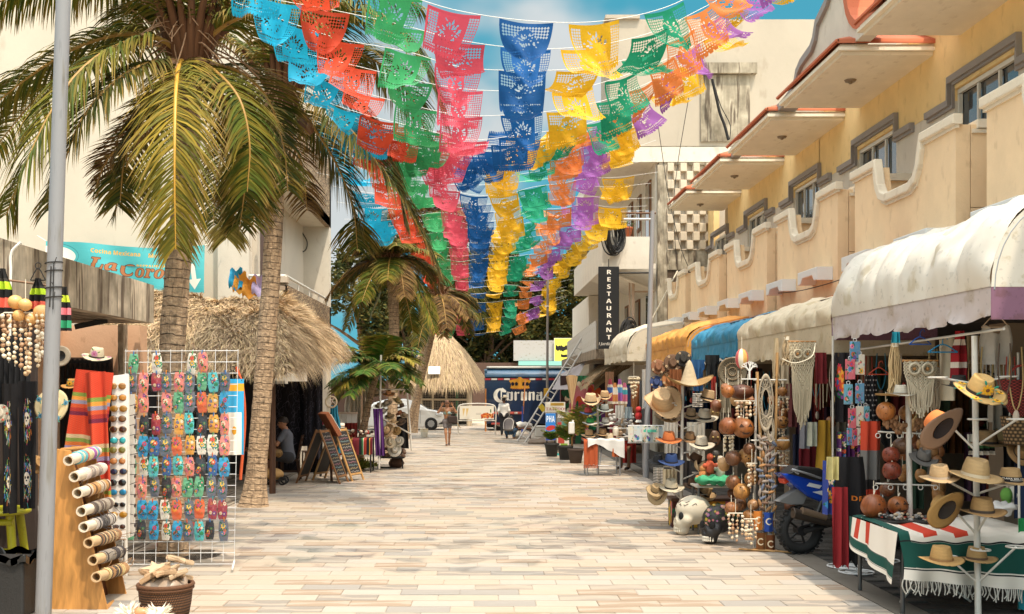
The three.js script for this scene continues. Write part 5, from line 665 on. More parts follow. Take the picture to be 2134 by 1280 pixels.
{ // wooden bracelet display: two boards, and paper tubes of bracelets between them
  const t = thing('bracelet_display', 'honey coloured plywood stand with eight cross tubes of bracelets', 'display stand', null), d = 10.9, e = 11.7, pl = mt([0.66, 0.36, 0.12], { map: rep(TX.wood, 1, 2), roughness: 0.45 });
  const board = (pts, z) => { const q = pts.map(([x, y]) => { const p = at(x, y, z); return [p.x, p.y]; }); return tf(ext(q, 0.02, 0.002), 0, 0, -z); };
  M('front_board', [board([[112, 935], [148, 940], [232, 1300], [98, 1300]], d)], pl, t);
  M('rear_board', [board([[150, 930], [195, 932], [268, 1258], [212, 1270]], e)], mt([0.60, 0.31, 0.10], { map: TX.wood, roughness: 0.5 }), t);
  M('back_panel', [raw([...at(114, 937, d).toArray(), ...at(152, 931, e).toArray(), ...at(232, 1262, e).toArray(), ...at(100, 1296, d).toArray(), ...at(148, 941, d - 0.01).toArray(), ...at(192, 933, e).toArray(), ...at(248, 1230, e).toArray(), ...at(218, 1292, d).toArray()], [0, 1, 2, 0, 2, 3])], mt([0.16, 0.06, 0.02], { map: TX.wood }), t);
  M('cross_bar', [rod(at(220, 1268, d), at(248, 1246, e), 0.025)], pl, t); M('cross_bar', [rod(at(128, 938, d), at(192, 932, e), 0.02)], pl, t);
  const A = [[142, 960], [154, 994], [161, 1028], [169, 1066], [174, 1099], [184, 1132], [193, 1168], [200, 1203]], C = [['multicoloured beaded', [[0.5, 0.12, 0.08], [0.1, 0.35, 0.4], [0.6, 0.5, 0.3], [0.3, 0.1, 0.3]]], ['pale grey beaded', [[0.5, 0.4, 0.33], [0.6, 0.5, 0.45], [0.25, 0.2, 0.18]]], ['tan leather', [[0.45, 0.24, 0.09], [0.16, 0.08, 0.04], [0.5, 0.4, 0.3]]], ['dark braided', [[0.08, 0.06, 0.05], [0.3, 0.25, 0.2], [0.14, 0.1, 0.08]]], ['black and white braided', [[0.05, 0.045, 0.045], [0.45, 0.4, 0.36], [0.1, 0.09, 0.09]]], ['brown cord', [[0.3, 0.16, 0.08], [0.5, 0.36, 0.2], [0.08, 0.06, 0.05]]], ['black braided', [[0.05, 0.04, 0.04], [0.28, 0.24, 0.2]]], ['mixed leather', [[0.4, 0.22, 0.1], [0.08, 0.06, 0.05], [0.55, 0.42, 0.2]]]];
  A.forEach(([x, y], i) => {
    const a = at(x, y, d - 0.16), b = at(x + 60, y - 19, e), v = b.clone().sub(a), L = v.length(), r = thing('bracelet_roll', `paper tube of ${C[i][0]} bracelets, ${ORD[i]} tube from the top of the stand`, 'bracelets', a); r.quaternion.setFromUnitVectors(V(0, 0, 1), v.normalize());
    M('tube', [tf(new THREE.CylinderGeometry(0.052, 0.052, L, 20, 1, true), 0, 0, L / 2, Math.PI / 2), tf(new THREE.CylinderGeometry(0.038, 0.038, L, 18, 1, true), 0, 0, L / 2, Math.PI / 2), tf(new THREE.RingGeometry(0.038, 0.052, 22), 0, 0, 0.001)], mt(i > 4 ? [0.6, 0.42, 0.24] : [0.74, 0.66, 0.54], { map: TX.plaster }), r);
    const cs = C[i][1].map((c) => mt(c, { roughness: 0.7 })); for (let k = 0; k < 15; k++) part('bracelet', tor(0.058, rr(0.006, 0.011), 0, 0, 0, 0, 0, 0, 16, 5), pick(cs), r, 0, -0.004, 0.26 + k * (L - 0.3) / 15, rr(-0.15, 0.15), rr(-0.15, 0.15));
    const th = []; for (let k = 0; k < 7; k++) { const z = rr(0.3, L - 0.06), x0 = rr(-0.05, 0.05); th.push(tube([V(x0, -0.05, z), V(x0 + rr(-0.02, 0.02), -0.1, z), V(x0 + rr(-0.03, 0.03), -rr(0.1, 0.19), z + rr(-0.02, 0.02))], 0.003, 6, 4)); } M('loose_ends', th, cs[0], r).userData = { kind: 'stuff' };
  });
}
{ // stool, bin, basket, shells
  const s = thing('bar_stool', 'lime green wooden bar stool behind the black planter', 'stool', null), lime = mt([0.50, 0.48, 0.02], { roughness: 0.4, map: TX.dirty }), c = at(2, 1064, 12.6);
  M('seat', [tf(lathe([[0, 0], [0.3, 0], [0.325, -0.02], [0.325, -0.05], [0.3, -0.065], [0, -0.065]], 28), c.x, c.y + 0.03, c.z)], lime, s);
  for (const [x, z] of [[0.2, 0.15], [-0.2, 0.15], [0.2, -0.2], [-0.2, -0.2]]) M('leg', [rod(V(c.x + x * 0.75, c.y - 0.05, c.z + z * 0.75), V(c.x + x * 1.1, -0.02, c.z + z * 1.1), 0.05, 0.045, 8)], lime, s); M('apron', [rod(V(c.x - 0.2, c.y - 0.12, c.z + 0.14), V(c.x + 0.2, c.y - 0.12, c.z + 0.14), 0.04), rod(V(c.x - 0.2, 0.3, c.z - 0.15), V(c.x + 0.2, 0.3, c.z - 0.15), 0.025)], lime, s);
  const b = thing('planter_bin', 'black square bin lined with a crumpled black bag', 'bin', at(28, 1300, 10.7).setY(0)); M('bin', [rbox(0.52, 0.54, 0.5, 0.03, -0.06, 0.27, 0)], mt([0.02, 0.019, 0.018], { roughness: 0.6, bumpMap: TX.fine, bumpScale: 0.004 }), b);
  M('bag', [sheet((u, v) => { const a = u * 6.2832, r = 0.27 + 0.05 * v + 0.025 * Math.sin(u * 90 + v * 4); return V(-0.06 + clamp(Math.cos(a) * r * 1.25, -0.29, 0.29), 0.52 + 0.07 * Math.sin(v * 3.14) + 0.02 * Math.sin(u * 61), clamp(Math.sin(a) * r * 1.2, -0.28, 0.28)); }, 120, 6)], mt([0.02, 0.02, 0.02], { roughness: 0.25 }), b);
  const k = thing('wicker_basket', 'brown wicker basket heaped with dried starfish', 'basket', at(345, 1297, 10.25).setY(0)); M('basket', [lathe([[0, 0.01], [0.2, 0.01], [0.235, 0.2], [0.25, 0.36], [0.235, 0.36], [0.22, 0.2], [0.19, 0.03], [0, 0.03]], 40)], mt([0.36, 0.15, 0.055], { map: rep(TX.weave, 4, 2), bumpMap: rep(TX.weave, 4, 2), bumpScale: 0.015 }), k); M('rim', [tor(0.247, 0.02, 0, 0.36, 0, Math.PI / 2, 0, 0, 40, 8), tor(0.25, 0.012, 0, 0.33, 0, Math.PI / 2, 0, 0, 40, 8)], mt([0.32, 0.13, 0.05], { map: TX.weave }), k);
  const star = (r) => { const p = []; for (let q = 0; q < 10; q++) { const a = q * Math.PI / 5, R2 = q % 2 ? r * 0.34 : r; p.push([Math.sin(a) * R2, Math.cos(a) * R2]); } return noisy(ext(p, 0.02, 0.014), 0.008, 30, 3); };
  const names = ['large pale starfish on the very top of the wicker basket', 'tan starfish tilted up at the pole side of the basket', 'starfish lying flat across the basket rim nearest the street', 'pale starfish leaning on the back of the heap in the basket', 'darker starfish tucked at the front of the basket', 'small cream starfish in the middle of the basket', 'upright starfish with curled arms behind the heap', 'broken starfish half buried in the basket'];
  names.forEach((n, i) => { const a = i * 2.4, q = one('starfish', n, 'starfish', [star(rr(0.12, 0.17))], mt(pick([[0.46, 0.30, 0.17], [0.52, 0.37, 0.23], [0.38, 0.23, 0.12]]), { bumpMap: TX.fine, bumpScale: 0.01 })); q.position.copy(k.position).add(V(Math.sin(a) * 0.12, 0.40 + i * 0.012 + (i === 0 ? 0.07 : i === 6 ? 0.1 : 0), Math.cos(a) * 0.1)); q.rotation.set(-Math.PI / 2 + rr(-0.5, 0.5), rr(-0.6, 0.6), R() * 6); });
  M('plastic_wrap', [noisy(sph(0.2, 0, 0.36, 0, [1, 0.35, 1], 20, 14), 0.05, 9)], mt([0.34, 0.25, 0.18], { roughness: 0.4 }), k);
  const spiky = (lab, px, py, r) => { const g = [], c2 = at(px, py, 9.95); for (let q = 0; q < 60; q++) { const v = V(rr(-1, 1), rr(-0.1, 1), rr(-1, 1)).normalize(); g.push(tf(new THREE.ConeGeometry(r * 0.14, r * 1.0, 5), 0, r * 0.5, 0).applyQuaternion(new THREE.Quaternion().setFromUnitVectors(UP, v))); } g.push(sph(r * 0.55)); const o = one('spiny_shell', lab, 'shell', g, mt([0.80, 0.70, 0.56], { roughness: 0.5 })); o.position.copy(c2); };
  spiky('spiny white seashell at the bottom edge, next to the bracelet stand', 268, 1282, 0.15); spiky('spiny cream seashell at the bottom edge, below the starfish basket', 330, 1284, 0.15); one('conch_shell', 'peach brown conch between the two spiny seashells', 'shell', [noisy(sph(0.06, 0, 0, 0, [1.2, 0.8, 1]), 0.01, 20)], mt([0.55, 0.26, 0.12], { roughness: 0.3 })).position.copy(at(297, 1276, 9.9));
  const st = thing('shell_crate', 'rough white crate holding the spiny seashells', 'crate', at(300, 1330, 9.95).setY(0)); M('crate', [rbox(0.75, 0.1, 0.4, 0.01, 0, 0.05, 0)], MAT.whitemetal, st);
}
{ // textiles, hats and bags
  const ser = stripes([['#c43d22', 6], ['#7c8f3c', 1], ['#d98f3a', 1], ['#8f8aa0', 1], ['#c8502a', 1], ['#a83028', 1], ['#6d1f3a', 1], ['#cc4526', 5], ['#c9b08a', 1], ['#7d9142', 1], ['#c86a30', 1], ['#8f7fa0', 1], ['#7a2038', 1]], 30, 0.1);
  const fold = (label, x0, x1, y0, y1, d, lean, rz) => { const g = garment('striped_blanket', label, 'blanket', x0, x1, y0, y1, d, null, { map: ser, folds: 1.5, depth: 0.08, lean }); g.rotation.z = rz; return g; };
  fold('orange red woven blanket with striped bands draped over the bracelet display', 136, 212, 772, 1010, 12.1, -0.1, -0.1); fold('narrower striped woven blanket folded beside the sunglasses', 196, 243, 775, 1040, 12.0, -0.14, 0.08);
  hat('cream panama hat with a painted flower crown above the striped blanket', 201, 745, 12.4, 62, { col: [0.74, 0.66, 0.50], crownFlower: 1, fcol: [[0.5, 0.2, 0.35], [0.4, 0.1, 0.2], [0.16, 0.26, 0.08]], roll: 0.1, rx: 0.18, rz: -0.18, flowers: 4 });
  hat('orange brimmed hat half hidden behind the striped blanket', 150, 805, 12.5, 46, { col: [0.62, 0.30, 0.08], rx: 0.15, crownFlower: 1, band: [0.1, 0.06, 0.02] });
  hat('white hat shown from below with a black inner ring, behind the pole', 125, 742, 12.0, 44, { col: [0.72, 0.66, 0.56], under: [0.03, 0.03, 0.03], rx: -1.25, ry: 0.5, band: 0 });
  hat('pale yellow straw hat with leaf embroidery hanging behind the pole', 108, 846, 11.6, 72, { col: [0.74, 0.62, 0.38], rx: 1.3, h: 0.35, rc: 0.58, flowers: 5, fcol: [[0.05, 0.2, 0.3], [0.03, 0.1, 0.15], [0.04, 0.25, 0.2]], band: 0 });
  hat('tan straw hat hanging on its side low behind the pole', 76, 968, 12.2, 40, { col: [0.58, 0.34, 0.14], rx: 1.2, ry: 0.9, band: 0 });
  hat('white hat with red embroidered flowers cut off by the picture edge', 0, 862, 11.5, 38, { col: [0.76, 0.70, 0.60], rx: 1.35, flowers: 6, fcol: [[0.6, 0.12, 0.06], [0.3, 0.05, 0.03], [0.1, 0.2, 0.05]], band: 0, h: 0.3 });
  const skull = canvasTex(160, 512, (x, w, h) => { x.fillStyle = '#141215'; x.fillRect(0, 0, w, h); const P = ['#e8833a', '#3aa7a0', '#d8c23c', '#c8406a', '#4f7fd0', '#e8e0d0', '#5aa04a']; const one2 = (cy, tall) => { for (let k = 0; k < 130; k++) { x.strokeStyle = P[Math.floor(R() * 7)]; x.lineWidth = 3; const a = R() * 6.28, r = Math.sqrt(R()); x.beginPath(); x.moveTo(80 + Math.cos(a) * r * 38, cy + Math.sin(a) * r * tall); x.lineTo(80 + Math.cos(a) * r * 38 + (R() - 0.5) * 14, cy + Math.sin(a) * r * tall + R() * 26); x.stroke(); } x.fillStyle = '#e6d8c4'; x.beginPath(); x.ellipse(80, cy, 20, 26, 0, 0, 7); x.fill(); x.fillStyle = '#141215'; for (const s of [-9, 9]) { x.beginPath(); x.arc(80 + s, cy - 4, 6, 0, 7); x.fill(); } x.fillRect(76, cy + 5, 8, 6); }; one2(150, 86); one2(390, 100); });
  garment('black_dress', 'black dress embroidered with bright sugar skulls, nearest the pole', 'dress', 38, 78, 795, 1060, 12, null, { map: skull, shape: (v) => 0.8 + 0.2 * v, folds: 2, depth: 0.03 });
  garment('black_dress', 'black dress embroidered with bright sugar skulls at the picture edge', 'dress', 2, 36, 800, 1070, 12.1, null, { map: skull, shape: (v) => 0.85 + 0.15 * v, folds: 2, depth: 0.03 });
  garment('dark_clothes', 'plain black garments hanging behind the shell chime', 'clothes', -6, 62, 700, 850, 12.6, [0.015, 0.015, 0.018], { folds: 6, depth: 0.07 });
  one('stall_wall', 'dark plank side wall behind the hanging black dresses', 'wall', [bx(-7.1, at(72, 0, 13.2).x, 0, 2.9, -13.2, -13.3)], mt([0.05, 0.035, 0.03]));
  const neon = stripes([['#181616', 3], ['#3a3430', 1], ['#b8d62a', 2.4], ['#151414', 2.6], ['#e86a55', 3], ['#191616', 1], ['#2f2a28', 1]], 14, 0.05), neon2 = stripes([['#181616', 3], ['#c9d83a', 2.4], ['#151414', 2], ['#e8808a', 2.4], ['#191616', 2], ['#2fa070', 2.6], ['#1a1717', 1]], 15.4, 0.05);
  garment('beach_bag', 'black bag with lime and coral bands on a hanger before the pole', 'bag', 60, 98, 580, 655, 11.4, null, { map: neon, shape: (v) => lerp(1, 0.25, sstep(v, 0.5, 1)), hanger: [0.02, 0.02, 0.02], folds: 3 });
  garment('beach_bag', 'black bag with lime and orange bands at the picture edge', 'bag', -14, 26, 560, 655, 11.3, null, { map: neon, shape: (v) => lerp(1, 0.25, sstep(v, 0.5, 1)), folds: 3 });
  garment('beach_bag', 'black bag with pink and green bands hanging behind the pole', 'bag', 122, 148, 598, 690, 11.6, null, { map: neon2, shape: (v) => lerp(1, 0.4, sstep(v, 0.5, 1)), folds: 2 });
  chime('shell wind chime with round orange gourds beside the grey pole', 8, 98, 652, 790, 11.1, 9, { gourds: [[28, 629, 16], [56, 636, 14], [86, 652, 19], [40, 658, 13], [64, 664, 13]], r: 5.2, gap: 1.75, taper: 0.35, top: 70 });
  one('hanging_rail', 'rusty bar crossing behind the hanging bags to the pole', 'rail', [rod(at(-30, 578, 11.5), at(108, 596, 11.5), 0.012), rod(at(108, 596, 11.5), at(108, 540, 11.5), 0.008)], mt([0.25, 0.15, 0.09]));
  one('white_pipe', 'bent white pipe rising behind the hanging bags', 'pipe', [tube([at(44, 505, 12), at(24, 525, 12), at(22, 570, 12), at(20, 700, 12)], 0.016, 16, 6)], MAT.white);
  const fl = canvasTex(128, 256, (x, w, h) => { x.fillStyle = '#3aa6d8'; x.fillRect(0, 0, w, h * 0.44); x.fillStyle = '#e8a52e'; x.fillRect(0, h * 0.06, w, h * 0.1); x.fillStyle = '#f0e9dc'; x.fillRect(0, h * 0.44, w, h); x.fillStyle = '#e0a02e'; x.beginPath(); x.arc(78, h * 0.68, 14, 0, 7); x.fill(); x.fillStyle = '#3aa6d8'; x.fillRect(w * 0.9, h * 0.4, w * 0.1, h); });
  garment('apron', 'light blue and white apron with a yellow sun on a hanger', 'apron', 460, 508, 790, 948, 13.7, null, { map: fl, folds: 2, depth: 0.02, hanger: [0.02, 0.02, 0.02] });
  one('red_hose', 'red orange strap hanging behind the light blue apron', 'strap', [tube([at(492, 765, 13.9), at(504, 800, 13.9), at(510, 870, 13.9), at(501, 1000, 13.9)], 0.02, 20, 6)], mt([0.6, 0.1, 0.03]));
  const tb = thing('white_table', 'white folding table base in the shade behind the wooden display', 'table', null); M('top', [box(0.9, 0.04, 0.6, at(40, 1075, 13).x, at(0, 1075, 13).y, -13.6)], MAT.whitemetal, tb); for (const x of [-0.35, 0.35]) M('leg', [rod(V(at(40, 0, 13).x + x, 0, -13.5), V(at(40, 0, 13).x + x * 0.8, 0.8, -13.7), 0.02)], MAT.whitemetal, tb);
  const rs = thing('red_stool', 'red plastic seat showing under the mask rack behind the palm', 'stool', at(362, 1140, 15.2).setY(0)); M('seat', [rbox(0.55, 0.05, 0.4, 0.02, 0, 0.28, 0)], MAT.red, rs); for (const x of [-0.2, 0.2]) M('leg', [rod(V(x, 0, 0.1), V(x * 0.8, 0.27, 0.05), 0.02)], MAT.red, rs);
  const pn = one('paper_streamer', 'orange and lilac torn paper flags lying on the thatch by the trunk', 'paper flag', [[500, 590, [0.7, 0.3, 0.03]], [520, 600, [0.7, 0.28, 0.03]], [540, 595, [0.45, 0.36, 0.55]], [492, 582, [0.02, 0.3, 0.5]]].map(([x, y, c]) => tint(tf(sheet((u, v) => V((u - 0.5) * 0.3, (v - 0.5) * 0.42 + 0.05 * Math.sin(u * 9), 0.08 * Math.sin(v * 5 + u * 3)), 6, 6), ...at(x, y, 23.4).toArray()), c)), VC);
}
// ================================================================ in front of the cafe
{
  const board = (label, px, py, d, ry, wood) => { const t = thing('chalkboard_sign', label, 'chalkboard', at(px, py, d).setY(0), ry), W = 0.62, H = 1.22, txt = canvasTex(256, 384, (x, w, h) => { x.fillStyle = '#211d1c'; x.fillRect(0, 0, w, h); const P = ['#8f8880', '#8a5a66', '#6a8488', '#94805a']; for (let k = 0; k < 13; k++) { x.strokeStyle = P[k % 4]; x.lineWidth = 5; x.beginPath(); let a = 26; x.moveTo(a, 30 + k * 27); while (a < 225) { a += 7 + R() * 8; x.lineTo(a, 30 + k * 27 + (R() - 0.5) * 15); } x.stroke(); } });
    for (const s of [-1, 1]) { const g = part('panel', rbox(W - 0.08, H - 0.14, 0.015, 0.003), MAT.dark, t, 0, 0.63, s * 0.27, s * -0.38); part('writing', new THREE.PlaneGeometry(W - 0.09, H - 0.16), mt([1, 1, 1], { map: txt, k: 'chalk' + px }), g, 0, 0, s * 0.0095, 0, s < 0 ? Math.PI : 0); const fr = []; for (const x of [-1, 1]) fr.push(rbox(0.055, H + 0.12, 0.035, 0.006, x * (W / 2 - 0.03), -0.04, 0)); fr.push(rbox(W, 0.055, 0.034, 0.006, 0, H / 2 - 0.03, 0), rbox(W - 0.1, 0.05, 0.034, 0.006, 0, -H / 2 + 0.1, 0)); part('frame', merge(fr), wood, t, 0, 0.63, s * 0.27, s * -0.38); } M('hinge', [rod(V(-0.2, 1.2, -0.05), V(0.2, 1.2, 0.05), 0.015)], MAT.dark, t); };
  board('dark framed chalkboard sign standing nearest the coconut palm', 672, 1006, 25.2, 1.35, mt([0.28, 0.15, 0.07], { map: TX.wood, roughness: 0.5 })); board('lighter wood chalkboard sign standing behind the dark one', 705, 1002, 25.9, 1.2, mt([0.58, 0.36, 0.15], { map: TX.wood, roughness: 0.5 }));
  const chair = (label, px, py, ry) => { const t = thing('wooden_chair', label, 'chair', at(px, py, gd(py)).setY(0), ry); M('seat', [rbox(0.44, 0.04, 0.42, 0.01, 0, 0.47, 0)], MAT.darkwood, t); for (const [x, z] of [[-0.19, -0.18], [0.19, -0.18]]) M('leg', [rod(V(x, 0, z - 0.06), V(x, 0.47, z), 0.022), rod(V(x, 0.47, z), V(x, 1.05, z - 0.12), 0.02)], MAT.darkwood, t); for (const x of [-0.19, 0.19]) M('leg', [rod(V(x, 0, 0.19), V(x, 0.46, 0.18), 0.02)], MAT.darkwood, t); const b = []; for (const y of [0.62, 0.74, 0.86, 1.0]) b.push(rbox(0.38, 0.06, 0.02, 0.006, 0, y, -0.18 - (y - 0.47) * 0.2, 0, -0.2)); M('backrest', b, MAT.darkwood, t); M('stretcher', [rod(V(-0.19, 0.2, -0.2), V(-0.19, 0.2, 0.19), 0.012), rod(V(0.19, 0.2, -0.2), V(0.19, 0.2, 0.19), 0.012)], MAT.darkwood, t); };
  chair('dark slatted wooden chair carrying the seated man', 604, 1000, -1.5); chair('dark wooden chair standing empty behind the seated man', 648, 978, -1.2); chair('dark wooden chair at the back of the cafe table', 515, 985, 1.4);
  const tb = thing('cafe_table', 'dark wooden cafe table in front of the seated man', 'table', at(520, 1010, 24.8).setY(0)); M('top', [rbox(1.5, 0.06, 0.8, 0.01, -0.1, 0.78, 0)], mt([0.22, 0.10, 0.05], { map: TX.wood }), tb); for (const [x, z] of [[-0.75, 0.3], [0.55, 0.3], [-0.75, -0.3], [0.55, -0.3]]) M('leg', [rod(V(x, 0, z), V(x, 0.75, z), 0.035)], MAT.darkwood, tb);
  const st = thing('stroller', 'folded stroller with a tan hood beside the chair legs', 'stroller', at(572, 1004, 24.6).setY(0)); M('hood', [sph(0.2, -0.05, 0.24, 0, [1.3, 0.7, 1])], mt([0.55, 0.32, 0.12]), st); for (const [x, z] of [[0.2, 0.15], [-0.2, 0.15], [0.2, -0.15], [-0.2, -0.15]]) M('wheel', [tor(0.08, 0.018, x, 0.1, z)], MAT.tyre, st); M('frame', [rod(V(-0.25, 0.12, 0), V(0.25, 0.14, 0), 0.04), rod(V(-0.2, 0.1, 0.15), V(0.2, 0.12, 0.15), 0.015), rod(V(-0.2, 0.1, -0.15), V(0.2, 0.12, -0.15), 0.015)], MAT.dark, st);
  const st2 = thing('straw_cushion', 'bundle of straw hanging over the table edge before the man', 'cushion', at(560, 945, 24.6)); M('bundle', [noisy(sph(0.28, 0, 0, 0, [1.2, 0.42, 0.7], 20, 12), 0.04, 12)], mt([0.48, 0.32, 0.14], { map: TX.thatch }), st2);
  garment('teal_dress', 'teal dress on a stand beside the chalkboards', 'dress', 682, 710, 845, 945, 26.4, [0.015, 0.22, 0.34], { shape: DRESS, folds: 3 }); const dc = thing('dreamcatcher', 'round woven dreamcatcher hung at the neck of the teal dress', 'dreamcatcher', at(690, 838, 26.2)); M('hoop', [tor(0.13, 0.02)], mt([0.55, 0.45, 0.3]), dc); M('web', [0, 1, 2, 3, 4, 5].map((k) => rod(V(Math.cos(k) * 0.13, Math.sin(k) * 0.13, 0), V(-Math.cos(k * 1.3) * 0.12, -Math.sin(k * 1.3) * 0.12, 0), 0.006)), MAT.twine, dc);
  const mn = thing('menu_board', 'tilted wooden menu board with a white page above the chalkboards', 'menu board', at(687, 884, 25.6), 0.5); M('board', [rbox(0.1, 0.62, 0.5, 0.01, 0, 0, 0, 0, 0, 0.55)], mt([0.36, 0.13, 0.06], { map: TX.wood }), mn); M('page', [tf(box(0.01, 0.46, 0.4), 0.08, 0.03, 0, 0, 0, 0.55)], MAT.white, mn); M('stand', [rod(V(0, -0.3, 0), V(0.05, -1.35, 0), 0.03)], MAT.darkwood, mn);
  const fp = thing('flower_pot', 'pink flowers in a dark pot beside the menu board', 'flower pot', at(668, 880, 26.4)); const fb = []; for (let k = 0; k < 22; k++) fb.push(sph(0.05, rr(-0.16, 0.16), rr(-0.05, 0.16), rr(-0.1, 0.1), [1, 0.8, 1], 7, 5)); M('blossom', fb, mt([0.55, 0.06, 0.12]), fp); M('pot', [cyl(0.1, 0.14, 0.22, 0, -0.3, 0), rod(V(0, -1.3, 0), V(0, -0.3, 0), 0.03)], MAT.dark, fp);
  const stand = thing('red_stand', 'red iron stand foot on the pavement behind the chalkboards', 'stand', at(680, 985, gd(985)).setY(0)); M('foot', [0, 1, 2].map((k) => tube([V(0, 0.16, 0), V(Math.cos(k * 2.1) * 0.2, 0.1, Math.sin(k * 2.1) * 0.2), V(Math.cos(k * 2.1) * 0.32, 0, Math.sin(k * 2.1) * 0.32)], 0.03, 8, 6)), MAT.red, stand); M('pole', [cyl(0.03, 0.03, 0.8)], MAT.red, stand);
  const pl = thing('potted_plant', 'leafy green plant between the chalkboards and the striped tables', 'plant', at(712, 965, 27.5).setY(0)); M('leaves', [leaflets(CR([V(-0.25, 0.35, 0), V(0, 0.6, 0.05), V(0.3, 0.5, 0)]), { len: 0.3, n: 34, hues: [[0.12, 0.2, 0.03], [0.2, 0.24, 0.03]], grav: 1.2, lift: 1, w: 0.04 })], LEAFM, pl); M('pot', [lathe([[0, 0], [0.14, 0], [0.2, 0.36], [0.17, 0.36], [0.15, 0.3]])], MAT.dark, pl);
  const zar = stripes([['#6d1d24', 3], ['#1f1a1c', 2], ['#2f7a4a', 1], ['#e0d0b8', 0.5], ['#b33a2c', 2], ['#221c1e', 2], ['#d8a040', 0.6], ['#7a2030', 2]], 26, 0.06); zar.rotation = Math.PI / 2; zar.wrapS = zar.wrapT = THREE.RepeatWrapping;
  const table = (label, x0, x1, y, d, m) => { const t = thing('goods_table', label, 'table', at((x0 + x1) / 2, y, d).setY(0)), w = mpx(x1 - x0, d), H = at(0, y, d).y; M('cloth', [sheet((u, v) => { const s = v < 0.5 ? v * 2 : 1, h = v < 0.5 ? 0 : (v - 0.5) * 2; return V((u - 0.5) * w * 1.04, H - h * 0.42 + 0.01 * Math.sin(u * 40) * h, lerp(-0.4, 0.4, s) + h * 0.03 + 0.02 * Math.sin(u * 25) * h); }, 40, 14)], m, t); for (const [x, z] of [[-1, 1], [1, 1], [-1, -1], [1, -1]]) M('leg', [rod(V(x * w * 0.46, 0, z * 0.36), V(x * w * 0.46, H - 0.02, z * 0.36), 0.022)], MAT.dark, t); return t; };
  table('table under a dark red and green striped serape, before the young palm', 708, 778, 912, 28.4, cloth([1, 1, 1], { map: zar, k: 'zar' }));
  const trk = thing('trinket_heap', 'heap of small red and white trinkets on the striped table', 'trinkets', at(742, 905, 28.4)); const tk = []; for (let k = 0; k < 60; k++) tk.push(tint(sph(rr(0.02, 0.05), rr(-0.4, 0.4), rr(0, 0.1), rr(-0.3, 0.3), [1, 0.8, 1], 6, 5), pick([[0.4, 0.05, 0.04], [0.6, 0.5, 0.4], [0.1, 0.05, 0.04], [0.1, 0.2, 0.25]]))); M('trinkets', tk, VC, trk).userData = { kind: 'stuff' };
  const cd = thing('card_box', 'white rack of postcards hanging over the striped table', 'card rack', at(722, 872, 28.6)); for (let k = 0; k < 4; k++) part('card', rbox(0.13, 0.24, 0.01, 0.003), mt([0.74, 0.72, 0.68]), cd, -0.2 + k * 0.135, 0, rr(-0.03, 0.03), 0, rr(-0.2, 0.2)); M('top', [rbox(0.6, 0.05, 0.16, 0.01, 0, 0.14, 0)], mt([0.65, 0.5, 0.4]), cd);
  garment('white_blouse', 'long cream fringed shawl hanging behind the striped table', 'shawl', 735, 752, 800, 895, 29.3, [0.66, 0.58, 0.46], { folds: 3, fringe: 0.12 }); garment('white_blouse', 'ivory lace dress hanging next to the cream shawl', 'dress', 718, 736, 815, 880, 29.6, [0.72, 0.66, 0.56], { folds: 2, shape: DRESS }); garment('white_blouse', 'pale hanging blouse behind the thin palm trunk', 'blouse', 756, 772, 800, 870, 29.5, [0.7, 0.6, 0.5], { folds: 3 });
  garment('red_cloth', 'red embroidered cloth hanging low behind the striped table', 'cloth', 718, 745, 880, 912, 29, [0.4, 0.05, 0.04], { folds: 4 }); garment('purple_scarf', 'long purple scarf hanging from the hat stall frame', 'scarf', 777, 797, 852, 950, 28.2, [0.10, 0.02, 0.16], { folds: 3, depth: 0.05, lean: 0.3 }); garment('black_scarf', 'black shawl hanging at the far edge of the hat stall', 'shawl', 826, 848, 868, 935, 30, [0.015, 0.013, 0.014], { folds: 2, lean: 0.2 });
  const fr = thing('hat_rack', 'thin white pipe frame holding the heap of hats', 'frame', null); M('frame', [rod(at(794, 740, 28.2), at(790, 978, 28.2), 0.025), rod(at(848, 812, 30), at(858, 940, 30), 0.025), rod(at(794, 812, 28.2), at(848, 812, 30), 0.02), rod(at(794, 870, 28.2), at(856, 905, 30), 0.02)], MAT.whitemetal, fr);
  const names = ['wide brimmed straw hat hung flat at the front of the hat frame', 'pale straw hat low on the hat frame', 'white hat beside the low straw hat on the frame', 'tan hat at the top corner of the hat frame', 'orange hat resting on top of the hat frame', 'brown felt hat at the far edge of the frame', 'cream hat with dark band near the white pipe', 'small straw hat in the middle of the frame', 'grey straw hat under the orange one', 'dark brown hat beside the black shawl', 'honey straw hat behind the wide brimmed one', 'yellowish straw hat at the upper middle of the frame', 'pale fedora tucked under the top bar', 'beige hat partly hidden behind the purple scarf', 'bleached white sunhat stacked lowest by the pavement', 'narrow brimmed hat hooked above the black shawl', 'straw hat with upturned brim at mid height of the frame', 'rust coloured hat near the frame edge'];
  const pos = [[808, 898, 30], [812, 922, 26], [832, 920, 22], [786, 820, 24], [810, 822, 26], [838, 848, 22], [790, 846, 20], [812, 868, 22], [806, 842, 24], [836, 880, 22], [826, 898, 20], [828, 836, 24], [800, 858, 22], [790, 878, 20], [822, 938, 30], [842, 866, 18], [820, 880, 22], [834, 862, 20]], cols = [[0.66, 0.46, 0.26], [0.74, 0.64, 0.48], [0.78, 0.74, 0.66], [0.60, 0.48, 0.34], [0.70, 0.32, 0.14], [0.16, 0.09, 0.05], [0.70, 0.62, 0.50], [0.56, 0.40, 0.24], [0.44, 0.38, 0.30], [0.12, 0.07, 0.04], [0.62, 0.40, 0.17], [0.66, 0.52, 0.28], [0.66, 0.60, 0.5], [0.58, 0.46, 0.34], [0.8, 0.78, 0.72], [0.4, 0.3, 0.2], [0.6, 0.42, 0.22], [0.42, 0.15, 0.06]];
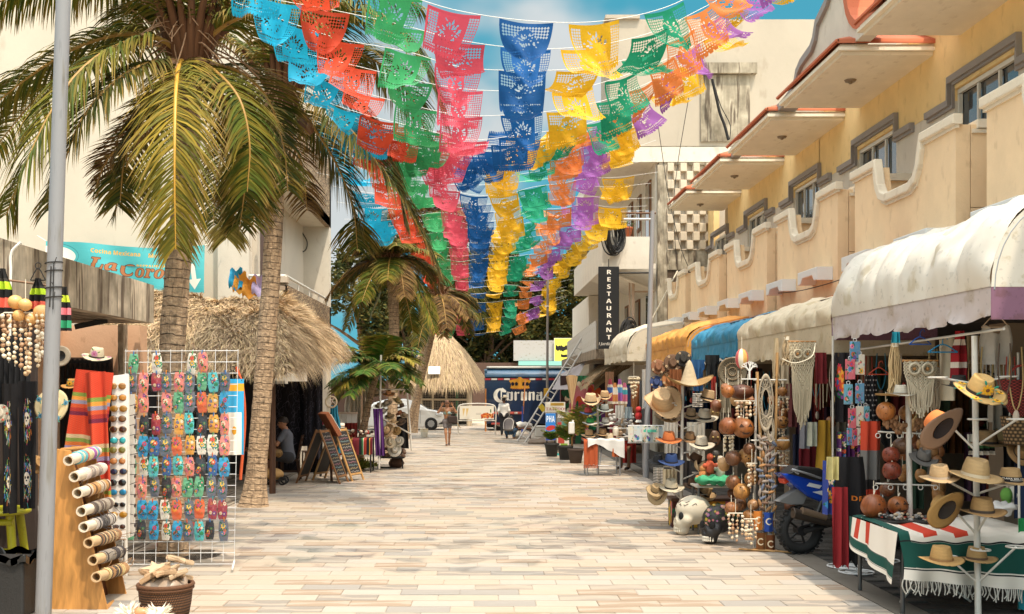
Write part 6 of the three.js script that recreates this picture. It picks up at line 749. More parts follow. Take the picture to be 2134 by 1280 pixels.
  names.forEach((n, i) => hat(n, pos[i][0], pos[i][1], 28.6 + (i % 4) * 0.25, pos[i][2], { col: cols[i], rx: i < 3 || i === 10 || i === 14 ? 1.1 : rr(0.1, 0.7), ry: rr(-0.6, 0.6), rz: rr(-0.25, 0.25) }));
  const bag = thing('brown_bag', 'dark brown cloth bag lying on the pale pavement by the hat stall', 'bag', at(826, 975, gd(975)).setY(0)); M('bag', [noisy(sph(0.2, 0, 0.13, 0, [1.1, 0.8, 0.8]), 0.05, 8)], mt([0.10, 0.05, 0.03]), bag); M('strap', [tube([V(-0.1, 0.02, 0.1), V(-0.35, 0.02, 0.16), V(-0.5, 0.03, 0.05)], 0.02, 8, 5)], MAT.dark, bag);
  const shoe = thing('trinket_rack', 'low dark rack of trinkets under the hats at the stall foot', 'rack', at(812, 962, 29.5).setY(0)); M('rack', [rod(V(-0.3, 0, 0), V(-0.2, 0.6, 0), 0.02), rod(V(0.35, 0, 0), V(0.3, 0.6, 0), 0.02), rbox(0.7, 0.04, 0.4, 0.01, 0.05, 0.3, 0)], MAT.dark, shoe); const tr2 = []; for (let k = 0; k < 40; k++) tr2.push(sph(0.05, rr(-0.3, 0.4), rr(0.3, 0.6), rr(-0.15, 0.15), [1, 1, 1], 6, 5)); M('trinkets', tr2, mt([0.2, 0.12, 0.08]), shoe).userData = { kind: 'stuff' };
}
// ================================================================ the stalls under the awnings
R = rng(71);
{ // inside walls, coloured near black to deepen the shade of the crowded stalls
  const t = thing('stall_interior', 'plank walls and ceiling of the stalls coloured near black for shade, behind the hanging goods', 'stall wall', null);
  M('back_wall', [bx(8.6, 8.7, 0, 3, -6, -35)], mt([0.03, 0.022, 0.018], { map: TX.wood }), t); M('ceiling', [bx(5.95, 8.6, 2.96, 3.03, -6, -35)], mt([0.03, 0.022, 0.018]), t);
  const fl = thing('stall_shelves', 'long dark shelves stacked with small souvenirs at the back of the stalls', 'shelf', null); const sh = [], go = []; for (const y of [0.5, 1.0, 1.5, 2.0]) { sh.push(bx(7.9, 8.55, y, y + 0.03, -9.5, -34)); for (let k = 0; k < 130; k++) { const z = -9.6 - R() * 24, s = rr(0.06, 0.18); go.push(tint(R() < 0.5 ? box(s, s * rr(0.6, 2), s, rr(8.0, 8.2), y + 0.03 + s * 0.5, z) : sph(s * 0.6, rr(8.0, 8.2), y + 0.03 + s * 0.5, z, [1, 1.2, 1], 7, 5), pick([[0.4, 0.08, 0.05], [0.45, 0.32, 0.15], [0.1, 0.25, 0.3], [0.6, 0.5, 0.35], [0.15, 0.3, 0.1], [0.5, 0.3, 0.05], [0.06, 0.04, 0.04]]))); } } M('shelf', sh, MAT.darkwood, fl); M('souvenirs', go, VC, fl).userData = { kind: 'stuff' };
}
function hatTree(label, pole, d, arms, r = 0.03) { const t = thing('hat_stand', label, 'hat stand', null), [[x0, y0], [x1, y1]] = pole; M('pole', [rod(at(x0, y0, d).setY(-0.02), at(x1, y1, d), r, r * 0.9, 10)], MAT.whitemetal, t); for (const [py, qx, qy, k] of arms) M('arm', [rod(at(lerp(x1, x0, (py - y1) / (y0 - y1)), py, d), at(qx, qy, d + (k ?? 0)), 0.011), tf(tor(0.085, 0.008), ...at(qx, qy, d + (k ?? 0)).toArray(), Math.PI / 2)], MAT.whitemetal, t); return t; }
{
  const d = 10.4;
  hatTree('tall cream painted hat stand with ring ended arms before the striped table', [[2039, 1292], [2031, 700]], d, [[800, 1955, 787], [800, 2100, 785], [940, 1972, 878], [930, 2120, 874, -0.3], [1035, 1970, 1000], [1030, 2095, 1010, -0.2], [1115, 1978, 1052], [1110, 2060, 1070, -0.25], [1215, 1975, 1160], [1215, 2118, 1140, -0.3], [875, 2038, 874, -0.1], [1145, 2044, 1146, -0.1]]);
  hat('yellow straw hat painted with big sunflowers near the top of the stand', 2041, 818, 10.1, 108, { col: [0.76, 0.50, 0.20], flowers: 6, crownFlower: 1, band: [0.03, 0.02, 0.02], rx: 0.42, rz: -0.12, roll: 0.14, fcol: [[0.80, 0.42, 0.02], [0.16, 0.06, 0.02], [0.02, 0.30, 0.22]] });
  hat('brown brimmed hat with orange crown tipped up to show its inside', 1966, 893, 10.1, 108, { col: [0.72, 0.20, 0.05], brim: [0.30, 0.19, 0.13], plain: 1, rx: -0.85, rz: 0.42, under: [0.03, 0.02, 0.02], bandMap: stripes([['#8f96a0', 1], ['#5a5060', 1]], 20), band: [1, 1, 1] });
  hat('natural straw fedora half in sunlight, on the street side of the stand', 1959, 996, 10.2, 84, { col: [0.66, 0.46, 0.26], rx: 0.12, rz: 0.1, band: [0.5, 0.4, 0.3] });
  hat('straw hat with a colourful striped ribbon in the middle of the stand', 2032, 992, 10.1, 112, { col: [0.62, 0.43, 0.22], rx: 0.15, rz: -0.1, band: [0.6, 0.5, 0.35], roll: 0.05, flowers: 0 });
  const pdc = canvasTex(512, 64, (x, w, h) => { x.fillStyle = '#17151a'; x.fillRect(0, 0, w, h); x.fillStyle = '#e8e2d6'; x.font = 'bold 26px sans-serif'; x.textAlign = 'center'; for (const c of [0, 256, 512]) { x.fillText('PLAYA DEL CARMEN', c, 28); x.fillRect(c - 60, 38, 120, 4); } });
  hat('tan straw hat with a black band reading PLAYA DEL CARMEN', 2106, 1004, 10.2, 88, { col: [0.52, 0.34, 0.16], rx: 0.05, band: [1, 1, 1], bandMap: pdc, bandH: 0.42, ry: 0.2 });
  hat('amber straw hat turned over to show its dark lining', 1974, 1063, 10.2, 92, { col: [0.62, 0.38, 0.14], rx: -1.0, rz: 0.35, under: [0.04, 0.03, 0.025], band: 0 });
  hat('brown straw fedora on the right hand arm above the striped cloth', 2047, 1068, 10.1, 96, { col: [0.50, 0.31, 0.13], rx: 0.05, band: [0.06, 0.04, 0.03], brim: [0.46, 0.28, 0.12] });
  hat('amber straw hat on the lowest arm in front of the green cloth', 1962, 1168, 10.2, 92, { col: [0.60, 0.37, 0.14], rx: 0.05, band: [0.3, 0.16, 0.06] }); hat('plain straw hat on the lowest arm beside the cream pole', 2036, 1166, 10.4, 82, { col: [0.54, 0.35, 0.15], rx: 0.0, band: [0.12, 0.07, 0.04] });
  hat('black straw hat behind the sunflower hat', 1998, 805, 11.2, 70, { col: [0.05, 0.045, 0.045], rx: 0.1 }); hat('pale straw hat hung high behind the sunflower hat', 2076, 782, 11.4, 72, { col: [0.60, 0.46, 0.28], rx: 0.3, rz: -0.3 }); hat('dark straw fedora half hidden behind the orange crowned hat', 2058, 925, 11.6, 84, { col: [0.32, 0.2, 0.09], rx: 0.05 }); hat('grey felt hat hanging in the shade beyond the stand', 1925, 955, 11.8, 60, { col: [0.12, 0.11, 0.1], plain: 1, rx: 0.5 });
  hat('olive straw hat at the back of the near stall', 2090, 920, 12.2, 80, { col: [0.34, 0.26, 0.12], rx: 0.2 }); hat('brown hat hooked low by the picture edge', 2128, 945, 11, 60, { col: [0.42, 0.24, 0.1], rx: 0.9 });
  // striped table
  const t = thing('goods_table', 'table under a red and white striped cloth with a fringed green border', 'table', null), zf = -10.62, zb = -12, x0 = 4.05, x1 = 5.5, H = 0.79;
  const cl = canvasTex(512, 512, (x, w, h) => { x.fillStyle = '#e8dfd2'; x.fillRect(0, 0, w, h); x.fillStyle = '#c43c24'; x.fillRect(85, 0, 46, 300); x.fillRect(190, 0, 46, 300); x.fillStyle = '#0f4a40'; x.fillRect(0, 330, w, 120); x.fillRect(0, 0, 36, h); x.fillStyle = '#e8dfd2'; x.fillRect(0, 452, w, 60); x.fillStyle = '#1a1a1c'; x.fillRect(0, 322, w, 7); x.fillRect(0, 456, w, 6); });
  const f = (u, v) => { const s = Math.min(1, v / 0.55), h = Math.max(0, (v - 0.55) / 0.45), drop = h * 0.52 * (0.85 + 0.25 * u), x = lerp(x0, x1, u); return V(x + 0.02 * Math.sin(v * 9), H - drop + 0.012 * Math.sin(u * 30) * (1 - h), lerp(zb, zf, s) + h * 0.05 + 0.035 * Math.sin(u * 22) * h); };
  M('cloth', [sheet((u, v) => f(u, 1 - v), 60, 24), sheet((u, v) => V(x0 - 0.03 - 0.06 * (1 - v) * Math.abs(Math.sin(u * 8)), H - (1 - v) * lerp(0.3, 0.5, u), lerp(zb, zf, u)), 20, 8)], cloth([1, 1, 1], { map: cl, k: 'tc' }), t);
  const fr = []; for (let k = 0; k < 60; k++) { const q = f(k / 59, 1); fr.push(tube([q, V(q.x + rr(-0.02, 0.02), q.y - 0.06, q.z), V(q.x + rr(-0.03, 0.03), q.y - rr(0.09, 0.14), q.z + rr(-0.02, 0.02))], 0.007, 5, 4)); } M('fringe', fr, cloth([0.74, 0.7, 0.62]), t).userData = { kind: 'stuff' };
  for (const [x, z] of [[4.1, -10.7], [5.4, -10.7], [4.1, -11.9], [5.4, -11.9]]) M('leg', [rod(V(x, 0, z), V(x, H - 0.02, z), 0.022)], mt([0.1, 0.1, 0.1], { metalness: 0.6, roughness: 0.4 }), t);
  M('lower_stand', [rod(V(4.62, 0.12, -11.4), V(4.62, 0.7, -11.4), 0.04), ...[0, 1, 2].map((k) => rod(V(4.62, 0.3, -11.4), V(4.62 + Math.cos(k * 2.1 + 0.5) * 0.42, 0.01, -11.4 + Math.sin(k * 2.1 + 0.5) * 0.42), 0.012))], MAT.whitemetal, t);
  const tk = thing('trinket_tray', 'tray of silver and dark trinkets on the striped cloth', 'trinkets', V(4.42, 0.8, -11.5)); const g = []; for (let k = 0; k < 50; k++) g.push(tint(sph(rr(0.012, 0.03), rr(-0.22, 0.22), rr(0.02, 0.06), rr(-0.16, 0.16), [1, 0.7, 1.2], 6, 5), pick([[0.3, 0.28, 0.26], [0.05, 0.05, 0.05], [0.4, 0.3, 0.2]]))); M('tray', [rbox(0.5, 0.02, 0.36, 0.006)], MAT.dark, tk); M('trinkets', g, VC, tk).userData = { kind: 'stuff' };
  const sk = [['white painted toy skull on the striped table near the picture edge', 2118, 1030, 0.09, [0.7, 0.66, 0.58]], ['green toy figure standing on the striped table', 2098, 1032, 0.07, [0.12, 0.3, 0.05]]]; for (const [l, x, y, r, c] of sk) one('toy_figure', l, 'toy', [sph(r, 0, 0, 0, [0.85, 1.1, 0.9]), sph(r * 0.7, 0, -r * 1.2, 0)], mt(c)).position.copy(at(x, y, 11.2));
  one('plastic_wrapping', 'crumpled clear plastic packets on the striped table', 'packets', [noisy(sph(0.12, 0, 0, 0, [1.3, 0.5, 0.8], 18, 12), 0.05, 16)], mt([0.6, 0.58, 0.56], { roughness: 0.15 })).position.copy(at(2090, 1058, 11.0));
}
{ // gourd rack by the table
  const d = 11.9, t = thing('gourd_rack', 'white pole rack with hooked rails of carved gourds', 'rack', null); M('pole', [rod(at(1898, 1175, d).setY(0.25), at(1893, 815, d), 0.03, 0.03, 10)], MAT.whitemetal, t);
  for (const [y, a, b] of [[900, 1830, 1920], [1008, 1825, 1950]]) M('hook_rail', [rod(at(a, y, d), at(b, y + 4, d), 0.009), ...[0, 1, 2, 3, 4].map((k) => tor(0.025, 0.005, at(lerp(a, b, k / 4), y + 8, d).x, at(0, y + 8, d).y, -d))], MAT.whitemetal, t); M('straw_tray', [tf(lathe([[0, 0], [0.2, 0.01], [0.21, 0.03]], 24), ...at(1866, 826, d).toArray())], mt([0.5, 0.33, 0.14], { map: TX.straw }), t);
  hat('small white hat with black lettering on the tray of the gourd rack', 1878, 822, 11.8, 60, { col: [0.76, 0.72, 0.64], band: [0.3, 0.28, 0.26], rx: 0.05 });
  const G = [['round brown gourd etched all over, high on the rack', 1846, 857, 20], ['orange brown gourd with cut holes beside the white pole', 1890, 861, 17, { col: [0.5, 0.24, 0.07] }], ['upper half of the glossy dark red double gourd', 1857, 948, 18, { col: [0.24, 0.045, 0.02], holes: 16 }], ['lower half of the glossy dark red double gourd', 1859, 981, 20, { col: [0.24, 0.045, 0.02], holes: 16 }], ['large shiny brown gourd hanging over the shell tassel', 1821, 1056, 27, { col: [0.36, 0.11, 0.03], holes: 8, s: [1, 0.95, 1] }], ['brown gourd with a carved face behind the striped table', 1872, 1054, 21, { face: 1, col: [0.36, 0.13, 0.04] }], ['tan gourd in the shade right of the white pole', 1936, 940, 20, { col: [0.36, 0.2, 0.09] }], ['dark gourd behind the double gourd', 1880, 930, 19, { col: [0.2, 0.1, 0.05] }], ['small speckled gourd above the amber straw hat', 1948, 960, 15, { col: [0.3, 0.15, 0.07] }], ['brown gourd hidden under the hook rail', 1850, 1020, 16, { col: [0.26, 0.1, 0.04] }]];
  for (const [l, x, y, r, o] of G) calabash(l, x, y, r, d + rr(-0.15, 0.15), o);
  chime('tassel of dark shells hanging from the large shiny gourd', 1795, 1832, 1080, 1112, 11.8, 7, { r: 4, mats: [[0.3, 0.14, 0.06], [0.5, 0.35, 0.2], [0.16, 0.07, 0.03]], taper: 0.6, gap: 1.7 });
  const rt = [['cluster of brown seed rattles on the upper hook rail', 1875, 890], ['bunch of seed rattles under the straw tray', 1858, 880], ['bunch of dark seed rattles by the tan gourd', 1920, 885]]; for (const [l, x, y] of rt) { const g = thing('seed_rattle', l, 'rattle', at(x, y, 11.9)), p = []; for (let k = 0; k < 26; k++) p.push(sph(0.022, rr(-0.08, 0.08), rr(-0.06, 0.06), rr(-0.05, 0.05), [1, 1.3, 0.8], 6, 5)); M('seeds', p, mt([0.26, 0.13, 0.06]), g).userData = { kind: 'stuff' }; M('cord', [rod(V(0, 0, 0), V(0, 0.12, 0), 0.004)], MAT.twine, g); }
}
{ // clothing hung below the near awning
  const dots = canvasTex(64, 128, (x, w, h) => { x.fillStyle = '#1b181b'; x.fillRect(0, 0, w, h); x.fillStyle = '#b9b0aa'; for (let k = 0; k < 60; k++) { x.beginPath(); x.arc((k % 6) * 11 + (Math.floor(k / 6) % 2) * 5, Math.floor(k / 6) * 13, 2.4, 0, 7); x.fill(); } }), flo = blossoms('#1d191d', 77, 128, 256, 9), flo2 = blossoms('#5a2a62', 78, 128, 256, 9), flo3 = blossoms('#2d3f8a', 79, 128, 256, 11);
  const dra = canvasTex(128, 512, (x, w, h) => { x.fillStyle = '#19171a'; x.fillRect(0, 0, w, h); x.fillStyle = '#e07a22'; x.font = 'bold 34px sans-serif'; x.fillText('DRA', 62, 216); });
  garment('scarf_dress', 'long black garment with orange DRA lettering on the wire stand', 'garment', 1743, 1806, 952, 1168, 12.6, null, { map: dra, shape: (v) => 0.55 + 0.5 * Math.sin(v * 2.6), folds: 2, jag: 0.14, depth: 0.06 });
  garment('scarf_dress', 'long red garment with ragged hem on the wire stand', 'garment', 1733, 1766, 1015, 1176, 12.5, [0.36, 0.02, 0.025], { folds: 2, jag: 0.12, depth: 0.05 });
  garment('scarf', 'purple and red patterned scarf beside the black garment', 'scarf', 1716, 1743, 960, 1072, 12.7, null, { map: flo3, folds: 2 }); garment('scarf', 'yellow and green printed scarf at the top of the wire stand', 'scarf', 1722, 1748, 952, 1000, 12.5, [0.55, 0.48, 0.2], { folds: 2 });
  const ws = thing('wire_stand', 'pair of thin wire garment stands with round bases on dark paving', 'stand', null); for (const [x, y, top] of [[1760, 1182, 950], [1785, 1194, 960]]) { const d = gd(y), c = at(x, y, d).setY(0); M('pole', [rod(c, at(x, top, d), 0.008)], MAT.wire, ws); M('base', [tor(0.2, 0.009, c.x, 0.012, c.z, Math.PI / 2), tor(0.12, 0.008, c.x, 0.012, c.z, Math.PI / 2), rod(c.clone().add(V(-0.2, 0.012, 0)), c.clone().add(V(0.2, 0.012, 0)), 0.007)], MAT.wire, ws); }
  const ws2 = thing('wire_stand', 'wire stand with round base under the shell tassel', 'stand', null); { const c = at(1840, 1170, gd(1170)).setY(0); M('pole', [rod(c, c.clone().add(V(0, 0.9, 0)), 0.008)], MAT.wire, ws2); M('base', [tor(0.2, 0.009, c.x, 0.012, c.z, Math.PI / 2), tor(0.12, 0.008, c.x, 0.012, c.z, Math.PI / 2)], MAT.wire, ws2); }
  const L = [ // name, label, cat, x0, x1, y0, y1, d, colour, options
    ['dress', 'mustard yellow dress with red lettering hung beside the motorcycle', 'dress', 1700, 1735, 876, 1002, 15, [0.60, 0.33, 0.03], { shape: (v) => 0.85 + 0.15 * Math.cos(v * 3), folds: 1.5 }],
    ['dress', 'dark red dress hung above the motorcycle seat', 'dress', 1664, 1700, 892, 1005, 15.4, [0.26, 0.02, 0.03], { shape: DRESS, folds: 2 }],
    ['shawl', 'grey shawl with white trim between the two red dresses', 'shawl', 1668, 1690, 880, 935, 15.2, [0.3, 0.3, 0.34], { folds: 2 }],
    ['blouse', 'white and green blouse over the yellow dress shoulder', 'blouse', 1683, 1704, 880, 930, 14.9, [0.55, 0.56, 0.45], { folds: 2 }],
    ['floral_cloth', 'black cloth with pink blossoms hanging by the white rail', 'cloth', 1738, 1770, 735, 880, 13.6, null, { map: flo, folds: 2 }],
    ['floral_cloth', 'purple patterned skirt low behind the wire stands', 'skirt', 1742, 1770, 900, 960, 13.4, null, { map: flo2, folds: 3 }],
    ['floral_cloth', 'magenta patterned skirt beside the orange poncho', 'skirt', 1768, 1800, 920, 985, 13.4, null, { map: flo2, folds: 3, tint: [1, 0.6, 0.8] }],
    ['poncho', 'orange and grey poncho hanging behind the black garment', 'poncho', 1795, 1836, 878, 1040, 13, null, { map: stripes([['#c8452a', 6], ['#77736f', 6], ['#2a2626', 2]], 16, 0.05), folds: 2 }],
    ['polka_dress', 'black dress with white polka dots under the raffia bundle', 'dress', 1802, 1828, 782, 885, 13.2, null, { map: dots, folds: 2 }],
    ['crochet_blouse', 'white crochet top with long fringe on a pale hanger', 'top', 2040, 2110, 678, 760, 11.2, [0.70, 0.66, 0.60], { shape: TOP, neck: 0.5, fringe: 0.16, hanger: [0.7, 0.55, 0.4], folds: 2 }],
    ['crochet_bag', 'long cream crochet bag hanging near the owl macrame', 'bag', 1956, 1988, 705, 835, 11.6, [0.70, 0.60, 0.44], { folds: 1 }],
    ['garment', 'red and white striped garment among the hangers', 'garment', 1984, 2018, 690, 795, 11.5, null, { map: stripes([['#a81c26', 2], ['#e8d8c8', 1.4], ['#8a1820', 2]], 12), shape: DRESS, folds: 2 }],
    ['garment', 'tan strapped garment behind the red and white one', 'garment', 2014, 2052, 700, 770, 11.8, [0.55, 0.42, 0.25], { folds: 2 }],
    ['skirt', 'white embroidered skirt with green and black hem bands', 'skirt', 2015, 2070, 905, 948, 11.9, null, { map: stripes([['#e4ddcf', 4], ['#3a6a3a', 1], ['#1c1a1a', 1], ['#e4ddcf', 1.4]], 7.4), folds: 4 }],
    ['black_dress', 'black dress with faint stripes in the shade by the picture edge', 'dress', 2088, 2126, 850, 990, 12.2, [0.02, 0.02, 0.022], { folds: 3 }],
    ['green_cloth', 'green and cyan cloth hanging at the picture edge below the rail', 'cloth', 2120, 2150, 1080, 1270, 10.7, null, { map: stripes([['#1d8a4a', 5], ['#35aebc', 5]], 10), folds: 2 }],
    ['white_cloth', 'cream cotton dress hung deep behind the hat stand', 'dress', 2062, 2096, 800, 880, 12.4, [0.6, 0.55, 0.46], { shape: DRESS, folds: 3, fringe: 0.08 }],
    ['red_shawl', 'dark red shawl with long cream tassels beside the white rail', 'shawl', 1698, 1722, 735, 800, 14.7, [0.24, 0.02, 0.025], { folds: 2, fringe: 0.3, fcol: [0.6, 0.48, 0.32] }],
    ['cream_shawl', 'cream shawl with long tassels left of the macrame owl face', 'shawl', 1628, 1646, 720, 800, 15.5, [0.62, 0.5, 0.34], { folds: 2, fringe: 0.2 }],
    ['jacket', 'wine coloured jacket hung deep above the motorcycle', 'jacket', 1640, 1668, 800, 890, 16.5, [0.14, 0.03, 0.03], { folds: 2, shape: TEE }],
    ['dark_dress', 'navy dress deep in the shade behind the red dress', 'dress', 1652, 1680, 905, 1000, 16.8, [0.02, 0.025, 0.06], { folds: 2 }],
    ['brown_cloth', 'brown patterned cloth hanging deep behind the gourd rack', 'cloth', 1900, 1945, 840, 935, 13.5, [0.16, 0.09, 0.05], { folds: 3 }],
    ['tee', 'black tee hung deep behind the gourds', 'shirt', 1835, 1880, 890, 1000, 14, [0.018, 0.018, 0.02], { folds: 2, shape: TEE }],
    ['tee', 'dark green tee hung deep beside the black tee', 'shirt', 1880, 1930, 960, 1060, 13.6, [0.03, 0.07, 0.04], { folds: 2, shape: TEE }],
  ];
  for (const [n, l, c, ...a] of L) garment(n, l, c, ...a);
  macrame('cream macrame owl with ring eyes hanging in front of the raffia', 1918, 752, 872, 68, 11.7, [0.70, 0.60, 0.44], { eyes: 1, n: 11 }); macrame('large pale macrame mask with a pointed net beard above the motorcycle', 1672, 712, 895, 52, 14.6, [0.62, 0.52, 0.36], { eyes: 1, n: 10, taper: 0.5 }); macrame('narrow cream macrame strip beside the owl', 1948, 765, 868, 34, 12, [0.62, 0.52, 0.38], { n: 6 });
  const raf = (l, px, y0, y1, w, d, c) => { const g = thing('raffia_bundle', l, 'raffia bundle', at(px, y0, d)), W = mpx(w, d), H = mpx(y1 - y0, d), p = []; for (let k = 0; k < 40; k++) p.push(tube([V(rr(-0.2, 0.2) * W, 0, rr(-0.03, 0.03)), V(rr(-0.4, 0.4) * W, -H * 0.5, rr(-0.05, 0.05)), V(rr(-0.5, 0.5) * W, -H * rr(0.85, 1.05), rr(-0.06, 0.06))], 0.009, 6, 4)); M('strands', p, mt(c), g).userData = { kind: 'stuff' }; M('tie', [cyl(W * 0.22, W * 0.22, 0.05, 0, -0.06, 0)], MAT.twine, g); };
  raf('long tan raffia bundle tied with blue cord under the near awning', 1866, 712, 822, 30, 12, [0.52, 0.36, 0.18]); raf('raffia tassels hanging high beside the chime frame', 1640, 700, 760, 26, 15, [0.46, 0.34, 0.2]); raf('pale raffia hanging beneath the blue awning', 1618, 705, 800, 14, 15.6, [0.56, 0.43, 0.26]); raf('rope tassels hung low behind the striped table', 2110, 1000, 1040, 30, 11.5, [0.6, 0.52, 0.42]);
  const pk = ['#5f8fb0', '#c8606a', '#d8ccbb', '#6aa5b8', '#e08a2e', '#4f6fc0', '#d8c060', '#c84a6a']; const rows = [[1782, 733, 22], [1772, 770, 20], [1792, 760, 20], [1768, 822, 18], [1792, 820, 18], [1776, 872, 16], [1792, 868, 16], [1804, 868, 16], [1771, 910, 12], [1781, 912, 12], [1791, 910, 12], [1802, 912, 12]];
  const PK = [0, 1, 2, 3].map((i) => blossoms(pk[i], 200 + i, 64, 96, 3));
  rows.forEach(([x, y, w], i) => { const g = thing('souvenir_pack', `${['blue framed', 'pale pink', 'white', 'light blue', 'crimson', 'orange', 'sky blue', 'navy', 'cream', 'turquoise', 'yellow', 'pink'][i]} souvenir packet, ${ORD[i]} down the hanging strip`, 'souvenir packet', at(x, y, 13.1), rr(-0.2, 0.2)); M('pack', [rbox(mpx(w, 13.1), mpx(i > 7 ? 36 : 42, 13.1), 0.02, 0.004)], mt([1, 1, 1], { map: PK[i % 4], color: 0xffffff, roughness: 0.3, k: 'pk' + i % 4 }), g); M('hook', [tor(0.02, 0.004, 0, mpx(24, 13.1), 0)], MAT.wire, g); });
  const rl = thing('white_rail', 'slim white upright rail at the edge of the near stall', 'rail', null); M('rail', [rod(at(1736, 990, 14.2), at(1736, 700, 14.2), 0.014)], MAT.whitemetal, rl); one('hanging_rail', 'pale rail along the front of the near stall for hangers', 'rail', [rod(V(4.75, 2.72, -10), V(4.8, 2.66, -14.3), 0.014)], MAT.whitemetal); one('hanging_rail', 'vertical pale rail near the picture edge', 'rail', [rod(at(2122, 735, 10.9), at(2126, 1300, 10.9), 0.012)], MAT.whitemetal);
  const hg = (l, x, y, d, c, w = 60) => { const g = thing('clothes_hanger', l, 'hanger', at(x, y, d)), W = mpx(w, d); M('hanger', [tube([V(-W / 2, -0.06, 0), V(0, 0.02, 0), V(W / 2, -0.06, 0)], 0.007, 12, 5), rod(V(-W / 2, -0.06, 0), V(W / 2, -0.06, 0), 0.007)], mt(c), g); M('hook', [tube([V(0, 0.02, 0), V(0, 0.07, 0), V(0.03, 0.1, 0), V(0.05, 0.07, 0)], 0.005, 10, 5)], mt(c), g); };
  hg('bright blue plastic hanger under the near awning', 1965, 722, 11.4, [0.02, 0.24, 0.45], 62); hg('red wire hanger in the shade beside the raffia', 1832, 770, 13, [0.4, 0.05, 0.02], 44); hg('deep blue hanger high beside the raffia bundle', 1918, 706, 11.8, [0.02, 0.1, 0.4], 46); hg('pale hanger above the tan garment', 2040, 745, 11.6, [0.6, 0.45, 0.3], 44);
  const bag = thing('woven_bag', 'red woven palm bag hanging at the picture edge', 'bag', at(2130, 830, 10.8)); M('bag', [sheet((u, v) => { const a = u * 6.2832, r = lerp(0.08, 0.24, v ** 0.6); return V(Math.cos(a) * r, (v - 0.5) * 0.36, Math.sin(a) * r * 0.4); }, 28, 8)], mt([0.45, 0.05, 0.04], { map: TX.weave }), bag); M('handle', [tor(0.12, 0.012, 0, 0.2, 0, 0, 0, 0, 20, 6, Math.PI)], mt([0.4, 0.05, 0.04]), bag); const bag2 = thing('woven_bag', 'tan wicker bag low at the picture edge', 'bag', at(2130, 930, 11)); M('bag', [lathe([[0, 0], [0.16, 0.02], [0.2, 0.3], [0.19, 0.3]], 26)], mt([0.42, 0.26, 0.12], { map: TX.weave }), bag2); M('handle', [tor(0.12, 0.012, 0, 0.3, 0, 0, 0, 0, 20, 6, Math.PI)], MAT.twine, bag2);
  const sj = garment('blue_pompom', 'turquoise knotted ribbon tied over the raffia bundle', 'ribbon', 1858, 1874, 692, 715, 11.9, [0.01, 0.3, 0.4], { folds: 2 });
}
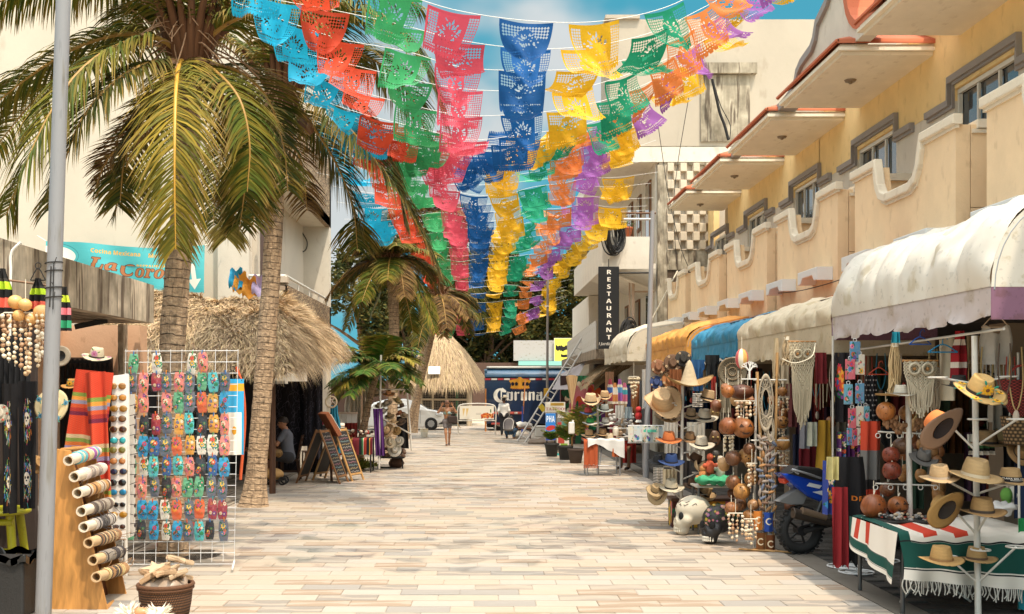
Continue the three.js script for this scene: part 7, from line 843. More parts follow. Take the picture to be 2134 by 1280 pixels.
// ---------------------------------------------------------------- the gourd and shell stall
{
  const d = 14.8, t = thing('chime_frame', 'tall wooden and white frame hung with shell chimes and woven ovals', 'frame', null), WB = mt([0.56, 0.36, 0.17], { map: TX.wood });
  M('post', [rod(at(1598, 1168, d).setY(-0.02), at(1578, 775, d), 0.022)], WB, t); M('post', [rod(at(1612, 1160, d).setY(-0.02), at(1620, 735, d), 0.02)], WB, t); M('white_post', [rod(at(1572, 1150, d + 0.3).setY(0), at(1576, 800, d + 0.3), 0.018), rod(at(1614, 1150, d).setY(0), at(1610, 900, d), 0.014)], MAT.whitemetal, t); M('shelf_bar', [rod(at(1565, 918, d), at(1645, 918, d), 0.01), rod(at(1570, 792, d), at(1640, 792, d), 0.01), rod(at(1612, 970, d), at(1650, 972, d), 0.01)], MAT.whitemetal, t); M('foot', [rod(at(1540, 1148, d).setY(0.015), at(1615, 1156, d - 0.2).setY(0.015), 0.014), rod(at(1570, 1158, d).setY(0.015), at(1650, 1160, d - 0.3).setY(0.015), 0.014)], WB, t);
  for (const [l, x, y, rx, ry] of [['large oval woven dreamcatcher between the frame posts', 1596, 840, 15, 56], ['small oval dreamcatcher below the large one', 1606, 895, 8, 26]]) { const g = thing('dreamcatcher', l, 'dreamcatcher', at(x, y, d - 0.05)), m = mt([0.40, 0.33, 0.24]); M('hoop', [tf(tor(1, 0.09, 0, 0, 0, 0, 0, 0, 36, 6), 0, 0, 0, 0, 0, 0, [mpx(rx, d), mpx(ry, d), 0.2])], m, g); const w = []; for (let k = 0; k < 18; k++) { const a = k / 18 * 6.28, b = a + 2.1; w.push(rod(V(Math.cos(a) * mpx(rx, d), Math.sin(a) * mpx(ry, d), 0), V(Math.cos(b) * mpx(rx, d), Math.sin(b) * mpx(ry, d), 0), 0.004)); } M('web', w, m, g); }
  for (let k = 0; k < 6; k++) { const x = 1584 + k * 6, y0 = 905 + (k % 2) * 12, g = thing('bead_strand', `dangling strand of dark carved beads, ${ORD[k]} from the street between the frame posts`, 'bead strand', at(x, y0, d - 0.04)); for (let q = 0; q < 9; q++) part('bead', SHELL, mt(pick([[0.16, 0.09, 0.06], [0.3, 0.24, 0.2], [0.36, 0.18, 0.07], [0.12, 0.14, 0.2]])), g, rr(-0.006, 0.006), -0.05 - q * 0.145, 0, 0, 0, R() * 3, [0.022, 0.066, 0.022]); M('string', [rod(V(0, 0.02, 0), V(0, -1.3, 0), 0.003)], MAT.twine, g); }
  const fls = [[1580, 1085, '#c8782e'], [1602, 1088, '#24479a'], [1585, 1130, '#7a4a22'], [1606, 1135, '#6a3a1a']]; fls.forEach(([x, y, c], i) => garment('pennant', `${['orange', 'blue', 'brown', 'dark brown'][i]} small printed pennant at the ${i < 2 ? 'lower' : 'very'} bottom of the chime frame`, 'pennant', x - 9, x + 9, y - 20, y + 20, d - 0.1, null, { map: canvasTex(64, 128, (q) => { q.fillStyle = c; q.fillRect(0, 0, 64, 128); q.strokeStyle = '#e8d8b8'; q.lineWidth = 8; q.beginPath(); q.arc(32, 60, 20, 0.6, 5.6); q.stroke(); }), folds: 1, depth: 0.01 }));
  const G = [['long glossy dark brown gourd lying across the top of the frame', 1545, 817, 18, { s: [1.5, 0.85, 1], col: [0.17, 0.055, 0.025] }], ['orange gourd peeking out beside the long dark one', 1517, 816, 14, { col: [0.45, 0.17, 0.04] }], ['brown gourd on the street side above the seed strings', 1518, 888, 19, { col: [0.36, 0.12, 0.035] }], ['carved pumpkin faced gourd with triangle eyes', 1550, 893, 22, { face: 1, col: [0.40, 0.15, 0.04], holes: 4 }], ['tan gourd lit by sun in the middle of the frame', 1556, 950, 17, { col: [0.58, 0.32, 0.11] }], ['dark gourd tucked behind the tan one', 1528, 955, 17, { col: [0.22, 0.1, 0.05] }], ['dark gourd behind the upper middle of the frame', 1562, 935, 13, { col: [0.2, 0.09, 0.04] }], ['round orange tan gourd below the middle of the frame', 1546, 1024, 18, { col: [0.60, 0.32, 0.10], holes: 4 }], ['speckled gourd above the round orange tan one', 1566, 998, 15, { col: [0.52, 0.27, 0.1] }], ['brown gourd next to the green cloth', 1528, 1005, 16, { col: [0.30, 0.13, 0.05] }], ['small rough gourd over the black skull', 1524, 1060, 14, { col: [0.34, 0.15, 0.06] }], ['rough dark gourd among the lower shells', 1543, 1052, 14, { col: [0.26, 0.12, 0.05] }], ['orange gourd near the bottom of the frame', 1562, 1076, 14, { col: [0.52, 0.25, 0.07] }], ['pale carved gourd by the lower posts', 1570, 1052, 12, { col: [0.55, 0.32, 0.16] }], ['small tan gourd topmost on the far chime column', 1631, 816, 10, { col: [0.46, 0.22, 0.07] }], ['tan gourd with carved mouth on the far chime column', 1629, 880, 14, { col: [0.50, 0.26, 0.08], face: 1 }], ['sunlit tan gourd lowest on the far chime column', 1632, 925, 15, { col: [0.58, 0.33, 0.12] }]];
  for (const [l, x, y, r, o] of G) calabash(l, x, y, r, d + (x > 1600 ? 0.6 : rr(0, 0.5)), o);
  chime('cream shell chime under the long dark gourd', 1530, 1574, 836, 880, 14.9, 6, { r: 3.4 }); chime('chime of pale seed pods in double rows', 1508, 1532, 908, 948, 15.1, 3, { r: 3.6, mats: [[0.74, 0.62, 0.42]] }); chime('shell chime hanging below the tan gourd', 1556, 1578, 966, 1030, 14.8, 3, { r: 3.4 }); chime('shell chime reaching down beside the black skull', 1518, 1548, 1070, 1132, 14.6, 4, { r: 3.8 }); chime('lowest shell chime beside the frame posts', 1550, 1580, 1082, 1140, 14.6, 5, { r: 3.8 }); chime('far column chime of small pale shells', 1620, 1644, 828, 866, 15.4, 3, { r: 3 }); chime('small shell chime below the sunlit far gourd', 1620, 1646, 940, 978, 15.4, 4, { r: 3.2 }); chime('tiny shell chime between the two far gourds', 1621, 1640, 893, 912, 15.4, 3, { r: 2.8 });
  const tw = thing('carved_tree', 'white cut out tree ornament on top of the chime frame', 'ornament', at(1562, 790, d)), b = []; const grow = (p, a, l, k) => { const q = p.clone().add(V(Math.sin(a) * l, Math.cos(a) * l, 0)); b.push(rod(p, q, 0.011 * (k + 1) / 3)); if (k > 0) for (const s of [-0.55, 0.05, 0.55]) grow(q, a + s + rr(-0.12, 0.12), l * 0.66, k - 1); }; grow(V(0, 0, 0), 0, 0.1, 3); b.push(box(0.22, 0.015, 0.03)); M('branches', b, mt([0.74, 0.72, 0.68]), tw);
  const wp = thing('woven_disc', 'round woven basket disc hung under the blue awning', 'basket', at(1526, 775, 16)); M('disc', [tf(lathe([[0, 0], [0.15, 0.02], [0.19, 0.05], [0.2, 0.05]], 30), 0, 0, 0, Math.PI / 2)], mt([0.42, 0.34, 0.22], { map: TX.weave }), wp); M('ring', [tor(0.2, 0.012), tor(0.12, 0.008, 0, 0, 0.025), tor(0.06, 0.008, 0, 0, 0.015)], mt([0.2, 0.14, 0.08]), wp);
  const bl = thing('paper_lantern', 'pink and cream striped balloon ornament under the cream awning', 'ornament', at(1546, 748, 15)); for (let k = 0; k < 8; k++) part('segment', new THREE.SphereGeometry(0.11, 5, 12, k * 0.785, 0.785), mt([[0.55, 0.1, 0.1], [0.74, 0.66, 0.5], [0.6, 0.35, 0.1]][k % 3]), bl, 0, 0, 0, 0, 0, 0, [0.8, 1.25, 0.8]); M('cord', [rod(V(0, 0.12, 0), V(0, 0.3, 0), 0.004)], MAT.twine, bl);
  // skulls
  const skullShape = (p) => { const s = (x, y, z, r, a = 1, bb = 1, c = 1) => (Math.hypot((p.x - x) / a, (p.y - y) / bb, (p.z - z) / c) - r) * Math.min(a, bb, c), sm = (a, bq, k) => { const h = clamp(0.5 + 0.5 * (bq - a) / k, 0, 1); return lerp(bq, a, h) - k * h * (1 - h); }; let v = s(0, 0.27, -0.03, 0.17, 0.95, 0.95, 1.2); v = sm(v, s(0, 0.13, 0.11, 0.1, 1.05, 0.9, 0.9), 0.06); v = sm(v, s(0, 0.055, 0.11, 0.085, 1, 0.75, 0.85), 0.03); for (const k of [-1, 1]) { v = sm(v, s(k * 0.105, 0.17, 0.1, 0.045), 0.05); v = -sm(-v, s(k * 0.065, 0.215, 0.19, 0.05, 1, 0.95, 1), 0.012); } v = -sm(-v, s(0, 0.145, 0.205, 0.028, 0.8, 1.2, 1), 0.01); return v; };
  const skullG = sdfMesh(skullShape, V(0, 0.22, 0), 0.27, 64);
  const sk = (l, px, py, s, ry, m, extra) => { const g = thing('skull_ornament', l, 'skull', at(px, py, gd(py)).setY(0), ry); part('skull', skullG, m, g, 0, 0, 0, 0, 0, 0, s); for (let r = 0; r < 2; r++) for (let k = -4; k <= 4; k++) part('tooth', rbox(0.017, 0.026, 0.014, 0.005), extra.tooth, g, k * 0.0185 * s, (0.078 - r * 0.03) * s, (0.196 - k * k * 0.0032) * s, 0, k * 0.09, 0, s); for (const k of [-1, 1]) part('eye_socket', sph(0.045), MAT.black, g, k * 0.065 * s, 0.215 * s, 0.15 * s, 0, 0, 0, [s, s, s * 0.5]); extra.fn(g, s); return g; };
  const surf = (a, b, rad = 0.172) => V(Math.sin(a) * Math.cos(b) * rad * 0.97, 0.27 + Math.sin(b) * rad * 0.97, -0.03 + Math.cos(a) * Math.cos(b) * rad * 1.2);
  sk('large white painted skull on the pale pavement edge', 1440, 1114, 1.34, -1.3, mt([0.78, 0.72, 0.62], { map: TX.dirty, bumpMap: TX.plaster, bumpScale: 0.01 }), { tooth: mt([0.7, 0.64, 0.52]), fn: (g, s) => { const c = []; for (let k = 0; k < 16; k++) { const a = rr(-1.6, 1.6), b = rr(-0.1, 1.2); c.push(tube([0, 1, 2, 3].map((q) => surf(a + q * 0.09 + 0.04 * Math.sin(q * 2 + k), b + 0.07 * Math.sin(q * 1.7 + k)).multiplyScalar(s)), 0.004, 8, 4)); } M('painted_line', c, mt([0.1, 0.08, 0.07]), g); } });
  sk('black skull covered in raised pink and yellow flowers', 1494, 1132, 1.26, -0.95, mt([0.02, 0.018, 0.018], { roughness: 0.5 }), { tooth: mt([0.75, 0.7, 0.6]), fn: (g, s) => { for (let k = 0; k < 34; k++) { const a = rr(-1.9, 1.9), b = rr(-0.5, 1.3), q = surf(a, b, 0.176).multiplyScalar(s), f = flower(g, q, k < 3 ? 0.055 : rr(0.02, 0.035), [pick([[0.6, 0.16, 0.24], [0.5, 0.36, 0.05], [0.45, 0.25, 0.04], [0.3, 0.1, 0.35], [0.6, 0.3, 0.3]]), [0.55, 0.4, 0.08], [0.07, 0.15, 0.03]]); f.quaternion.setFromUnitVectors(UP, q.clone().sub(V(0, 0.27 * s, -0.03 * s)).normalize()); } } });
  const tb = thing('small_table', 'small table with crumpled green cloth behind the white skull', 'table', at(1500, 1110, 16.6).setY(0)), H = at(0, 1012, 16.6).y; M('top', [rbox(0.8, 0.03, 0.5, 0.01, 0, H, 0)], mt([0.6, 0.55, 0.48]), tb); for (const [x, z] of [[-0.36, 0.22], [0.36, 0.22], [-0.36, -0.22], [0.36, -0.22]]) M('leg', [rod(V(x, 0, z), V(x, H, z), 0.018)], mt([0.12, 0.12, 0.11]), tb);
  one('green_cloth', 'crumpled emerald net cloth along the small table edge', 'cloth', [noisy(tf(new THREE.SphereGeometry(0.3, 40, 20), 0, 0, 0, 0, 0, 0, [1.1, 0.22, 0.6]), 0.05, 14)], mt([0.05, 0.33, 0.16])).position.copy(at(1497, 1000, 16.3));
  const fg = (l, x, y, c, k) => one('figurine', l, 'figurine', [sph(0.05, 0, 0.16, 0, [1, 1.1, 1]), noisy(sph(0.08, 0, 0, 0, [0.9, 1.6, 0.9]), 0.02, 20, k), sph(0.04, -0.08, 0.03, 0.02), sph(0.04, 0.08, 0.03, 0.02)], mt(c, { map: TX.dirty })).position.copy(at(x, y, 16.4)); fg('orange red dancer figurine on the small table', 1480, 975, [0.55, 0.1, 0.04], 1); fg('white and brown catrina figurine on the small table', 1502, 980, [0.6, 0.52, 0.42], 2); fg('orange figurine half hidden by the pole on the small table', 1465, 1000, [0.5, 0.2, 0.06], 3);
  const mats = [['wooden mask with carved eyes above the small table', 1490, 915, 14, [0.12, 0.06, 0.03]], ['black and gold wooden mask behind the white hats', 1489, 862, 13, [0.2, 0.12, 0.05]], ['very dark wooden mask low behind the hats', 1492, 955, 13, [0.03, 0.025, 0.02]]]; for (const [l, x, y, r, c] of mats) { const g = thing('wooden_mask', l, 'mask', at(x, y, 17.4)), q = mpx(r, 17.4); M('mask', [noisy(sph(q, 0, 0, 0, [0.85, 1.3, 0.5], 18, 14), q * 0.08, 30)], mt(c, { roughness: 0.5 }), g); M('eye', [-1, 1].map((s) => sph(q * 0.16, s * q * 0.35, q * 0.25, q * 0.42)), mt([0.5, 0.35, 0.12]), g); M('mouth', [sph(q * 0.3, 0, -q * 0.55, q * 0.36, [1, 0.4, 0.5])], MAT.black, g); }
  const box1 = thing('low_shelf', 'low dark red and brown painted box behind the skulls', 'box', at(1470, 1080, 17.3).setY(0)); M('box', [rbox(1.1, 0.42, 0.4, 0.02, 0, 0.21, 0)], mt([1, 1, 1], { map: blossoms('#4a2018', 91, 256, 96, 9) }), box1); M('lid', [rbox(1.14, 0.05, 0.44, 0.01, 0, 0.44, 0)], MAT.darkwood, box1);
}
{ // hat stand on the street
  const d = 17, e = 17.3;
  hatTree('slim white hat stand at the pavement edge behind the white skull', [[1419, 1078], [1423, 790]], d, [[850, 1395, 840], [850, 1465, 838], [890, 1395, 872], [895, 1465, 880], [935, 1395, 922], [945, 1462, 938], [985, 1395, 972], [1000, 1455, 985], [1040, 1400, 1025], [1045, 1462, 1030]], 0.026);
  const H = [['tall white cone crowned sombrero on top of the slim stand', 1436, 802, 100, { cone: 1, rc: 0.36, h: 1.05, col: [0.78, 0.66, 0.48], brim: [0.42, 0.26, 0.1], roll: 0.3, rim: 0.12, band: 0, rx: 0.1 }], ['large tan straw hat with sides rolled up, hung on its edge', 1382, 842, 92, { col: [0.70, 0.48, 0.28], roll: 0.55, rx: 0.6, ry: 0.5, rz: 0.5, band: [0.5, 0.3, 0.15] }], ['tan straw hat with black ribbon beside the sombrero', 1474, 832, 60, { col: [0.64, 0.46, 0.28], rz: -0.2 }], ['brown tan rancher hat on the street side of the stand', 1394, 872, 62, { col: [0.52, 0.36, 0.2], roll: 0.2, rx: 0.2 }], ['white panama hat with dotted band, upper of two', 1468, 872, 58, { col: [0.78, 0.72, 0.62], rx: 0.2 }], ['terracotta felt hat on the street side of the stand', 1394, 918, 56, { col: [0.52, 0.15, 0.04], plain: 1, band: [0.3, 0.08, 0.02], rx: 0.15 }], ['white panama hat with black band, lower of two', 1462, 928, 56, { col: [0.78, 0.72, 0.62], rx: 0.2 }], ['navy blue felt hat under the terracotta one', 1399, 964, 56, { col: [0.02, 0.05, 0.16], plain: 1, rx: 0.15 }], ['black hat beside the navy one', 1371, 962, 44, { col: [0.02, 0.02, 0.022], plain: 1, rx: 0.2 }], ['cream hat with black beaded band lowest on the stand', 1399, 1017, 56, { col: [0.78, 0.70, 0.56], rx: 0.2 }], ['dark brown cowboy hat tilted beside the pole', 1446, 962, 56, { col: [0.14, 0.07, 0.035], plain: 1, roll: 0.5, rz: -0.5 }], ['speckled straw cowboy hat under the brown one', 1462, 985, 62, { col: [0.60, 0.44, 0.26], roll: 0.5, rz: -0.6, rx: 0.2 }], ['tan straw hat with broad brim near the green cloth', 1464, 1028, 64, { col: [0.56, 0.38, 0.2], roll: 0.45, rz: -0.55, rx: 0.3 }], ['chocolate hat low behind the pole', 1444, 1012, 46, { col: [0.12, 0.06, 0.03], plain: 1, rx: 0.2 }], ['pale hat turned edge on at the foot of the stand', 1371, 1030, 46, { col: [0.62, 0.48, 0.3], rx: 1.2, ry: -0.6 }], ['tan cap shaped hat hung lowest by the pavement', 1366, 1022, 40, { col: [0.50, 0.36, 0.2], rx: 0.6 }], ['grey brown hat half hidden behind the upper panama', 1440, 866, 44, { col: [0.36, 0.26, 0.16], rx: 0.3 }], ['brown hat half hidden behind the lower panama', 1438, 915, 44, { col: [0.34, 0.2, 0.1], rx: 0.3 }]];
  for (const [l, x, y, w, o] of H) hat(l, x, y, d + rr(-0.2, 0.15), w, o);
  const L = [['blanket', 'bundle of teal and red striped blankets under the navy hat', 'blanket', 1382, 1412, 978, 1022, 17.6, null, { map: (() => { const s = stripes([['#1f6a78', 1], ['#a83a4a', 0.6], ['#151c2c', 1], ['#d8c8a8', 0.3], ['#2a8a8a', 0.8]], 14, 0.05); s.rotation = Math.PI / 2; return s; })(), folds: 4 }], ['white_dress', 'white cotton dress hanging behind the terracotta hat', 'dress', 1384, 1412, 872, 945, 18.6, [0.66, 0.62, 0.55], { folds: 4 }], ['white_dress', 'white shirt hanging behind the lower panama hat', 'shirt', 1432, 1470, 880, 960, 18.4, [0.6, 0.57, 0.5], { folds: 4 }], ['black_white', 'black and white checked shirt under the sombrero brim', 'shirt', 1444, 1466, 820, 850, 18, null, { map: stripes([['#eee4d6', 1], ['#161416', 1]], 14, 0.4), folds: 2 }], ['red_puppets', 'string of red puppets hanging behind the tan ribboned hat', 'puppet string', 1482, 1492, 785, 850, 17.8, [0.5, 0.05, 0.03], { folds: 3 }], ['lace', 'white lace cloth hanging under the lowest panama hat', 'cloth', 1440, 1470, 1034, 1062, 17.6, [0.6, 0.55, 0.48], { folds: 5, fringe: 0.2 }], ['printed_cloth', 'black and white printed cloth behind the lowest cream hat', 'cloth', 1362, 1384, 975, 1010, 18, null, { map: stripes([['#d8d0c4', 1], ['#222024', 1]], 22, 0.3), folds: 2 }], ['dark_shawl', 'dark shawl deep behind the hat stand', 'shawl', 1408, 1440, 900, 1010, 19.4, [0.03, 0.025, 0.025], { folds: 3 }], ['rust_shawl', 'rust coloured shawl deep behind the sombrero', 'shawl', 1395, 1420, 770, 835, 21, [0.3, 0.1, 0.03], { folds: 3 }], ['blue_shawl', 'blue printed shirt deep under the blue awning', 'shirt', 1440, 1468, 750, 815, 21.4, [0.03, 0.12, 0.3], { folds: 2, shape: TEE }], ['cream_shawl', 'cream shawl deep under the blue awning', 'shawl', 1500, 1522, 790, 860, 19.4, [0.5, 0.4, 0.26], { folds: 2, fringe: 0.2 }], ['black_shawl', 'black shirt deep under the blue awning', 'shirt', 1470, 1500, 740, 800, 20.5, [0.02, 0.02, 0.02], { folds: 2, shape: TEE }]];
  for (const [n, l, c, ...a] of L) garment(n, l, c, ...a);
  for (const [l, x, y, w, c] of [['brown fur trimmed hat hung high under the orange awning', 1372, 765, 32, [0.22, 0.09, 0.04]], ['dark round hat with pale flower under the orange awning', 1402, 757, 38, [0.12, 0.06, 0.03]], ['black round hat under the orange awning beside the blue one', 1424, 748, 34, [0.03, 0.025, 0.02]], ['rust leather hat hung under the flowered one', 1396, 792, 34, [0.34, 0.13, 0.04]], ['navy hat hung near the grey lamp post', 1368, 797, 28, [0.03, 0.05, 0.14]]]) hat(l, x, y, 22.5, w, { col: c, rx: 1.3, plain: 1, flowers: 4, fcol: [[0.5, 0.35, 0.2], [0.2, 0.1, 0.05], [0.1, 0.06, 0.03]], h: 0.4 });
  const CARDS = ['#d8d4c8', '#c8d0d0'].map((c, k) => blossoms(c, 300 + k, 64, 96, 2));
  const cr = thing('card_rack', 'revolving rack of postcards strapped to the grey lamp post', 'card rack', at(1353, 905, 25.8)); for (let k = 0; k < 7; k++) part('card', rbox(0.2, 0.36, 0.008, 0.002), mt([1, 1, 1], { map: CARDS[k % 2], roughness: 0.3, k: 'cd' + k % 2 }), cr, -0.4 + k * 0.13, rr(-0.02, 0.02), rr(-0.06, 0.1), 0, rr(-0.7, 0.7)); M('frame', [rod(V(-0.5, 0.2, 0), V(0.5, 0.2, 0), 0.012), rod(V(-0.5, -0.2, 0), V(0.5, -0.2, 0), 0.012)], MAT.wire, cr); M('green_card', [tf(box(0.3, 0.06, 0.01), 0, 0.08, 0.12)], mt([0.1, 0.5, 0.35]), cr);
}
{ // the stall with the white and orange table
  const d = 27.4, t = thing('goods_table', 'folding table under white cloth over an orange fringed shawl', 'table', at(1255, 985, d).setY(0)), H = at(0, 915, d).y, w = mpx(80, d);
  M('top', [rbox(w, 0.04, 0.8, 0.01, 0, H - 0.03, 0)], mt([0.2, 0.2, 0.2]), t); for (const [x, z] of [[-0.42, 0.34], [0.42, 0.34], [-0.42, -0.34], [0.42, -0.34]]) M('leg', [rod(V(x * w, 0, z), V(x * w, H - 0.04, z), 0.018)], MAT.steel, t); M('cross_bar', [rod(V(-0.42 * w, 0.25, 0.34), V(0.42 * w, 0.25, 0.34), 0.012), rod(V(-0.1, 0.25, 0.34), V(0, H - 0.05, 0.1), 0.012)], MAT.steel, t);
  const cl = (l, c, x0, x1, drop, o) => { const g = thing('tablecloth', l, 'tablecloth', t.position.clone().setY(H + 0.004 + o.up)); M('cloth', [sheet((u, v) => { const s = Math.min(1, v * 2), h = Math.max(0, v * 2 - 1); return V(lerp(x0, x1, u), 0.01 * Math.sin(u * 20) - h * drop(u), lerp(-0.38, 0.41, s) + h * 0.03 + 0.025 * Math.sin(u * 16) * h + o.up * 2); }, 30, 14)], cloth(c), g); if (o.fr) M('fringe', Array.from({ length: 24 }, (_, k) => { const u = k / 23, x = lerp(x0, x1, u), y = -drop(u); return rod(V(x, y, 0.44), V(x + rr(-0.01, 0.01), y - 0.08, 0.44), 0.006); }), cloth(c), g).userData = { kind: 'stuff' }; };
  cl('burnt orange fringed shawl hanging below the white tablecloth', [0.50, 0.10, 0.03], -w * 0.52, -w * 0.16, () => 0.62, { up: 0, fr: 1 }); cl('burnt orange cloth end hanging at the far table corner', [0.52, 0.12, 0.03], w * 0.2, w * 0.5, () => 0.42, { up: 0 }); cl('white tablecloth with pointed corners on the folding table', [0.78, 0.76, 0.72], -w * 0.42, w * 0.52, (u) => 0.1 + 0.3 * Math.abs(u * 1.6 - 0.35), { up: 0.012 });
  hatTree('short wooden hat stand on the white tablecloth', [[1246, 935], [1246, 828]], 27.6, [[845, 1230, 842], [845, 1260, 835], [868, 1224, 862], [868, 1262, 858], [890, 1230, 886], [890, 1264, 886]], 0.03);
  const Hs = [['pale cowboy hat with curled sides on the short stand', 1231, 838, 54, { col: [0.72, 0.54, 0.34], roll: 0.5, rx: 0.2 }], ['tan leather cowboy hat beside the pale one', 1260, 828, 40, { col: [0.60, 0.40, 0.22], roll: 0.5, rx: 0.2 }], ['red and blue souvenir sombrero on the short stand', 1226, 861, 36, { col: [0.42, 0.06, 0.06], brim: [0.10, 0.16, 0.34], plain: 1 }], ['grey green fedora on the short stand', 1260, 855, 38, { col: [0.26, 0.28, 0.26], plain: 1 }], ['bright green hat on the short stand', 1230, 882, 34, { col: [0.04, 0.30, 0.07], brim: [0.6, 0.56, 0.48], plain: 1 }], ['white cartoon eyed cap on the short stand', 1262, 882, 34, { col: [0.7, 0.68, 0.62], plain: 1 }], ['straw hat with ribbon at the table front', 1228, 908, 36, { col: [0.66, 0.44, 0.24] }], ['brown straw hat in the middle of the table', 1256, 905, 36, { col: [0.42, 0.26, 0.13] }], ['cream hat lying on the white tablecloth', 1270, 915, 36, { col: [0.74, 0.62, 0.46] }], ['small tan hat at the far end of the table', 1292, 908, 26, { col: [0.6, 0.4, 0.25] }], ['grey fedora on the shelf past the white tablecloth', 1312, 906, 34, { col: [0.24, 0.23, 0.21], plain: 1 }]];
  for (const [l, x, y, w2, o] of Hs) hat(l, x, y, 27.5 + rr(-0.15, 0.15), w2, { rx: 0.12, ...o });
  const jar = thing('jar', 'pale plastic jar on the white tablecloth', 'jar', at(1283, 908, 27.4)); M('jar', [lathe([[0, 0], [0.07, 0], [0.075, 0.16], [0.05, 0.2], [0, 0.2]])], mt([0.7, 0.62, 0.5], { roughness: 0.3 }), jar); M('lid', [cyl(0.055, 0.055, 0.03, 0, 0.2, 0)], MAT.white, jar);
  const B = [['red and blue patchwork bag', [0.4, 0.05, 0.08], [0.06, 0.14, 0.4]], ['orange and white patchwork bag', [0.5, 0.2, 0.06], [0.66, 0.6, 0.5]], ['violet and blue patchwork bag', [0.28, 0.08, 0.3], [0.08, 0.25, 0.45]], ['pink and turquoise patchwork bag', [0.5, 0.12, 0.2], [0.05, 0.3, 0.35]]]; B.forEach(([l, a, b], i) => { const x = 1271 + i * 10, hx = (c) => '#' + new THREE.Color().setRGB(...c).getHexString(); garment('patchwork_bag', `${l} hanging above the white tablecloth`, 'bag', x - 5.5, x + 6.5, 790 + (i % 2) * 8, 842, 28, null, { map: stripes([[hx(a), 2], ['#d8ccb8', 1], [hx(b), 2], [hx(a), 1]], 9), folds: 1, shape: (v) => lerp(1, 0.45, sstep(v, 0.6, 1)) }); });
  chime('bamboo and shell chime with pointed tail beneath the small cream awning', 1310, 1332, 785, 840, 28, 7, { r: 3.2, taper: 0.8, mats: [[0.66, 0.54, 0.36]] }); garment('feather_wing', 'white feathered hanging beside the grey lamp post', 'hanging', 1338, 1350, 770, 850, 27.4, [0.6, 0.56, 0.5], { folds: 1, jag: 0.1 });
  const toy = thing('red_toy', 'small red toy figure hanging beside the shell chime', 'toy', at(1331, 862, 28)); M('figure', [sph(0.08, 0, 0.1, 0), sph(0.1, 0, -0.06, 0, [0.9, 1.2, 0.7])], mt([0.5, 0.03, 0.03]), toy); M('cap', [cyl(0.09, 0.06, 0.06, 0, -0.22, 0)], MAT.white, toy);
  garment('lace_bag', 'white lace packets hanging under the patchwork bags', 'packets', 1282, 1300, 845, 872, 28, [0.66, 0.64, 0.6], { folds: 3 }); garment('blue_packets', 'pale blue packets beside the lace packets', 'packets', 1302, 1318, 848, 872, 28.2, [0.4, 0.5, 0.55], { folds: 2 }); garment('red_cloth', 'red cloth over a crate under the shelf', 'cloth', 1298, 1326, 918, 965, 28.6, [0.4, 0.03, 0.02], { folds: 2 });
  const tr = thing('silver_trinkets', 'heap of silver trinkets on the shelf behind the table', 'trinkets', at(1296, 875, 28.6)), g = []; for (let k = 0; k < 40; k++) g.push(sph(0.05, rr(-0.3, 0.3), rr(-0.15, 0.15), rr(-0.15, 0.15), [1, 0.8, 1], 6, 5)); M('trinkets', g, mt([0.4, 0.38, 0.36]), tr).userData = { kind: 'stuff' }; M('tray', [rbox(0.7, 0.03, 0.4, 0.01, 0, -0.22, 0)], MAT.whitemetal, tr);
  const sh = thing('display_shelf', 'pale shelf board running from the table to the lamp post', 'shelf', null); M('board', [bx(at(1288, 0, 28).x, at(1346, 0, 28).x, at(0, 914, 28).y, at(0, 910, 28).y, -27.8, -28.4)], MAT.whitemetal, sh); M('leg', [rod(at(1340, 985, 28).setY(0), at(1340, 912, 28), 0.02)], MAT.steel, sh);
  for (let k = 0; k < 10; k++) { const x = 1270 + k * 9, y = 775 + (k * 37 % 40); garment('deep_garment', `${['brown', 'wine red', 'black', 'tan', 'navy', 'dark green', 'rust', 'grey', 'cream', 'maroon'][k]} garment hanging deep in the stall behind the patchwork bags`, 'garment', x - 9, x + 9, y, y + 100, 31 + (k % 3), [[0.2, 0.1, 0.05], [0.2, 0.02, 0.03], [0.02, 0.02, 0.02], [0.4, 0.28, 0.16], [0.02, 0.03, 0.1], [0.03, 0.08, 0.03], [0.3, 0.1, 0.03], [0.2, 0.2, 0.2], [0.5, 0.45, 0.36], [0.14, 0.02, 0.03]][k], { folds: 2 }); }
  // plants and posters
  const plant = (l, x, y, dd, hgt, n, hues, pot) => { const p = thing('potted_plant', l, 'plant', at(x, y, dd).setY(0)); M('pot', [lathe([[0, 0], [0.16, 0], [0.22, 0.36], [0.24, 0.36], [0.24, 0.42], [0.19, 0.42], [0.18, 0.3]])], pot, p); for (let k = 0; k < n; k++) { const a = k * 2.399, L = hgt * rr(0.7, 1.1), lean = rr(0.25, 0.7); M('frond', [leaflets(CR([V(0, 0.4, 0), V(Math.sin(a) * L * lean * 0.4, 0.4 + L * 0.6, Math.cos(a) * L * lean * 0.4), V(Math.sin(a) * L * lean, 0.4 + L * 0.8, Math.cos(a) * L * lean)]), { len: 0.3, n: 26, hues, grav: 0.8, w: 0.02, t0: 0.35 })], LEAFM, p); } };
  plant('tall potted palm with yellow green fronds before the posters', 1200, 962, 31.5, 1.5, 9, [[0.2, 0.2, 0.04], [0.12, 0.16, 0.03], [0.3, 0.24, 0.05]], mt([0.06, 0.04, 0.03])); plant('low leafy potted plant in a black pot beside the tall palm', 1178, 958, 33, 0.8, 7, FRESH, MAT.dark); plant('small potted plant in a black pot at the poster foot', 1150, 948, 34.5, 0.5, 6, FRESH, MAT.dark);
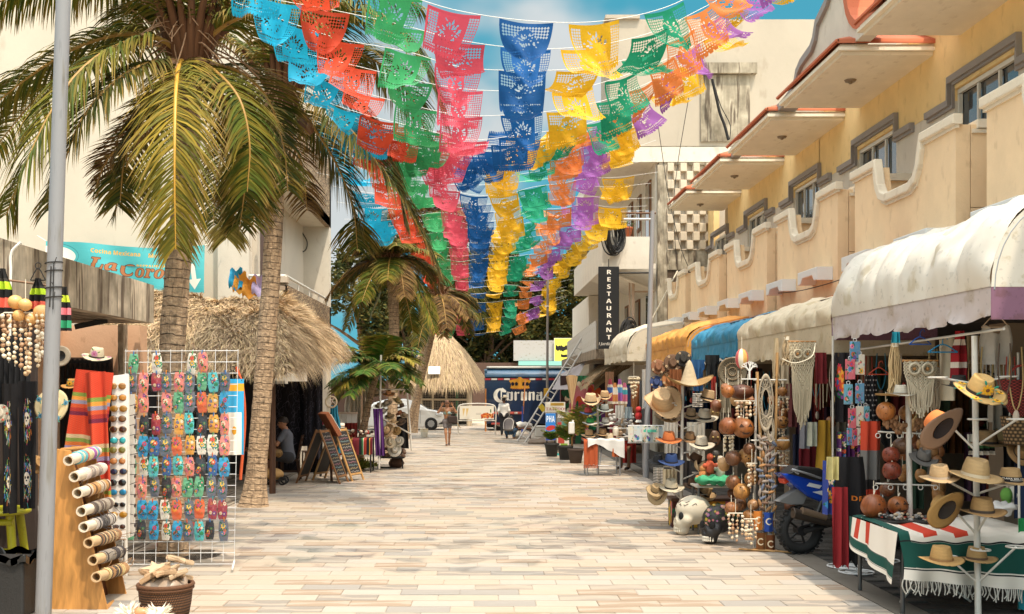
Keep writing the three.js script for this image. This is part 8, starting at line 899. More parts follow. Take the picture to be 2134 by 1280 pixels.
  const dry = thing('dried_palm', 'dried tan palm fan standing under the straw awning', 'dried palm', at(1192, 848, 33)), dv = []; for (let k = 0; k < 24; k++) { const a = (k / 23 - 0.5) * 0.6; dv.push(rod(V(0, 0, 0), V(Math.sin(a) * 0.5, Math.cos(a) * 0.95, rr(-0.1, 0.1)), 0.014, 0.03, 4)); } M('fan', dv, mt([0.5, 0.33, 0.17]), dry); M('stalk', [rod(V(0, -1.2, 0), V(0, 0, 0), 0.03)], MAT.wood, dry);
  const pst = (l, x0, x1, y0, y1, dd, draw, ry = 0) => { const c = at((x0 + x1) / 2, (y0 + y1) / 2, dd), p = thing('poster_board', l, 'poster', c, ry), w3 = mpx(x1 - x0, dd), h3 = mpx(y1 - y0, dd); M('board', [box(w3, h3, 0.03)], MAT.whitemetal, p); M('print', [tf(new THREE.PlaneGeometry(w3 * 0.98, h3 * 0.98), 0, 0, 0.019)], mt([1, 1, 1], { map: canvasTex(192, 256, draw), roughness: 0.5, k: l }), p); for (const s of [-1, 1]) M('leg', [rod(V(s * w3 * 0.4, -h3 / 2, 0), V(s * w3 * 0.4, -c.y + 0.01, 0), 0.02)], MAT.dark, p); };
  pst('white board reading TATTOOS in dark red', 1136, 1178, 838, 860, 36, (x, w3, h3) => { x.fillStyle = '#cfc8bb'; x.fillRect(0, 0, w3, h3); x.fillStyle = '#a8842f'; x.fillRect(50, 20, 130, 70); x.fillStyle = '#8a1f2a'; x.font = 'bold 44px serif'; x.save(); x.scale(0.95, 2.2); x.fillText('TATTOOS', 4, 92); x.restore(); });
  pst('blue poster with white PHA letters and a red car shape', 1137, 1158, 861, 918, 35.8, (x, w3, h3) => { x.fillStyle = '#2f7fd0'; x.fillRect(0, 0, w3, h3); x.fillStyle = '#eef2f4'; x.font = 'bold 84px sans-serif'; x.fillText('PHA', 8, 84); x.fillStyle = '#c4342c'; x.beginPath(); x.ellipse(96, 140, 90, 24, -0.1, 0, 7); x.fill(); x.fillStyle = '#1c3f9a'; x.fillRect(0, 180, w3, 76); x.fillStyle = '#8fc0f0'; x.fillRect(10, 210, 170, 16); });
  pst('grey teal poster with white script beside the blue poster', 1160, 1186, 858, 905, 35.9, (x, w3, h3) => { x.fillStyle = '#7d7a74'; x.fillRect(0, 0, w3, h3); x.fillStyle = '#efe8dc'; x.font = 'italic bold 54px serif'; x.fillText('Rentas', 8, 70); x.fillStyle = '#b23a34'; x.fillRect(10, 120, 60, 90); x.fillStyle = '#2f8a7a'; x.fillRect(90, 100, 90, 60); });
  pst('pale poster with turquoise band low among the pots', 1160, 1186, 906, 958, 35, (x, w3, h3) => { x.fillStyle = '#d8d2c4'; x.fillRect(0, 0, w3, h3); x.fillStyle = '#b8483a'; x.fillRect(20, 20, 100, 70); x.fillStyle = '#7fa040'; x.fillRect(60, 90, 110, 50); x.fillStyle = '#35b0b0'; x.fillRect(0, 190, w3, 66); x.fillStyle = '#223'; x.font = 'bold 40px sans-serif'; x.fillText('TOURS', 14, 180); });
  const bk = thing('white_bottle', 'white plastic jug standing in front of the potted palm', 'jug', at(1191, 892, 31)); M('jug', [rbox(0.17, 0.34, 0.14, 0.04)], mt([0.75, 0.72, 0.66], { roughness: 0.4 }), bk); M('cap', [cyl(0.03, 0.03, 0.05, 0.04, 0.17, 0)], MAT.white, bk);
  const fs = thing('tattoo_stall_front', 'dark far stall front crowded with posters behind the ladder', 'stall', null); M('front', [bx(at(1168, 0, 42).x, 4.9, 0, 2.6, -42, -42.2)], mt([1, 1, 1], { map: blossoms('#3a2522', 140, 256, 256, 24), roughness: 0.8 }), fs);
}
{ // rows that fill the stalls
  R = rng(99);
  const nk = thing('bead_necklace', 'one of many bead and cord necklaces hanging in a row under the awnings', 'necklace', V(4.9, 2.6, -10.3), 0, 'necklaces in a row under the awnings'), bm = [[0.4, 0.05, 0.03], [0.5, 0.35, 0.15], [0.03, 0.2, 0.3], [0.1, 0.06, 0.04], [0.6, 0.5, 0.4]].map((c) => mt(c));
  M('cord', [tube([V(-0.05, 0, 0), V(-0.06, -0.3, 0), V(0, -0.5, 0), V(0.06, -0.3, 0), V(0.05, 0, 0)], 0.007, 20, 5)], bm[3], nk); M('pendant', [noisy(sph(0.035, 0, -0.53, 0, [0.8, 1.3, 0.6]), 0.008, 20)], bm[1], nk);
  for (let k = 1; k < 64; k++) { const c = nk.clone(); c.name = numbered('bead_necklace'); c.children.forEach((m) => { m.material = pick(bm); }); c.position.set(rr(4.85, 5.5), rr(2.4, 2.66), -10.3 - k * 0.3 + rr(-0.1, 0.1)); c.scale.set(1, rr(0.6, 1.4), 1); c.rotation.y = rr(-0.8, 0.8); scene.add(c); }
  const sw = garment('folded_shawl', 'one of the shawls and shirts hanging in a crowded row deep in the stalls', 'shawl', 1800, 1840, 760, 900, 14, [0.3, 0.1, 0.05], { folds: 3 }); sw.userData.group = 'garments hanging deep in the stalls'; sw.position.set(5.7, 1.5, -11);
  const gm = [[0.18, 0.02, 0.02], [0.3, 0.22, 0.14], [0.015, 0.03, 0.08], [0.02, 0.016, 0.016], [0.22, 0.09, 0.025], [0.05, 0.08, 0.04], [0.4, 0.36, 0.3], [0.1, 0.04, 0.08]].map((c) => cloth(c));  // cloth colours darkened to stand in for the shade deep in the stalls
  for (let k = 1; k < 80; k++) { const c = sw.clone(); c.name = numbered('folded_shawl'); c.children.forEach((m) => { m.material = pick(gm); }); c.position.set(rr(5.5, 7.2), rr(0.7, 1.7), -10.2 - k * 0.29); c.scale.set(rr(0.8, 1.6), rr(0.7, 1.2), 1); c.rotation.y = rr(-0.5, 0.2); scene.add(c); }
  const sg = thing('small_gourd', 'one of the small brown gourds hanging in clusters deeper in the gourd stalls', 'gourd', V(4.9, 1.7, -15.4), 0, 'small gourds hanging in the stalls'), sm = [[0.3, 0.11, 0.035], [0.46, 0.22, 0.07], [0.2, 0.07, 0.03], [0.54, 0.31, 0.13]].map((c) => mt(c, { roughness: 0.45, map: TX.dirty }));
  M('gourd', [noisy(sph(0.075, 0, 0, 0, [1, 1.1, 1], 16, 12), 0.01, 14)], sm[0], sg); M('cord', [rod(V(0, 0.07, 0), V(0, 0.3, 0), 0.004)], MAT.twine, sg);
  for (let k = 1; k < 44; k++) { const c = sg.clone(), near = k % 3 === 0; c.name = numbered('small_gourd'); c.children[0].material = pick(sm); c.position.copy(near ? at(rr(1830, 1960), rr(850, 1050), rr(12, 13.4)) : at(rr(1490, 1655), rr(800, 1060), rr(15.2, 17.2))); c.scale.setScalar(rr(0.7, 1.3)); scene.add(c); }
  one('power_cable', 'thin cable sagging along the peach balcony fronts', 'cable', [tube([V(5.92, 4.1, -22.8), V(5.9, 3.95, -20), V(5.92, 3.98, -17), V(5.94, 4.2, -14.2)], 0.008, 30, 4)], MAT.dark);
}
// ================================================================ people
R = rng(81);
function handGeo(curl, side) { // palm along -y from the wrist at the origin, fingers after it, thumb leaving the side of the palm
  const b = [[V(0, -0.005, 0), V(0, -0.075, 0), 0.024, 0.03]]; [[-0.029, 0.062], [-0.01, 0.072], [0.01, 0.067], [0.028, 0.052]].forEach(([x, l]) => { let p = V(x, -0.085, 0), a = 0.2; for (let k = 0; k < 3; k++) { a += curl; const q = p.clone().add(V(x * 0.1, -Math.cos(a) * l * 0.42, Math.sin(a) * l * 0.42)); b.push([p, q, 0.0095 - k * 0.001, 0.0088 - k * 0.001]); p = q; } });
  b.push([V(side * 0.022, -0.03, 0.005), V(side * 0.052, -0.062, 0.018), 0.012, 0.0105], [V(side * 0.052, -0.062, 0.018), V(side * 0.056, -0.092, 0.03), 0.0105, 0.0085]); return sdfMesh(capsules(b, 0.006), V(0, -0.09, 0.02), 0.13, 56);
}
function headGeo() { const E2 = (p, x, y, z, a, b, c) => (Math.hypot((p.x - x) / a, (p.y - y) / b, (p.z - z) / c) - 1) * Math.min(a, b, c); return sdfMesh((p) => { let v = E2(p, 0, 0.02, -0.01, 0.076, 0.1, 0.095); v = smin(v, E2(p, 0, -0.055, 0.03, 0.055, 0.06, 0.06), 0.03); v = smin(v, E2(p, 0, -0.012, 0.093, 0.012, 0.026, 0.018), 0.012); v = smin(v, E2(p, 0, -0.062, 0.082, 0.024, 0.009, 0.012), 0.01); for (const s of [-1, 1]) { v = smin(v, E2(p, s * 0.078, -0.005, -0.005, 0.012, 0.03, 0.02), 0.008); v = -smin(-v, E2(p, s * 0.032, 0.005, 0.1, 0.02, 0.012, 0.018), 0.012); } return smin(v, E2(p, 0, -0.13, -0.015, 0.05, 0.06, 0.05), 0.03); }, V(0, -0.02, 0.01), 0.18, 72); }
const HEAD = headGeo(), HANDS = [[0.25, 1], [0.25, -1], [0.85, 1], [0.85, -1]].map(([c, s]) => handGeo(c, s));
function figure(label, pos, ry, J, o) { // J: joints; o: colours and clothing
  const t = thing('person', label, 'person', pos, ry), sk = o.skin, up = (g, p, q) => g.clone().applyQuaternion(q).translate(p.x, p.y, p.z), s = o.slim ?? 1;
  const arm = (a, b, c, r) => [[a, b, 0.047 * r, 0.038 * r], [b, c, 0.038 * r, 0.026 * r]], leg = (a, b, c, r) => [[a, b, 0.082 * r, 0.055 * r], [b, c, 0.056 * r, 0.036 * r]];
  const torso = (k) => [[J.hip, J.waist, 0.115 * s * k, 0.1 * s * k], [J.waist, J.chest, 0.1 * s * k, 0.125 * s * k], [J.sL, J.sR, 0.055 * k, 0.055 * k], [J.hL, J.hR, 0.095 * s * k, 0.095 * s * k], [J.chest, J.neck, 0.1 * s * k, 0.05 * k], [J.chest.clone().lerp(J.sL, 0.5), J.waist.clone().lerp(J.hL, 0.4), 0.085 * s * k, 0.08 * s * k], [J.chest.clone().lerp(J.sR, 0.5), J.waist.clone().lerp(J.hR, 0.4), 0.085 * s * k, 0.08 * s * k]];
  const foot = (a, f) => [a, f, 0.036, 0.028], all = [...torso(1), ...arm(J.sL, J.eL, J.wL, 1), ...arm(J.sR, J.eR, J.wR, 1), ...leg(J.hL, J.kL, J.aL, s), ...leg(J.hR, J.kR, J.aR, s), foot(J.aL.clone().add(V(0, -0.03, 0)), J.tL), foot(J.aR.clone().add(V(0, -0.03, 0)), J.tR), [J.neck, J.head.clone().add(V(0, -0.08, 0)), 0.05, 0.048]];
  const box3 = new THREE.Box3().setFromPoints([...Object.values(J)]), c = box3.getCenter(V(0, 0, 0)), h = Math.max(...box3.getSize(V(0, 0, 0)).toArray()) / 2 + 0.16, solid = (b, k = 0.04) => sdfMesh(capsules(b, k), c, h, o.n ?? 104);
  const hd = (w, e, i) => { const v = w.clone().sub(e).normalize(); return up(HANDS[i], w, new THREE.Quaternion().setFromUnitVectors(V(0, -1, 0), v)); };
  const hq = new THREE.Quaternion().setFromEuler(E(...(o.headTurn ?? [0, 0, 0]))); M('body', [solid(all), up(HEAD, J.head, hq), hd(J.wL, J.eL, o.grip ? 2 : 0), hd(J.wR, J.eR, o.grip ? 3 : 1)], mt(sk, { roughness: 0.55 }), t);
  if (o.shirt) M('shirt', [solid([...torso(1.13), ...(o.sleeve === 2 ? [...arm(J.sL, J.eL, J.wL, 1.35), ...arm(J.sR, J.eR, J.wR, 1.35)] : o.sleeve === 1 ? [[J.sL, J.sL.clone().lerp(J.eL, 0.62), 0.062, 0.058], [J.sR, J.sR.clone().lerp(J.eR, 0.62), 0.062, 0.058]] : [])].filter((b) => b[1] !== J.neck))], cloth(o.shirt), t);
  if (o.top) M('bikini_top', [solid([[J.chest.clone().add(V(-0.07, -0.05, 0.07)), J.chest.clone().add(V(-0.06, -0.06, 0.07)), 0.06, 0.06], [J.chest.clone().add(V(0.07, -0.05, 0.07)), J.chest.clone().add(V(0.06, -0.06, 0.07)), 0.06, 0.06], [J.chest.clone().add(V(-0.12, -0.08, 0)), J.chest.clone().add(V(0.12, -0.08, 0)), 0.045, 0.045]], 0.02)], cloth(o.top), t);
  if (o.pants) { const e = o.long ?? 1, L = (a, k, n) => (e >= 1 ? leg(a, k, n, s * 1.2) : [[a, a.clone().lerp(k, e), 0.1 * s, 0.088 * s]]); M('trousers', [solid([...L(J.hL, J.kL, J.aL), ...L(J.hR, J.kR, J.aR), [J.hL, J.hR, 0.115 * s, 0.115 * s], [J.hip, J.hip.clone().lerp(J.waist, 0.5), 0.125 * s, 0.115 * s]])], cloth(o.pants), t); }
  M('shoe', [sph(0.05, 0, 0, 0, [0.9, 0.75, 1.8]).translate(...J.aL.clone().lerp(J.tL, 0.5).add(V(0, -0.01, 0)).toArray()), sph(0.05, 0, 0, 0, [0.9, 0.75, 1.8]).translate(...J.aR.clone().lerp(J.tR, 0.5).add(V(0, -0.01, 0)).toArray())], mt(o.shoe ?? [0.04, 0.03, 0.025]), t);
  const hr = part('hair', noisy(merge([tf(new THREE.SphereGeometry(0.108, 24, 16, 0, 6.2832, 0, 1.75), 0, 0.022, -0.016, -0.38, 0, 0, [0.83, 1, 1]), ...(o.longHair ? [tf(new THREE.SphereGeometry(0.1, 16, 12), 0, -0.07, -0.06, 0, 0, 0, [0.9, 1.5, 0.6])] : [])]), 0.008, 40), mt(o.hair ?? [0.02, 0.013, 0.01], { roughness: 0.6 }), t, J.head.x, J.head.y, J.head.z); hr.quaternion.copy(hq);
  for (const k of [-1, 1]) { const q = V(k * 0.032, 0.004, 0.083).applyQuaternion(hq).add(J.head); part('eye', sph(0.01), MAT.dark, t, q.x, q.y, q.z); } { const q = V(0, -0.062, 0.094).applyQuaternion(hq).add(J.head), m = part('mouth', sph(0.018, 0, 0, 0, [1, 0.25, 0.25]), mt([0.3, 0.08, 0.06]), t, q.x, q.y, q.z); m.quaternion.copy(hq); }
  return t;
}
const STAND = (k) => ({ hip: V(0, 0.92, 0), waist: V(0, 1.08, 0.01), chest: V(0, 1.27, 0.0), neck: V(0, 1.43, -0.01), head: V(0, 1.56, 0.02), sL: V(-0.165, 1.36, 0), sR: V(0.165, 1.36, 0), hL: V(-0.085, 0.9, 0), hR: V(0.085, 0.9, 0), kL: V(-0.09, 0.48, 0.02), kR: V(0.09, 0.48, 0.02), aL: V(-0.09, 0.08, 0), aR: V(0.09, 0.08, 0), tL: V(-0.1, 0.035, 0.13), tR: V(0.1, 0.035, 0.13), eL: V(-0.24, 1.1, -0.03), eR: V(0.24, 1.1, -0.03), wL: V(-0.25, 0.86, 0.05), wR: V(0.25, 0.86, 0.05), ...k });
{
  const w = figure('woman in denim shorts walking up the street with both hands raised to her hair', at(932, 929, 40.6).setY(0), 0, STAND({ eL: V(-0.33, 1.24, 0.08), eR: V(0.33, 1.24, 0.08), wL: V(-0.2, 1.47, 0.1), wR: V(0.2, 1.47, 0.1), kL: V(-0.05, 0.49, 0.08), aL: V(-0.02, 0.08, 0.1), tL: V(-0.02, 0.035, 0.23), kR: V(0.09, 0.5, 0.03), aR: V(0.06, 0.1, -0.16), tR: V(0.07, 0.04, -0.04) }), { skin: [0.36, 0.17, 0.085], top: [0.3, 0.42, 0.40], pants: [0.16, 0.14, 0.14], long: 0.5, slim: 0.88, longHair: 1, hair: [0.12, 0.05, 0.025] });
  M('sunglasses', [sph(0.028, -0.033, 1.566, 0.113, [1, 0.7, 0.4]), sph(0.028, 0.033, 1.566, 0.113, [1, 0.7, 0.4])], mt([0.03, 0.01, 0.01], { roughness: 0.1 }), w);
  const b = thing('shoulder_bag', 'dark brown shoulder bag slung at the side of the walking woman', 'bag', w.position.clone().add(V(0.2, 0.98, 0.14))); M('bag', [noisy(rbox(0.36, 0.28, 0.16, 0.05), 0.03, 8)], mt([0.035, 0.022, 0.018]), b); M('strap', [tube([V(-0.14, 0.1, 0.02), V(-0.26, 0.3, 0.02), V(-0.34, 0.42, -0.08)], 0.016, 10, 5), tube([V(0.15, -0.1, 0), V(0.24, -0.25, 0.02), V(0.3, -0.32, 0)], 0.014, 8, 5)], mt([0.25, 0.15, 0.04]), b);
  const m = figure('man in a white long sleeved shirt and straw hat seen from behind', at(1050, 906, 49.2).setY(0), Math.PI, STAND({ wL: V(-0.22, 0.86, 0.12), wR: V(0.2, 0.9, 0.2) }), { skin: [0.2, 0.09, 0.05], shirt: [0.82, 0.80, 0.76], sleeve: 2, pants: [0.02, 0.02, 0.025], slim: 1.22, headTurn: [0.25, 0, 0] });
  { const h = hat('white straw hat worn by the man in the white shirt', 1052, 829, 49.1, 17, { col: [0.78, 0.70, 0.58], rx: -0.1 }); }
  const q = figure('person crouching on the paving with a grey backpack and blue jeans', at(1061, 915, 46).setY(0), Math.PI - 0.35, { hip: V(0, 0.3, 0), waist: V(0, 0.44, 0.06), chest: V(0, 0.62, 0.12), neck: V(0, 0.76, 0.17), head: V(0, 0.84, 0.24), sL: V(-0.165, 0.69, 0.14), sR: V(0.165, 0.69, 0.14), hL: V(-0.09, 0.29, 0), hR: V(0.09, 0.29, 0), kL: V(-0.2, 0.42, 0.36), kR: V(0.2, 0.38, 0.36), aL: V(-0.15, 0.08, 0.12), aR: V(0.15, 0.08, 0.12), tL: V(-0.17, 0.035, 0.25), tR: V(0.17, 0.035, 0.25), eL: V(-0.25, 0.5, 0.3), eR: V(0.25, 0.5, 0.3), wL: V(-0.14, 0.36, 0.48), wR: V(0.14, 0.36, 0.48) }, { skin: [0.25, 0.12, 0.06], shirt: [0.04, 0.04, 0.045], sleeve: 1, pants: [0.03, 0.07, 0.13], headTurn: [0.7, 0, 0] });
  const bp = thing('backpack', 'grey backpack with pale trim on the crouching person', 'backpack', q.position.clone().add(V(0.02, 0.58, 0.07)), -0.35); M('pack', [tf(rbox(0.4, 0.5, 0.2, 0.08), 0, 0, 0.06, -0.3)], mt([0.17, 0.155, 0.15]), bp); M('trim', [tf(tube([V(-0.19, -0.2, 0.1), V(-0.2, 0.12, 0.1), V(-0.1, 0.25, 0.1), V(0.1, 0.25, 0.1), V(0.2, 0.12, 0.1), V(0.19, -0.2, 0.1)], 0.016, 30, 6), 0, 0, 0.07, -0.3)], mt([0.66, 0.62, 0.58]), bp); M('pocket', [tf(rbox(0.26, 0.2, 0.05, 0.02), 0, -0.1, 0.17, -0.3)], mt([0.2, 0.18, 0.17]), bp);
  const sit = (k) => ({ hip: V(0, 0.56, 0), waist: V(0, 0.74, 0.03), chest: V(0, 0.96, 0.06), neck: V(0, 1.13, 0.08), head: V(0, 1.25, 0.13), sL: V(-0.18, 1.06, 0.06), sR: V(0.18, 1.06, 0.06), hL: V(-0.1, 0.55, 0.02), hR: V(0.1, 0.55, 0.02), kL: V(-0.14, 0.58, 0.45), kR: V(0.14, 0.58, 0.45), aL: V(-0.14, 0.12, 0.46), aR: V(0.14, 0.12, 0.46), tL: V(-0.15, 0.05, 0.6), tR: V(0.15, 0.05, 0.6), eL: V(-0.26, 0.82, 0.22), eR: V(0.26, 0.82, 0.22), wL: V(-0.16, 0.86, 0.44), wR: V(0.18, 0.84, 0.42), ...k });
  figure('dark haired man in a grey tee sitting at the cafe table', at(602, 1000, 24.9).setY(0), -1.5, sit({}), { skin: [0.34, 0.16, 0.085], shirt: [0.13, 0.14, 0.17], sleeve: 1, pants: [0.03, 0.03, 0.035], long: 0.8, headTurn: [0.25, 0, 0], slim: 1.05 }).scale.setScalar(1.1);
  figure('person in tan trousers sitting in shade behind the postcard rack', at(1328, 985, 29).setY(0), -0.9, sit({}), { skin: [0.25, 0.12, 0.06], shirt: [0.03, 0.03, 0.035], sleeve: 1, pants: [0.22, 0.14, 0.08], headTurn: [0.3, 0, 0], n: 80 });
}
// ================================================================ vehicles
{
  const d = 54.6, L = at(1010, 0, d).x, Rt = at(1196, 0, d).x, yb = at(0, 884, d).y, yt = at(0, 767, d).y, t = thing('beer_truck', 'dark blue beer truck with a crown logo parked across the street end', 'truck', V((L + Rt) / 2, 0, -d)), W = Rt - L, H = yt - yb, blue = mt([0.004, 0.016, 0.055], { roughness: 0.35, clearcoat: 0.4 });
  M('body', [tf(rbox(W, H * 0.84, 2.4, 0.06), 0, yb + H * 0.42, -1.2)], blue, t);
  M('roof', [tf(sheet((u, v) => { const a = v * Math.PI, r = 0.42, x = (u - 0.5) * (W - 0.1 + 0.16 * Math.sin(a)); return V(x, yb + H * 0.84 + Math.sin(a) ** 0.7 * r, -1.2 + Math.cos(a) * 1.24); }, 16, 20)), tf(rbox(0.14, 0.4, 2.4, 0.06), -W / 2 + 0.06, yb + H * 0.9, -1.2), tf(rbox(0.14, 0.4, 2.4, 0.06), W / 2 - 0.06, yb + H * 0.9, -1.2)], mt([0.012, 0.07, 0.15], { roughness: 0.25, clearcoat: 0.8 }), t);
  M('roof_panel', [tf(rbox(W - 0.2, 0.1, 1.9, 0.03), 0, yt + 0.04, -1.4)], mt([0.7, 0.68, 0.62]), t);
  for (let k = 0; k < 14; k++) part('reflector_tape', new THREE.BoxGeometry(W / 14 * 0.9, 0.09, 0.01), k % 2 ? mt([0.62, 0.58, 0.54]) : mt([0.42, 0.03, 0.04]), t, (k + 0.5) / 14 * W - W / 2, yb + H * 0.8, 0.007);
  const sd = M('roller_door', [0, 1, 2, 3].map((k) => rbox(W / 4 - 0.06, H * 0.7, 0.02, 0.008, (k + 0.5) / 4 * W - W / 2, yb + H * 0.4, 0.004)), mt([0.005, 0.018, 0.06], { roughness: 0.3, clearcoat: 0.5 }), t);
  const X = (px) => at(px, 0, d).x - (L + Rt) / 2, Y = (py) => at(0, py, d).y;
  M('lettering', [tf(new THREE.PlaneGeometry(X(1133) - X(1028), Y(806) - Y(842)), X(1080.5), Y(824), 0.024)], mt([0.8, 0.78, 0.72], { k: 'cor', alphaTest: 0.5, roughness: 0.4, alphaMap: canvasTex(1024, 352, (x, w, h) => { x.fillStyle = '#000'; x.fillRect(0, 0, w, h); x.fillStyle = '#fff'; x.textBaseline = 'alphabetic';
    x.beginPath(); x.arc(150, 180, 148, 0.72, 5.5); x.arc(196, 170, 112, 5.35, 0.86, true); x.fill(); x.fillRect(150, 70, 26, 206); x.beginPath(); x.moveTo(130, 70); x.lineTo(190, 22); x.lineTo(268, 92); x.lineTo(250, 120); x.lineTo(176, 110); x.fill();
    const stem = (a, y0, y1) => { x.beginPath(); x.moveTo(a, y0 + 26); x.lineTo(a + 24, y0); x.lineTo(a + 48, y0 + 24); x.lineTo(a + 48, y1 - 26); x.lineTo(a + 26, y1); x.lineTo(a, y1 - 22); x.fill(); }, bar = (a, y, l, s) => { x.save(); x.translate(a, y); x.rotate(s); x.fillRect(0, -9, l, 20); x.restore(); };
    stem(270, 96, 290); stem(352, 96, 290); bar(286, 116, 70, 0.1); bar(286, 262, 80, 0.2); stem(430, 96, 290); bar(468, 132, 64, -0.3); bar(500, 112, 36, 0.9); stem(560, 96, 290); stem(640, 96, 290); bar(576, 116, 70, 0.1); bar(576, 262, 80, 0.2); stem(716, 96, 290); stem(796, 96, 290); bar(740, 124, 70, -0.1); stem(872, 150, 290); stem(950, 96, 290); bar(884, 122, 84, 0.1); bar(890, 182, 70, -0.2); bar(890, 262, 74, 0.2); }) }), t);
  const cp = [[-1, -0.55], [-0.9, 0.1], [-1.15, 0.62], [-0.7, 0.86], [0, 1.02], [0.7, 0.86], [1.15, 0.62], [0.9, 0.1], [1, -0.55], [0, -0.72]].map(([x, y]) => [x * (X(1100) - X(1080)), y * (Y(792) - Y(806)) * 0.95]);
  const cr = M('crown_logo', [tf(ext(cp, 0.012), X(1083.5), Y(802), 0.018), tf(sph(0.09), X(1083.5), Y(788.5), 0.02, 0, 0, 0, [1, 1, 0.2])], mt([0.72, 0.33, 0.03]), t), gaps = []; for (let k = -2; k <= 2; k++) if (k) gaps.push(tf(ext([[-0.06, 0], [0.06, 0], [0.09, 0.1], [0.03, 0.19], [-0.07, 0.15]], 0.004), X(1083.5) + k * 0.17, Y(804), 0.031, 0, 0, k * -0.1)); M('crown_gap', gaps, mt([0.01, 0.01, 0.02]), cr); for (let k = -4; k <= 4; k++) part('jewel', sph(0.028), mt([0.42, 0.1, 0.02]), cr, X(1083.5) + k * 0.09, Y(810.5), 0.03, 0, 0, 0, [1, 1, 0.3]);
  M('chassis', [tf(box(W * 0.95, 0.16, 1.9), 0, yb - 0.1, -1.2)], MAT.dark, t); for (const x of [-W * 0.33, W * 0.3]) { const w = M('wheel', [tf(new THREE.CylinderGeometry(0.44, 0.44, 0.3, 24), x, 0.44, -0.3, Math.PI / 2)], MAT.tyre, t); M('rim', [tf(new THREE.CylinderGeometry(0.24, 0.24, 0.32, 20), x, 0.44, -0.29, Math.PI / 2)], MAT.whitemetal, w); }
  M('bumper', [tf(rbox(1.5, 0.12, 0.1, 0.03), X(1058), yb + 0.55, 0.08), tf(rbox(1.5, 0.1, 0.1, 0.03), X(1055), yb + 0.02, 0.08)], mt([0.45, 0.08, 0.06]), t); M('tail_lamp', [tf(rbox(0.16, 0.1, 0.04, 0.02), X(1055), yb + 0.55, 0.15), tf(rbox(0.16, 0.1, 0.04, 0.02), X(1075), yb + 0.55, 0.15)], mt([0.6, 0.55, 0.5]), t);
}
{ // white car
  const d = 55.3, px = mpx(1, d), t = thing('white_car', 'white hatchback parked in front of the thatched hut', 'car', V(at(930, 0, d).x, 0, -d)), paint = mt([0.80, 0.78, 0.74], { roughness: 0.2, clearcoat: 1, clearcoatRoughness: 0.05 });
  const prof = [[0, 0.42], [0.02, 0.62], [-0.06, 0.74], [-0.55, 0.9], [-0.95, 0.97], [-1.6, 1.36], [-2.1, 1.48], [-3.0, 1.46], [-3.6, 1.3], [-3.95, 0.95], [-4.0, 0.5], [-3.9, 0.24], [-3.55, 0.22], [-3.45, 0.5], [-3.2, 0.64], [-2.9, 0.5], [-2.8, 0.2], [-1.12, 0.2], [-1.04, 0.5], [-0.76, 0.66], [-0.48, 0.5], [-0.4, 0.22], [-0.06, 0.24]];
  const bd = ext(prof, 1.5, 0.08), p = bd.attributes.position; for (let i = 0; i < p.count; i++) { const y = p.getY(i), z = p.getZ(i); if (y > 0.92) p.setZ(i, 0.75 + (z - 0.75) * (1 - (y - 0.92) * 0.34)); const x = p.getX(i); if (x > -0.8) p.setZ(i, 0.75 + (p.getZ(i) - 0.75) * (1 - ((x + 0.8) / 0.9) ** 2 * 0.2)); } bd.computeVertexNormals(); M('body', [tf(bd, 0, 0, -1.5)], paint, t);
  M('side_window', [tf(ext([[-1.28, 0.98], [-1.75, 1.33], [-2.15, 1.4], [-2.2, 0.99]], 0.01), 0, 0, 0.055, -0.16), tf(ext([[-2.28, 0.99], [-2.24, 1.4], [-2.95, 1.38], [-3.35, 1.05]], 0.01), 0, 0, 0.055, -0.16)], MAT.glass, t); M('windscreen', [raw([-1.0, 1.0, -1.4, -1.0, 1.0, -0.12, -1.6, 1.385, -1.3, -1.6, 1.385, -0.22], [0, 1, 2, 1, 3, 2])], MAT.glass, t);
  for (const x of [-0.76, -3.18]) { const w = M('wheel', [tf(tor(0.24, 0.085, 0, 0, 0, 0, 0, 0, 32, 10), x, 0.325, 0.02, 0, 0, 0, [1, 1, 1.2])], MAT.tyre, t); M('rim', [tf(new THREE.CylinderGeometry(0.2, 0.2, 0.1, 24), x, 0.325, 0.02, Math.PI / 2), ...Array.from({ length: 9 }, (_, k) => box(0.035, 0.16, 0.03, x + Math.cos(k * 0.698) * 0.1, 0.325 + Math.sin(k * 0.698) * 0.1, 0.085, 0, 0, k * 0.698 + 1.57))], mt([0.5, 0.5, 0.5], { metalness: 0.5, roughness: 0.3 }), w); M('wheel_arch', [tf(new THREE.CylinderGeometry(0.36, 0.36, 0.3, 24), x, 0.34, -0.14, Math.PI / 2)], MAT.black, t); }
  M('headlight', [tf(sph(0.16), -0.34, 0.74, -0.02, 0, 0.5, -0.25, [1.5, 0.5, 0.4])], mt([0.62, 0.62, 0.6], { roughness: 0.1, clearcoat: 1 }), t); M('bumper_vent', [tf(ext([[-0.4, 0.3], [-0.2, 0.42], [-0.02, 0.4], [-0.05, 0.3]], 0.02), 0, 0, 0.0, 0, 0.12)], MAT.dark, t); M('door_line', [tf(box(0.012, 0.66, 0.01), -1.3, 0.66, 0.083), tf(box(0.012, 0.7, 0.01), -2.24, 0.66, 0.083)], MAT.dark, t); M('mirror', [tf(sph(0.09), -1.35, 1.02, 0.16, 0, 0, 0, [1, 0.7, 1])], paint, t);
}
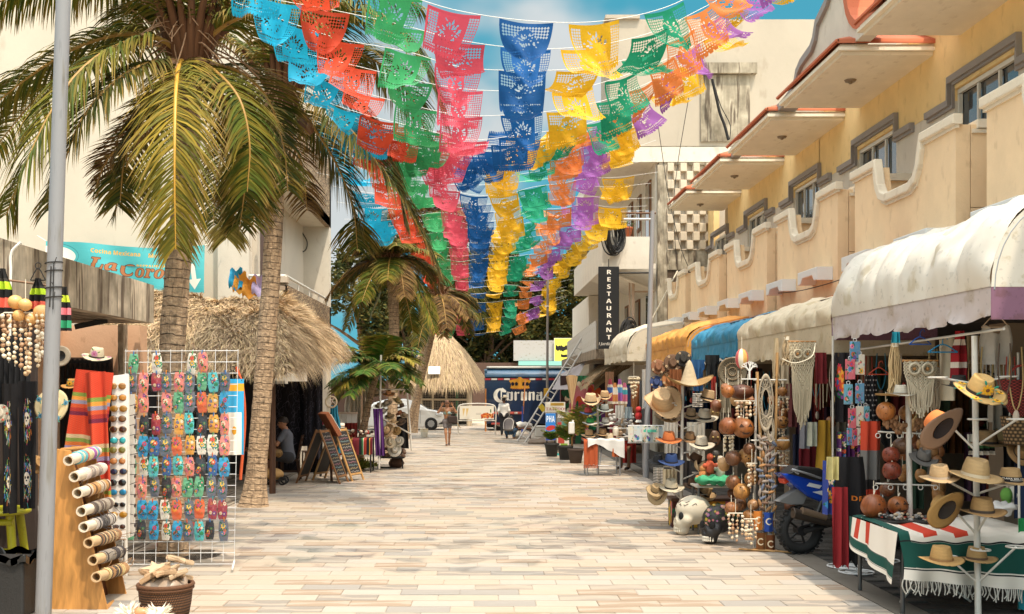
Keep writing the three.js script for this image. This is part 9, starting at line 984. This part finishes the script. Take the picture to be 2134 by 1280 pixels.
{ // motorcycle, its tail towards the street
  const d = 14.5, t = thing('motorcycle', 'blue and black motorcycle parked tail out between the stalls', 'motorcycle', at(1668, 1155, d).setY(0), 0.22), blk = mt([0.015, 0.015, 0.016], { roughness: 0.45 });
  const wheel = (x) => { const w = M('wheel', [tf(tor(0.245, 0.065, 0, 0, 0, 0, 0, 0, 40, 12), x, 0.31, 0)], MAT.tyre, t); const tr = []; for (let k = 0; k < 40; k++) { const a = k / 40 * 6.2832; tr.push(tf(new THREE.BoxGeometry(0.022, 0.03, 0.1), x + Math.cos(a) * 0.31, 0.31 + Math.sin(a) * 0.31, (k % 2 - 0.5) * 0.03, 0, 0, a)); } M('tread', tr, MAT.tyre, w); M('rim', [tf(tor(0.19, 0.016, 0, 0, 0, 0, 0, 0, 36, 8), x, 0.31, 0), tf(new THREE.CylinderGeometry(0.07, 0.07, 0.14, 18), x, 0.31, 0, Math.PI / 2), ...[0, 1, 2, 3, 4].map((k) => rod(V(x, 0.31, 0), V(x + Math.cos(k * 1.257) * 0.19, 0.31 + Math.sin(k * 1.257) * 0.19, 0), 0.016))], blk, w); return w; };
  wheel(0); wheel(1.28);
  M('tail_panel', [tf(ext([[-0.3, 1.05], [-0.16, 1.04], [0.12, 0.98], [0.46, 0.94], [0.46, 0.72], [0.3, 0.68], [0.06, 0.78], [-0.14, 0.93]], 0.2, 0.025), 0, 0, -0.1)], mt([0.008, 0.045, 0.34], { roughness: 0.22, clearcoat: 1 }), t); M('decal', [tf(ext([[0.02, 0.9], [0.2, 0.86], [0.24, 0.9], [0.06, 0.94]], 0.004), 0, 0, 0.128), tf(ext([[0.1, 0.82], [0.34, 0.74], [0.42, 0.8], [0.3, 0.84]], 0.004), 0, 0, 0.128)], mt([0.6, 0.62, 0.66]), t); M('tank', [tf(ext([[0.48, 0.95], [0.7, 1.06], [1.0, 1.04], [1.06, 0.86], [0.5, 0.72]], 0.26, 0.03), 0, 0, -0.13)], mt([0.008, 0.045, 0.34], { roughness: 0.22, clearcoat: 1 }), t);
  M('seat', [tf(ext([[-0.2, 1.07], [-0.1, 1.13], [0.2, 1.1], [0.35, 1.02], [0.55, 1.0], [0.55, 0.93], [0.1, 1.0]], 0.22, 0.03), 0, 0, -0.11)], mt([0.018, 0.016, 0.016], { roughness: 0.5 }), t); M('grab_rail', [tube([V(-0.1, 1.06, 0.14), V(-0.2, 1.12, 0.12), V(-0.05, 1.08, 0.17), V(0.2, 1.0, 0.17)], 0.016, 20, 6)], MAT.steel, t); M('tail_light', [rbox(0.08, 0.08, 0.16, 0.02, -0.24, 0.97, 0, 0, 0, 0.4)], mt([0.5, 0.05, 0.02], { roughness: 0.2 }), t); M('fender', [tf(ext([[-0.34, 0.7], [-0.05, 0.86], [0.08, 0.8], [0.0, 0.66], [-0.16, 0.66]], 0.12, 0.01), 0, 0, -0.06)], mt([0.16, 0.16, 0.16]), t);
  M('exhaust', [rod(V(-0.2, 0.56, 0.19), V(0.3, 0.42, 0.19), 0.07, 0.055, 18), rod(V(0.3, 0.42, 0.19), V(0.75, 0.25, 0.16), 0.03), tf(tor(0.066, 0.01), -0.2, 0.56, 0.19, 0, 1.4, 0)], mt([0.10, 0.08, 0.065], { metalness: 0.7, roughness: 0.4 }), t); M('heat_shield', [rod(V(-0.1, 0.585, 0.215), V(0.24, 0.49, 0.215), 0.055, 0.045, 14)], mt([0.34, 0.24, 0.16], { metalness: 0.6, roughness: 0.35 }), t);
  M('swing_arm', [rod(V(0, 0.31, 0.12), V(0.55, 0.42, 0.1), 0.035), rod(V(0, 0.31, -0.12), V(0.55, 0.42, -0.1), 0.035), rod(V(0.1, 0.36, 0.12), V(0.28, 0.76, 0.1), 0.03)], mt([0.06, 0.06, 0.06], { metalness: 0.5, roughness: 0.4 }), t); M('engine', [noisy(rbox(0.42, 0.36, 0.3, 0.06, 0.72, 0.45, 0), 0.02, 14), rod(V(0.6, 0.5, 0), V(0.8, 0.75, 0), 0.09)], blk, t); M('fork', [rod(V(1.28, 0.31, 0.1), V(1.02, 1.02, 0.1), 0.03), rod(V(1.28, 0.31, -0.1), V(1.02, 1.02, -0.1), 0.03)], MAT.steel, t); M('handlebar', [tube([V(0.92, 1.12, 0.36), V(1.0, 1.08, 0.15), V(1.0, 1.08, -0.15), V(0.92, 1.12, -0.36)], 0.016, 16, 6)], blk, t);
}
// ================================================================ street furniture at the far end
{
  const d = 50.2, b = thing('crowd_barrier', 'white crowd barrier with a shrimp poster, before the blue truck', 'barrier', null), x0 = at(955, 0, d).x, x1 = at(1032, 0, d).x, y0 = at(0, 876, d).y, y1 = at(0, 844, d).y;
  M('frame', [tube([V(x0, 0, -d), V(x0, y1 - 0.1, -d), V(x0 + 0.12, y1, -d), V(x1 - 0.12, y1, -d), V(x1, y1 - 0.1, -d), V(x1, 0, -d)], 0.03, 60, 8), rod(V(x0, y0 - 0.02, -d), V(x1, y0 - 0.02, -d), 0.025)], MAT.whitemetal, b); M('foot', [rod(V(x0, 0.03, -d - 0.3), V(x0, 0.03, -d + 0.3), 0.03), rod(V(x1, 0.03, -d - 0.3), V(x1, 0.03, -d + 0.3), 0.03)], MAT.whitemetal, b);
  M('poster', [tf(new THREE.PlaneGeometry(x1 - x0 - 0.12, y1 - y0 - 0.08), (x0 + x1) / 2, (y0 + y1) / 2, -d + 0.035)], mt([1, 1, 1], { k: 'shrimp', roughness: 0.5, map: canvasTex(256, 112, (x, w, h) => { x.fillStyle = '#e6dfd0'; x.fillRect(0, 0, w, h); x.fillStyle = '#d8b878'; for (const a of [22, 48]) { x.beginPath(); x.moveTo(a, 22); x.lineTo(a + 20, 22); x.lineTo(a + 4, 90); x.fill(); } const P = ['#b8481c', '#d9762a', '#c85a24', '#e0a050', '#8f3218']; for (let k = 0; k < 60; k++) { x.fillStyle = P[k % 5]; x.beginPath(); x.ellipse(206 + (R() - 0.5) * 84, 82 + (R() - 0.5) * 34, 10, 6, R() * 3, 0, 7); x.fill(); } x.fillStyle = '#3f6a2a'; x.fillRect(228, 30, 8, 26); x.fillStyle = '#b8b0a4'; x.fillRect(122, 60, 40, 4); x.fillRect(122, 70, 34, 4); }) }), b);
  const bu = thing('bucket', 'white plastic bucket standing on the paving near the car', 'bucket', at(884, 912, gd(912)).setY(0)); M('bucket', [lathe([[0, 0], [0.14, 0], [0.17, 0.38], [0.16, 0.38], [0.13, 0.02]])], mt([0.70, 0.66, 0.56], { roughness: 0.5 }), bu); M('rim', [tor(0.17, 0.012, 0, 0.36, 0, Math.PI / 2), tor(0.162, 0.01, 0, 0.28, 0, Math.PI / 2)], mt([0.66, 0.52, 0.26]), bu);
  const la = thing('ladder', 'long aluminium extension ladder leaning against the far shop roof', 'ladder', null), A = at(1085, 922, 42.8).setY(0), B = at(1228, 693, 44), dir = B.clone().sub(A), sd = V(0.22, 0, 0).addScaledVector(dir, -0.22 * dir.x / dir.lengthSq()).normalize().multiplyScalar(0.14), al = mt([0.55, 0.52, 0.48], { metalness: 0.3, roughness: 0.5 }); for (const s of [-1, 1]) M('rail', [rod(A.clone().addScaledVector(sd, s), B.clone().addScaledVector(sd, s), 0.04, 0.04, 6)], al, la); for (let k = 1; k < 20; k++) { const c = A.clone().lerp(B, k / 20); M('rung', [rod(c.clone().addScaledVector(sd, -1), c.clone().addScaledVector(sd, 1), 0.022)], al, la); } { const c = A.clone().lerp(B, 0.31); M('warning_label', [tf(rbox(0.3, 0.2, 0.02, 0.005), c.x, c.y, c.z + 0.06, 0, 0, -0.9)], mt([0.62, 0.46, 0.04]), la); }
  const bn = thing('work_bench', 'small trestle table with white sacks beside the crouching person', 'table', at(1092, 915, 46.5).setY(0)); M('top', [rbox(0.6, 0.04, 0.4, 0.01, 0, 0.42, 0)], mt([0.3, 0.12, 0.06]), bn); for (const [x, z] of [[-0.26, 0.16], [0.26, 0.16], [-0.26, -0.16], [0.26, -0.16]]) M('leg', [rod(V(x, 0, z), V(x, 0.42, z), 0.022)], MAT.darkwood, bn); const sk = one('white_sack', 'white sack lying on the trestle table', 'sack', [noisy(sph(0.3, 0, 0, 0, [1.3, 0.5, 0.7], 20, 12), 0.04, 8)], mt([0.66, 0.62, 0.56])); sk.position.copy(bn.position).add(V(-0.05, 0.56, 0)); const s2 = one('white_sack', 'white bucket shaped sack on the paving under the trestle table', 'sack', [noisy(sph(0.18, 0, 0.16, 0, [1, 1, 1], 16, 12), 0.03, 8)], mt([0.6, 0.57, 0.5])); s2.position.copy(bn.position).add(V(-0.32, 0, 0.15));
  const br = thing('broom', 'broom with blue lower handle standing against the truck', 'broom', at(1088, 905, 52).setY(0)); M('handle', [rod(V(0.05, 0.9, 0), V(0.16, 2.5, -0.2), 0.03)], mt([0.5, 0.2, 0.07]), br); M('lower_handle', [rod(V(0, 0, 0), V(0.03, 1.25, 0), 0.04)], mt([0.03, 0.07, 0.32]), br); const po = one('orange_pole', 'orange pole standing at the street side corner of the truck', 'pole', [rod(at(1012, 900, 53.5).setY(0), at(1012, 810, 53.5), 0.04)], mt([0.5, 0.2, 0.06]));
  const cl = thing('cooler_box', 'white cooler boxes stacked on the pavement by the far posters', 'cooler', at(1128, 897, 48).setY(0)); M('box', [rbox(0.55, 0.4, 0.4, 0.04, 0, 0.2, 0)], mt([0.66, 0.63, 0.57], { roughness: 0.5 }), cl); M('lid', [rbox(0.58, 0.08, 0.43, 0.03, 0, 0.44, 0)], mt([0.7, 0.68, 0.62], { roughness: 0.5 }), cl);
  const md = thing('rubble_heap', 'low heap of grey earth on the far pavement in shade', 'heap', at(1140, 918, 42).setY(0)); M('heap', [noisy(sph(0.45, 0, 0.05, 0, [1.6, 0.4, 0.8], 24, 12), 0.08, 5)], mt([0.2, 0.15, 0.11]), md);
}
renderer.render(scene, camera);
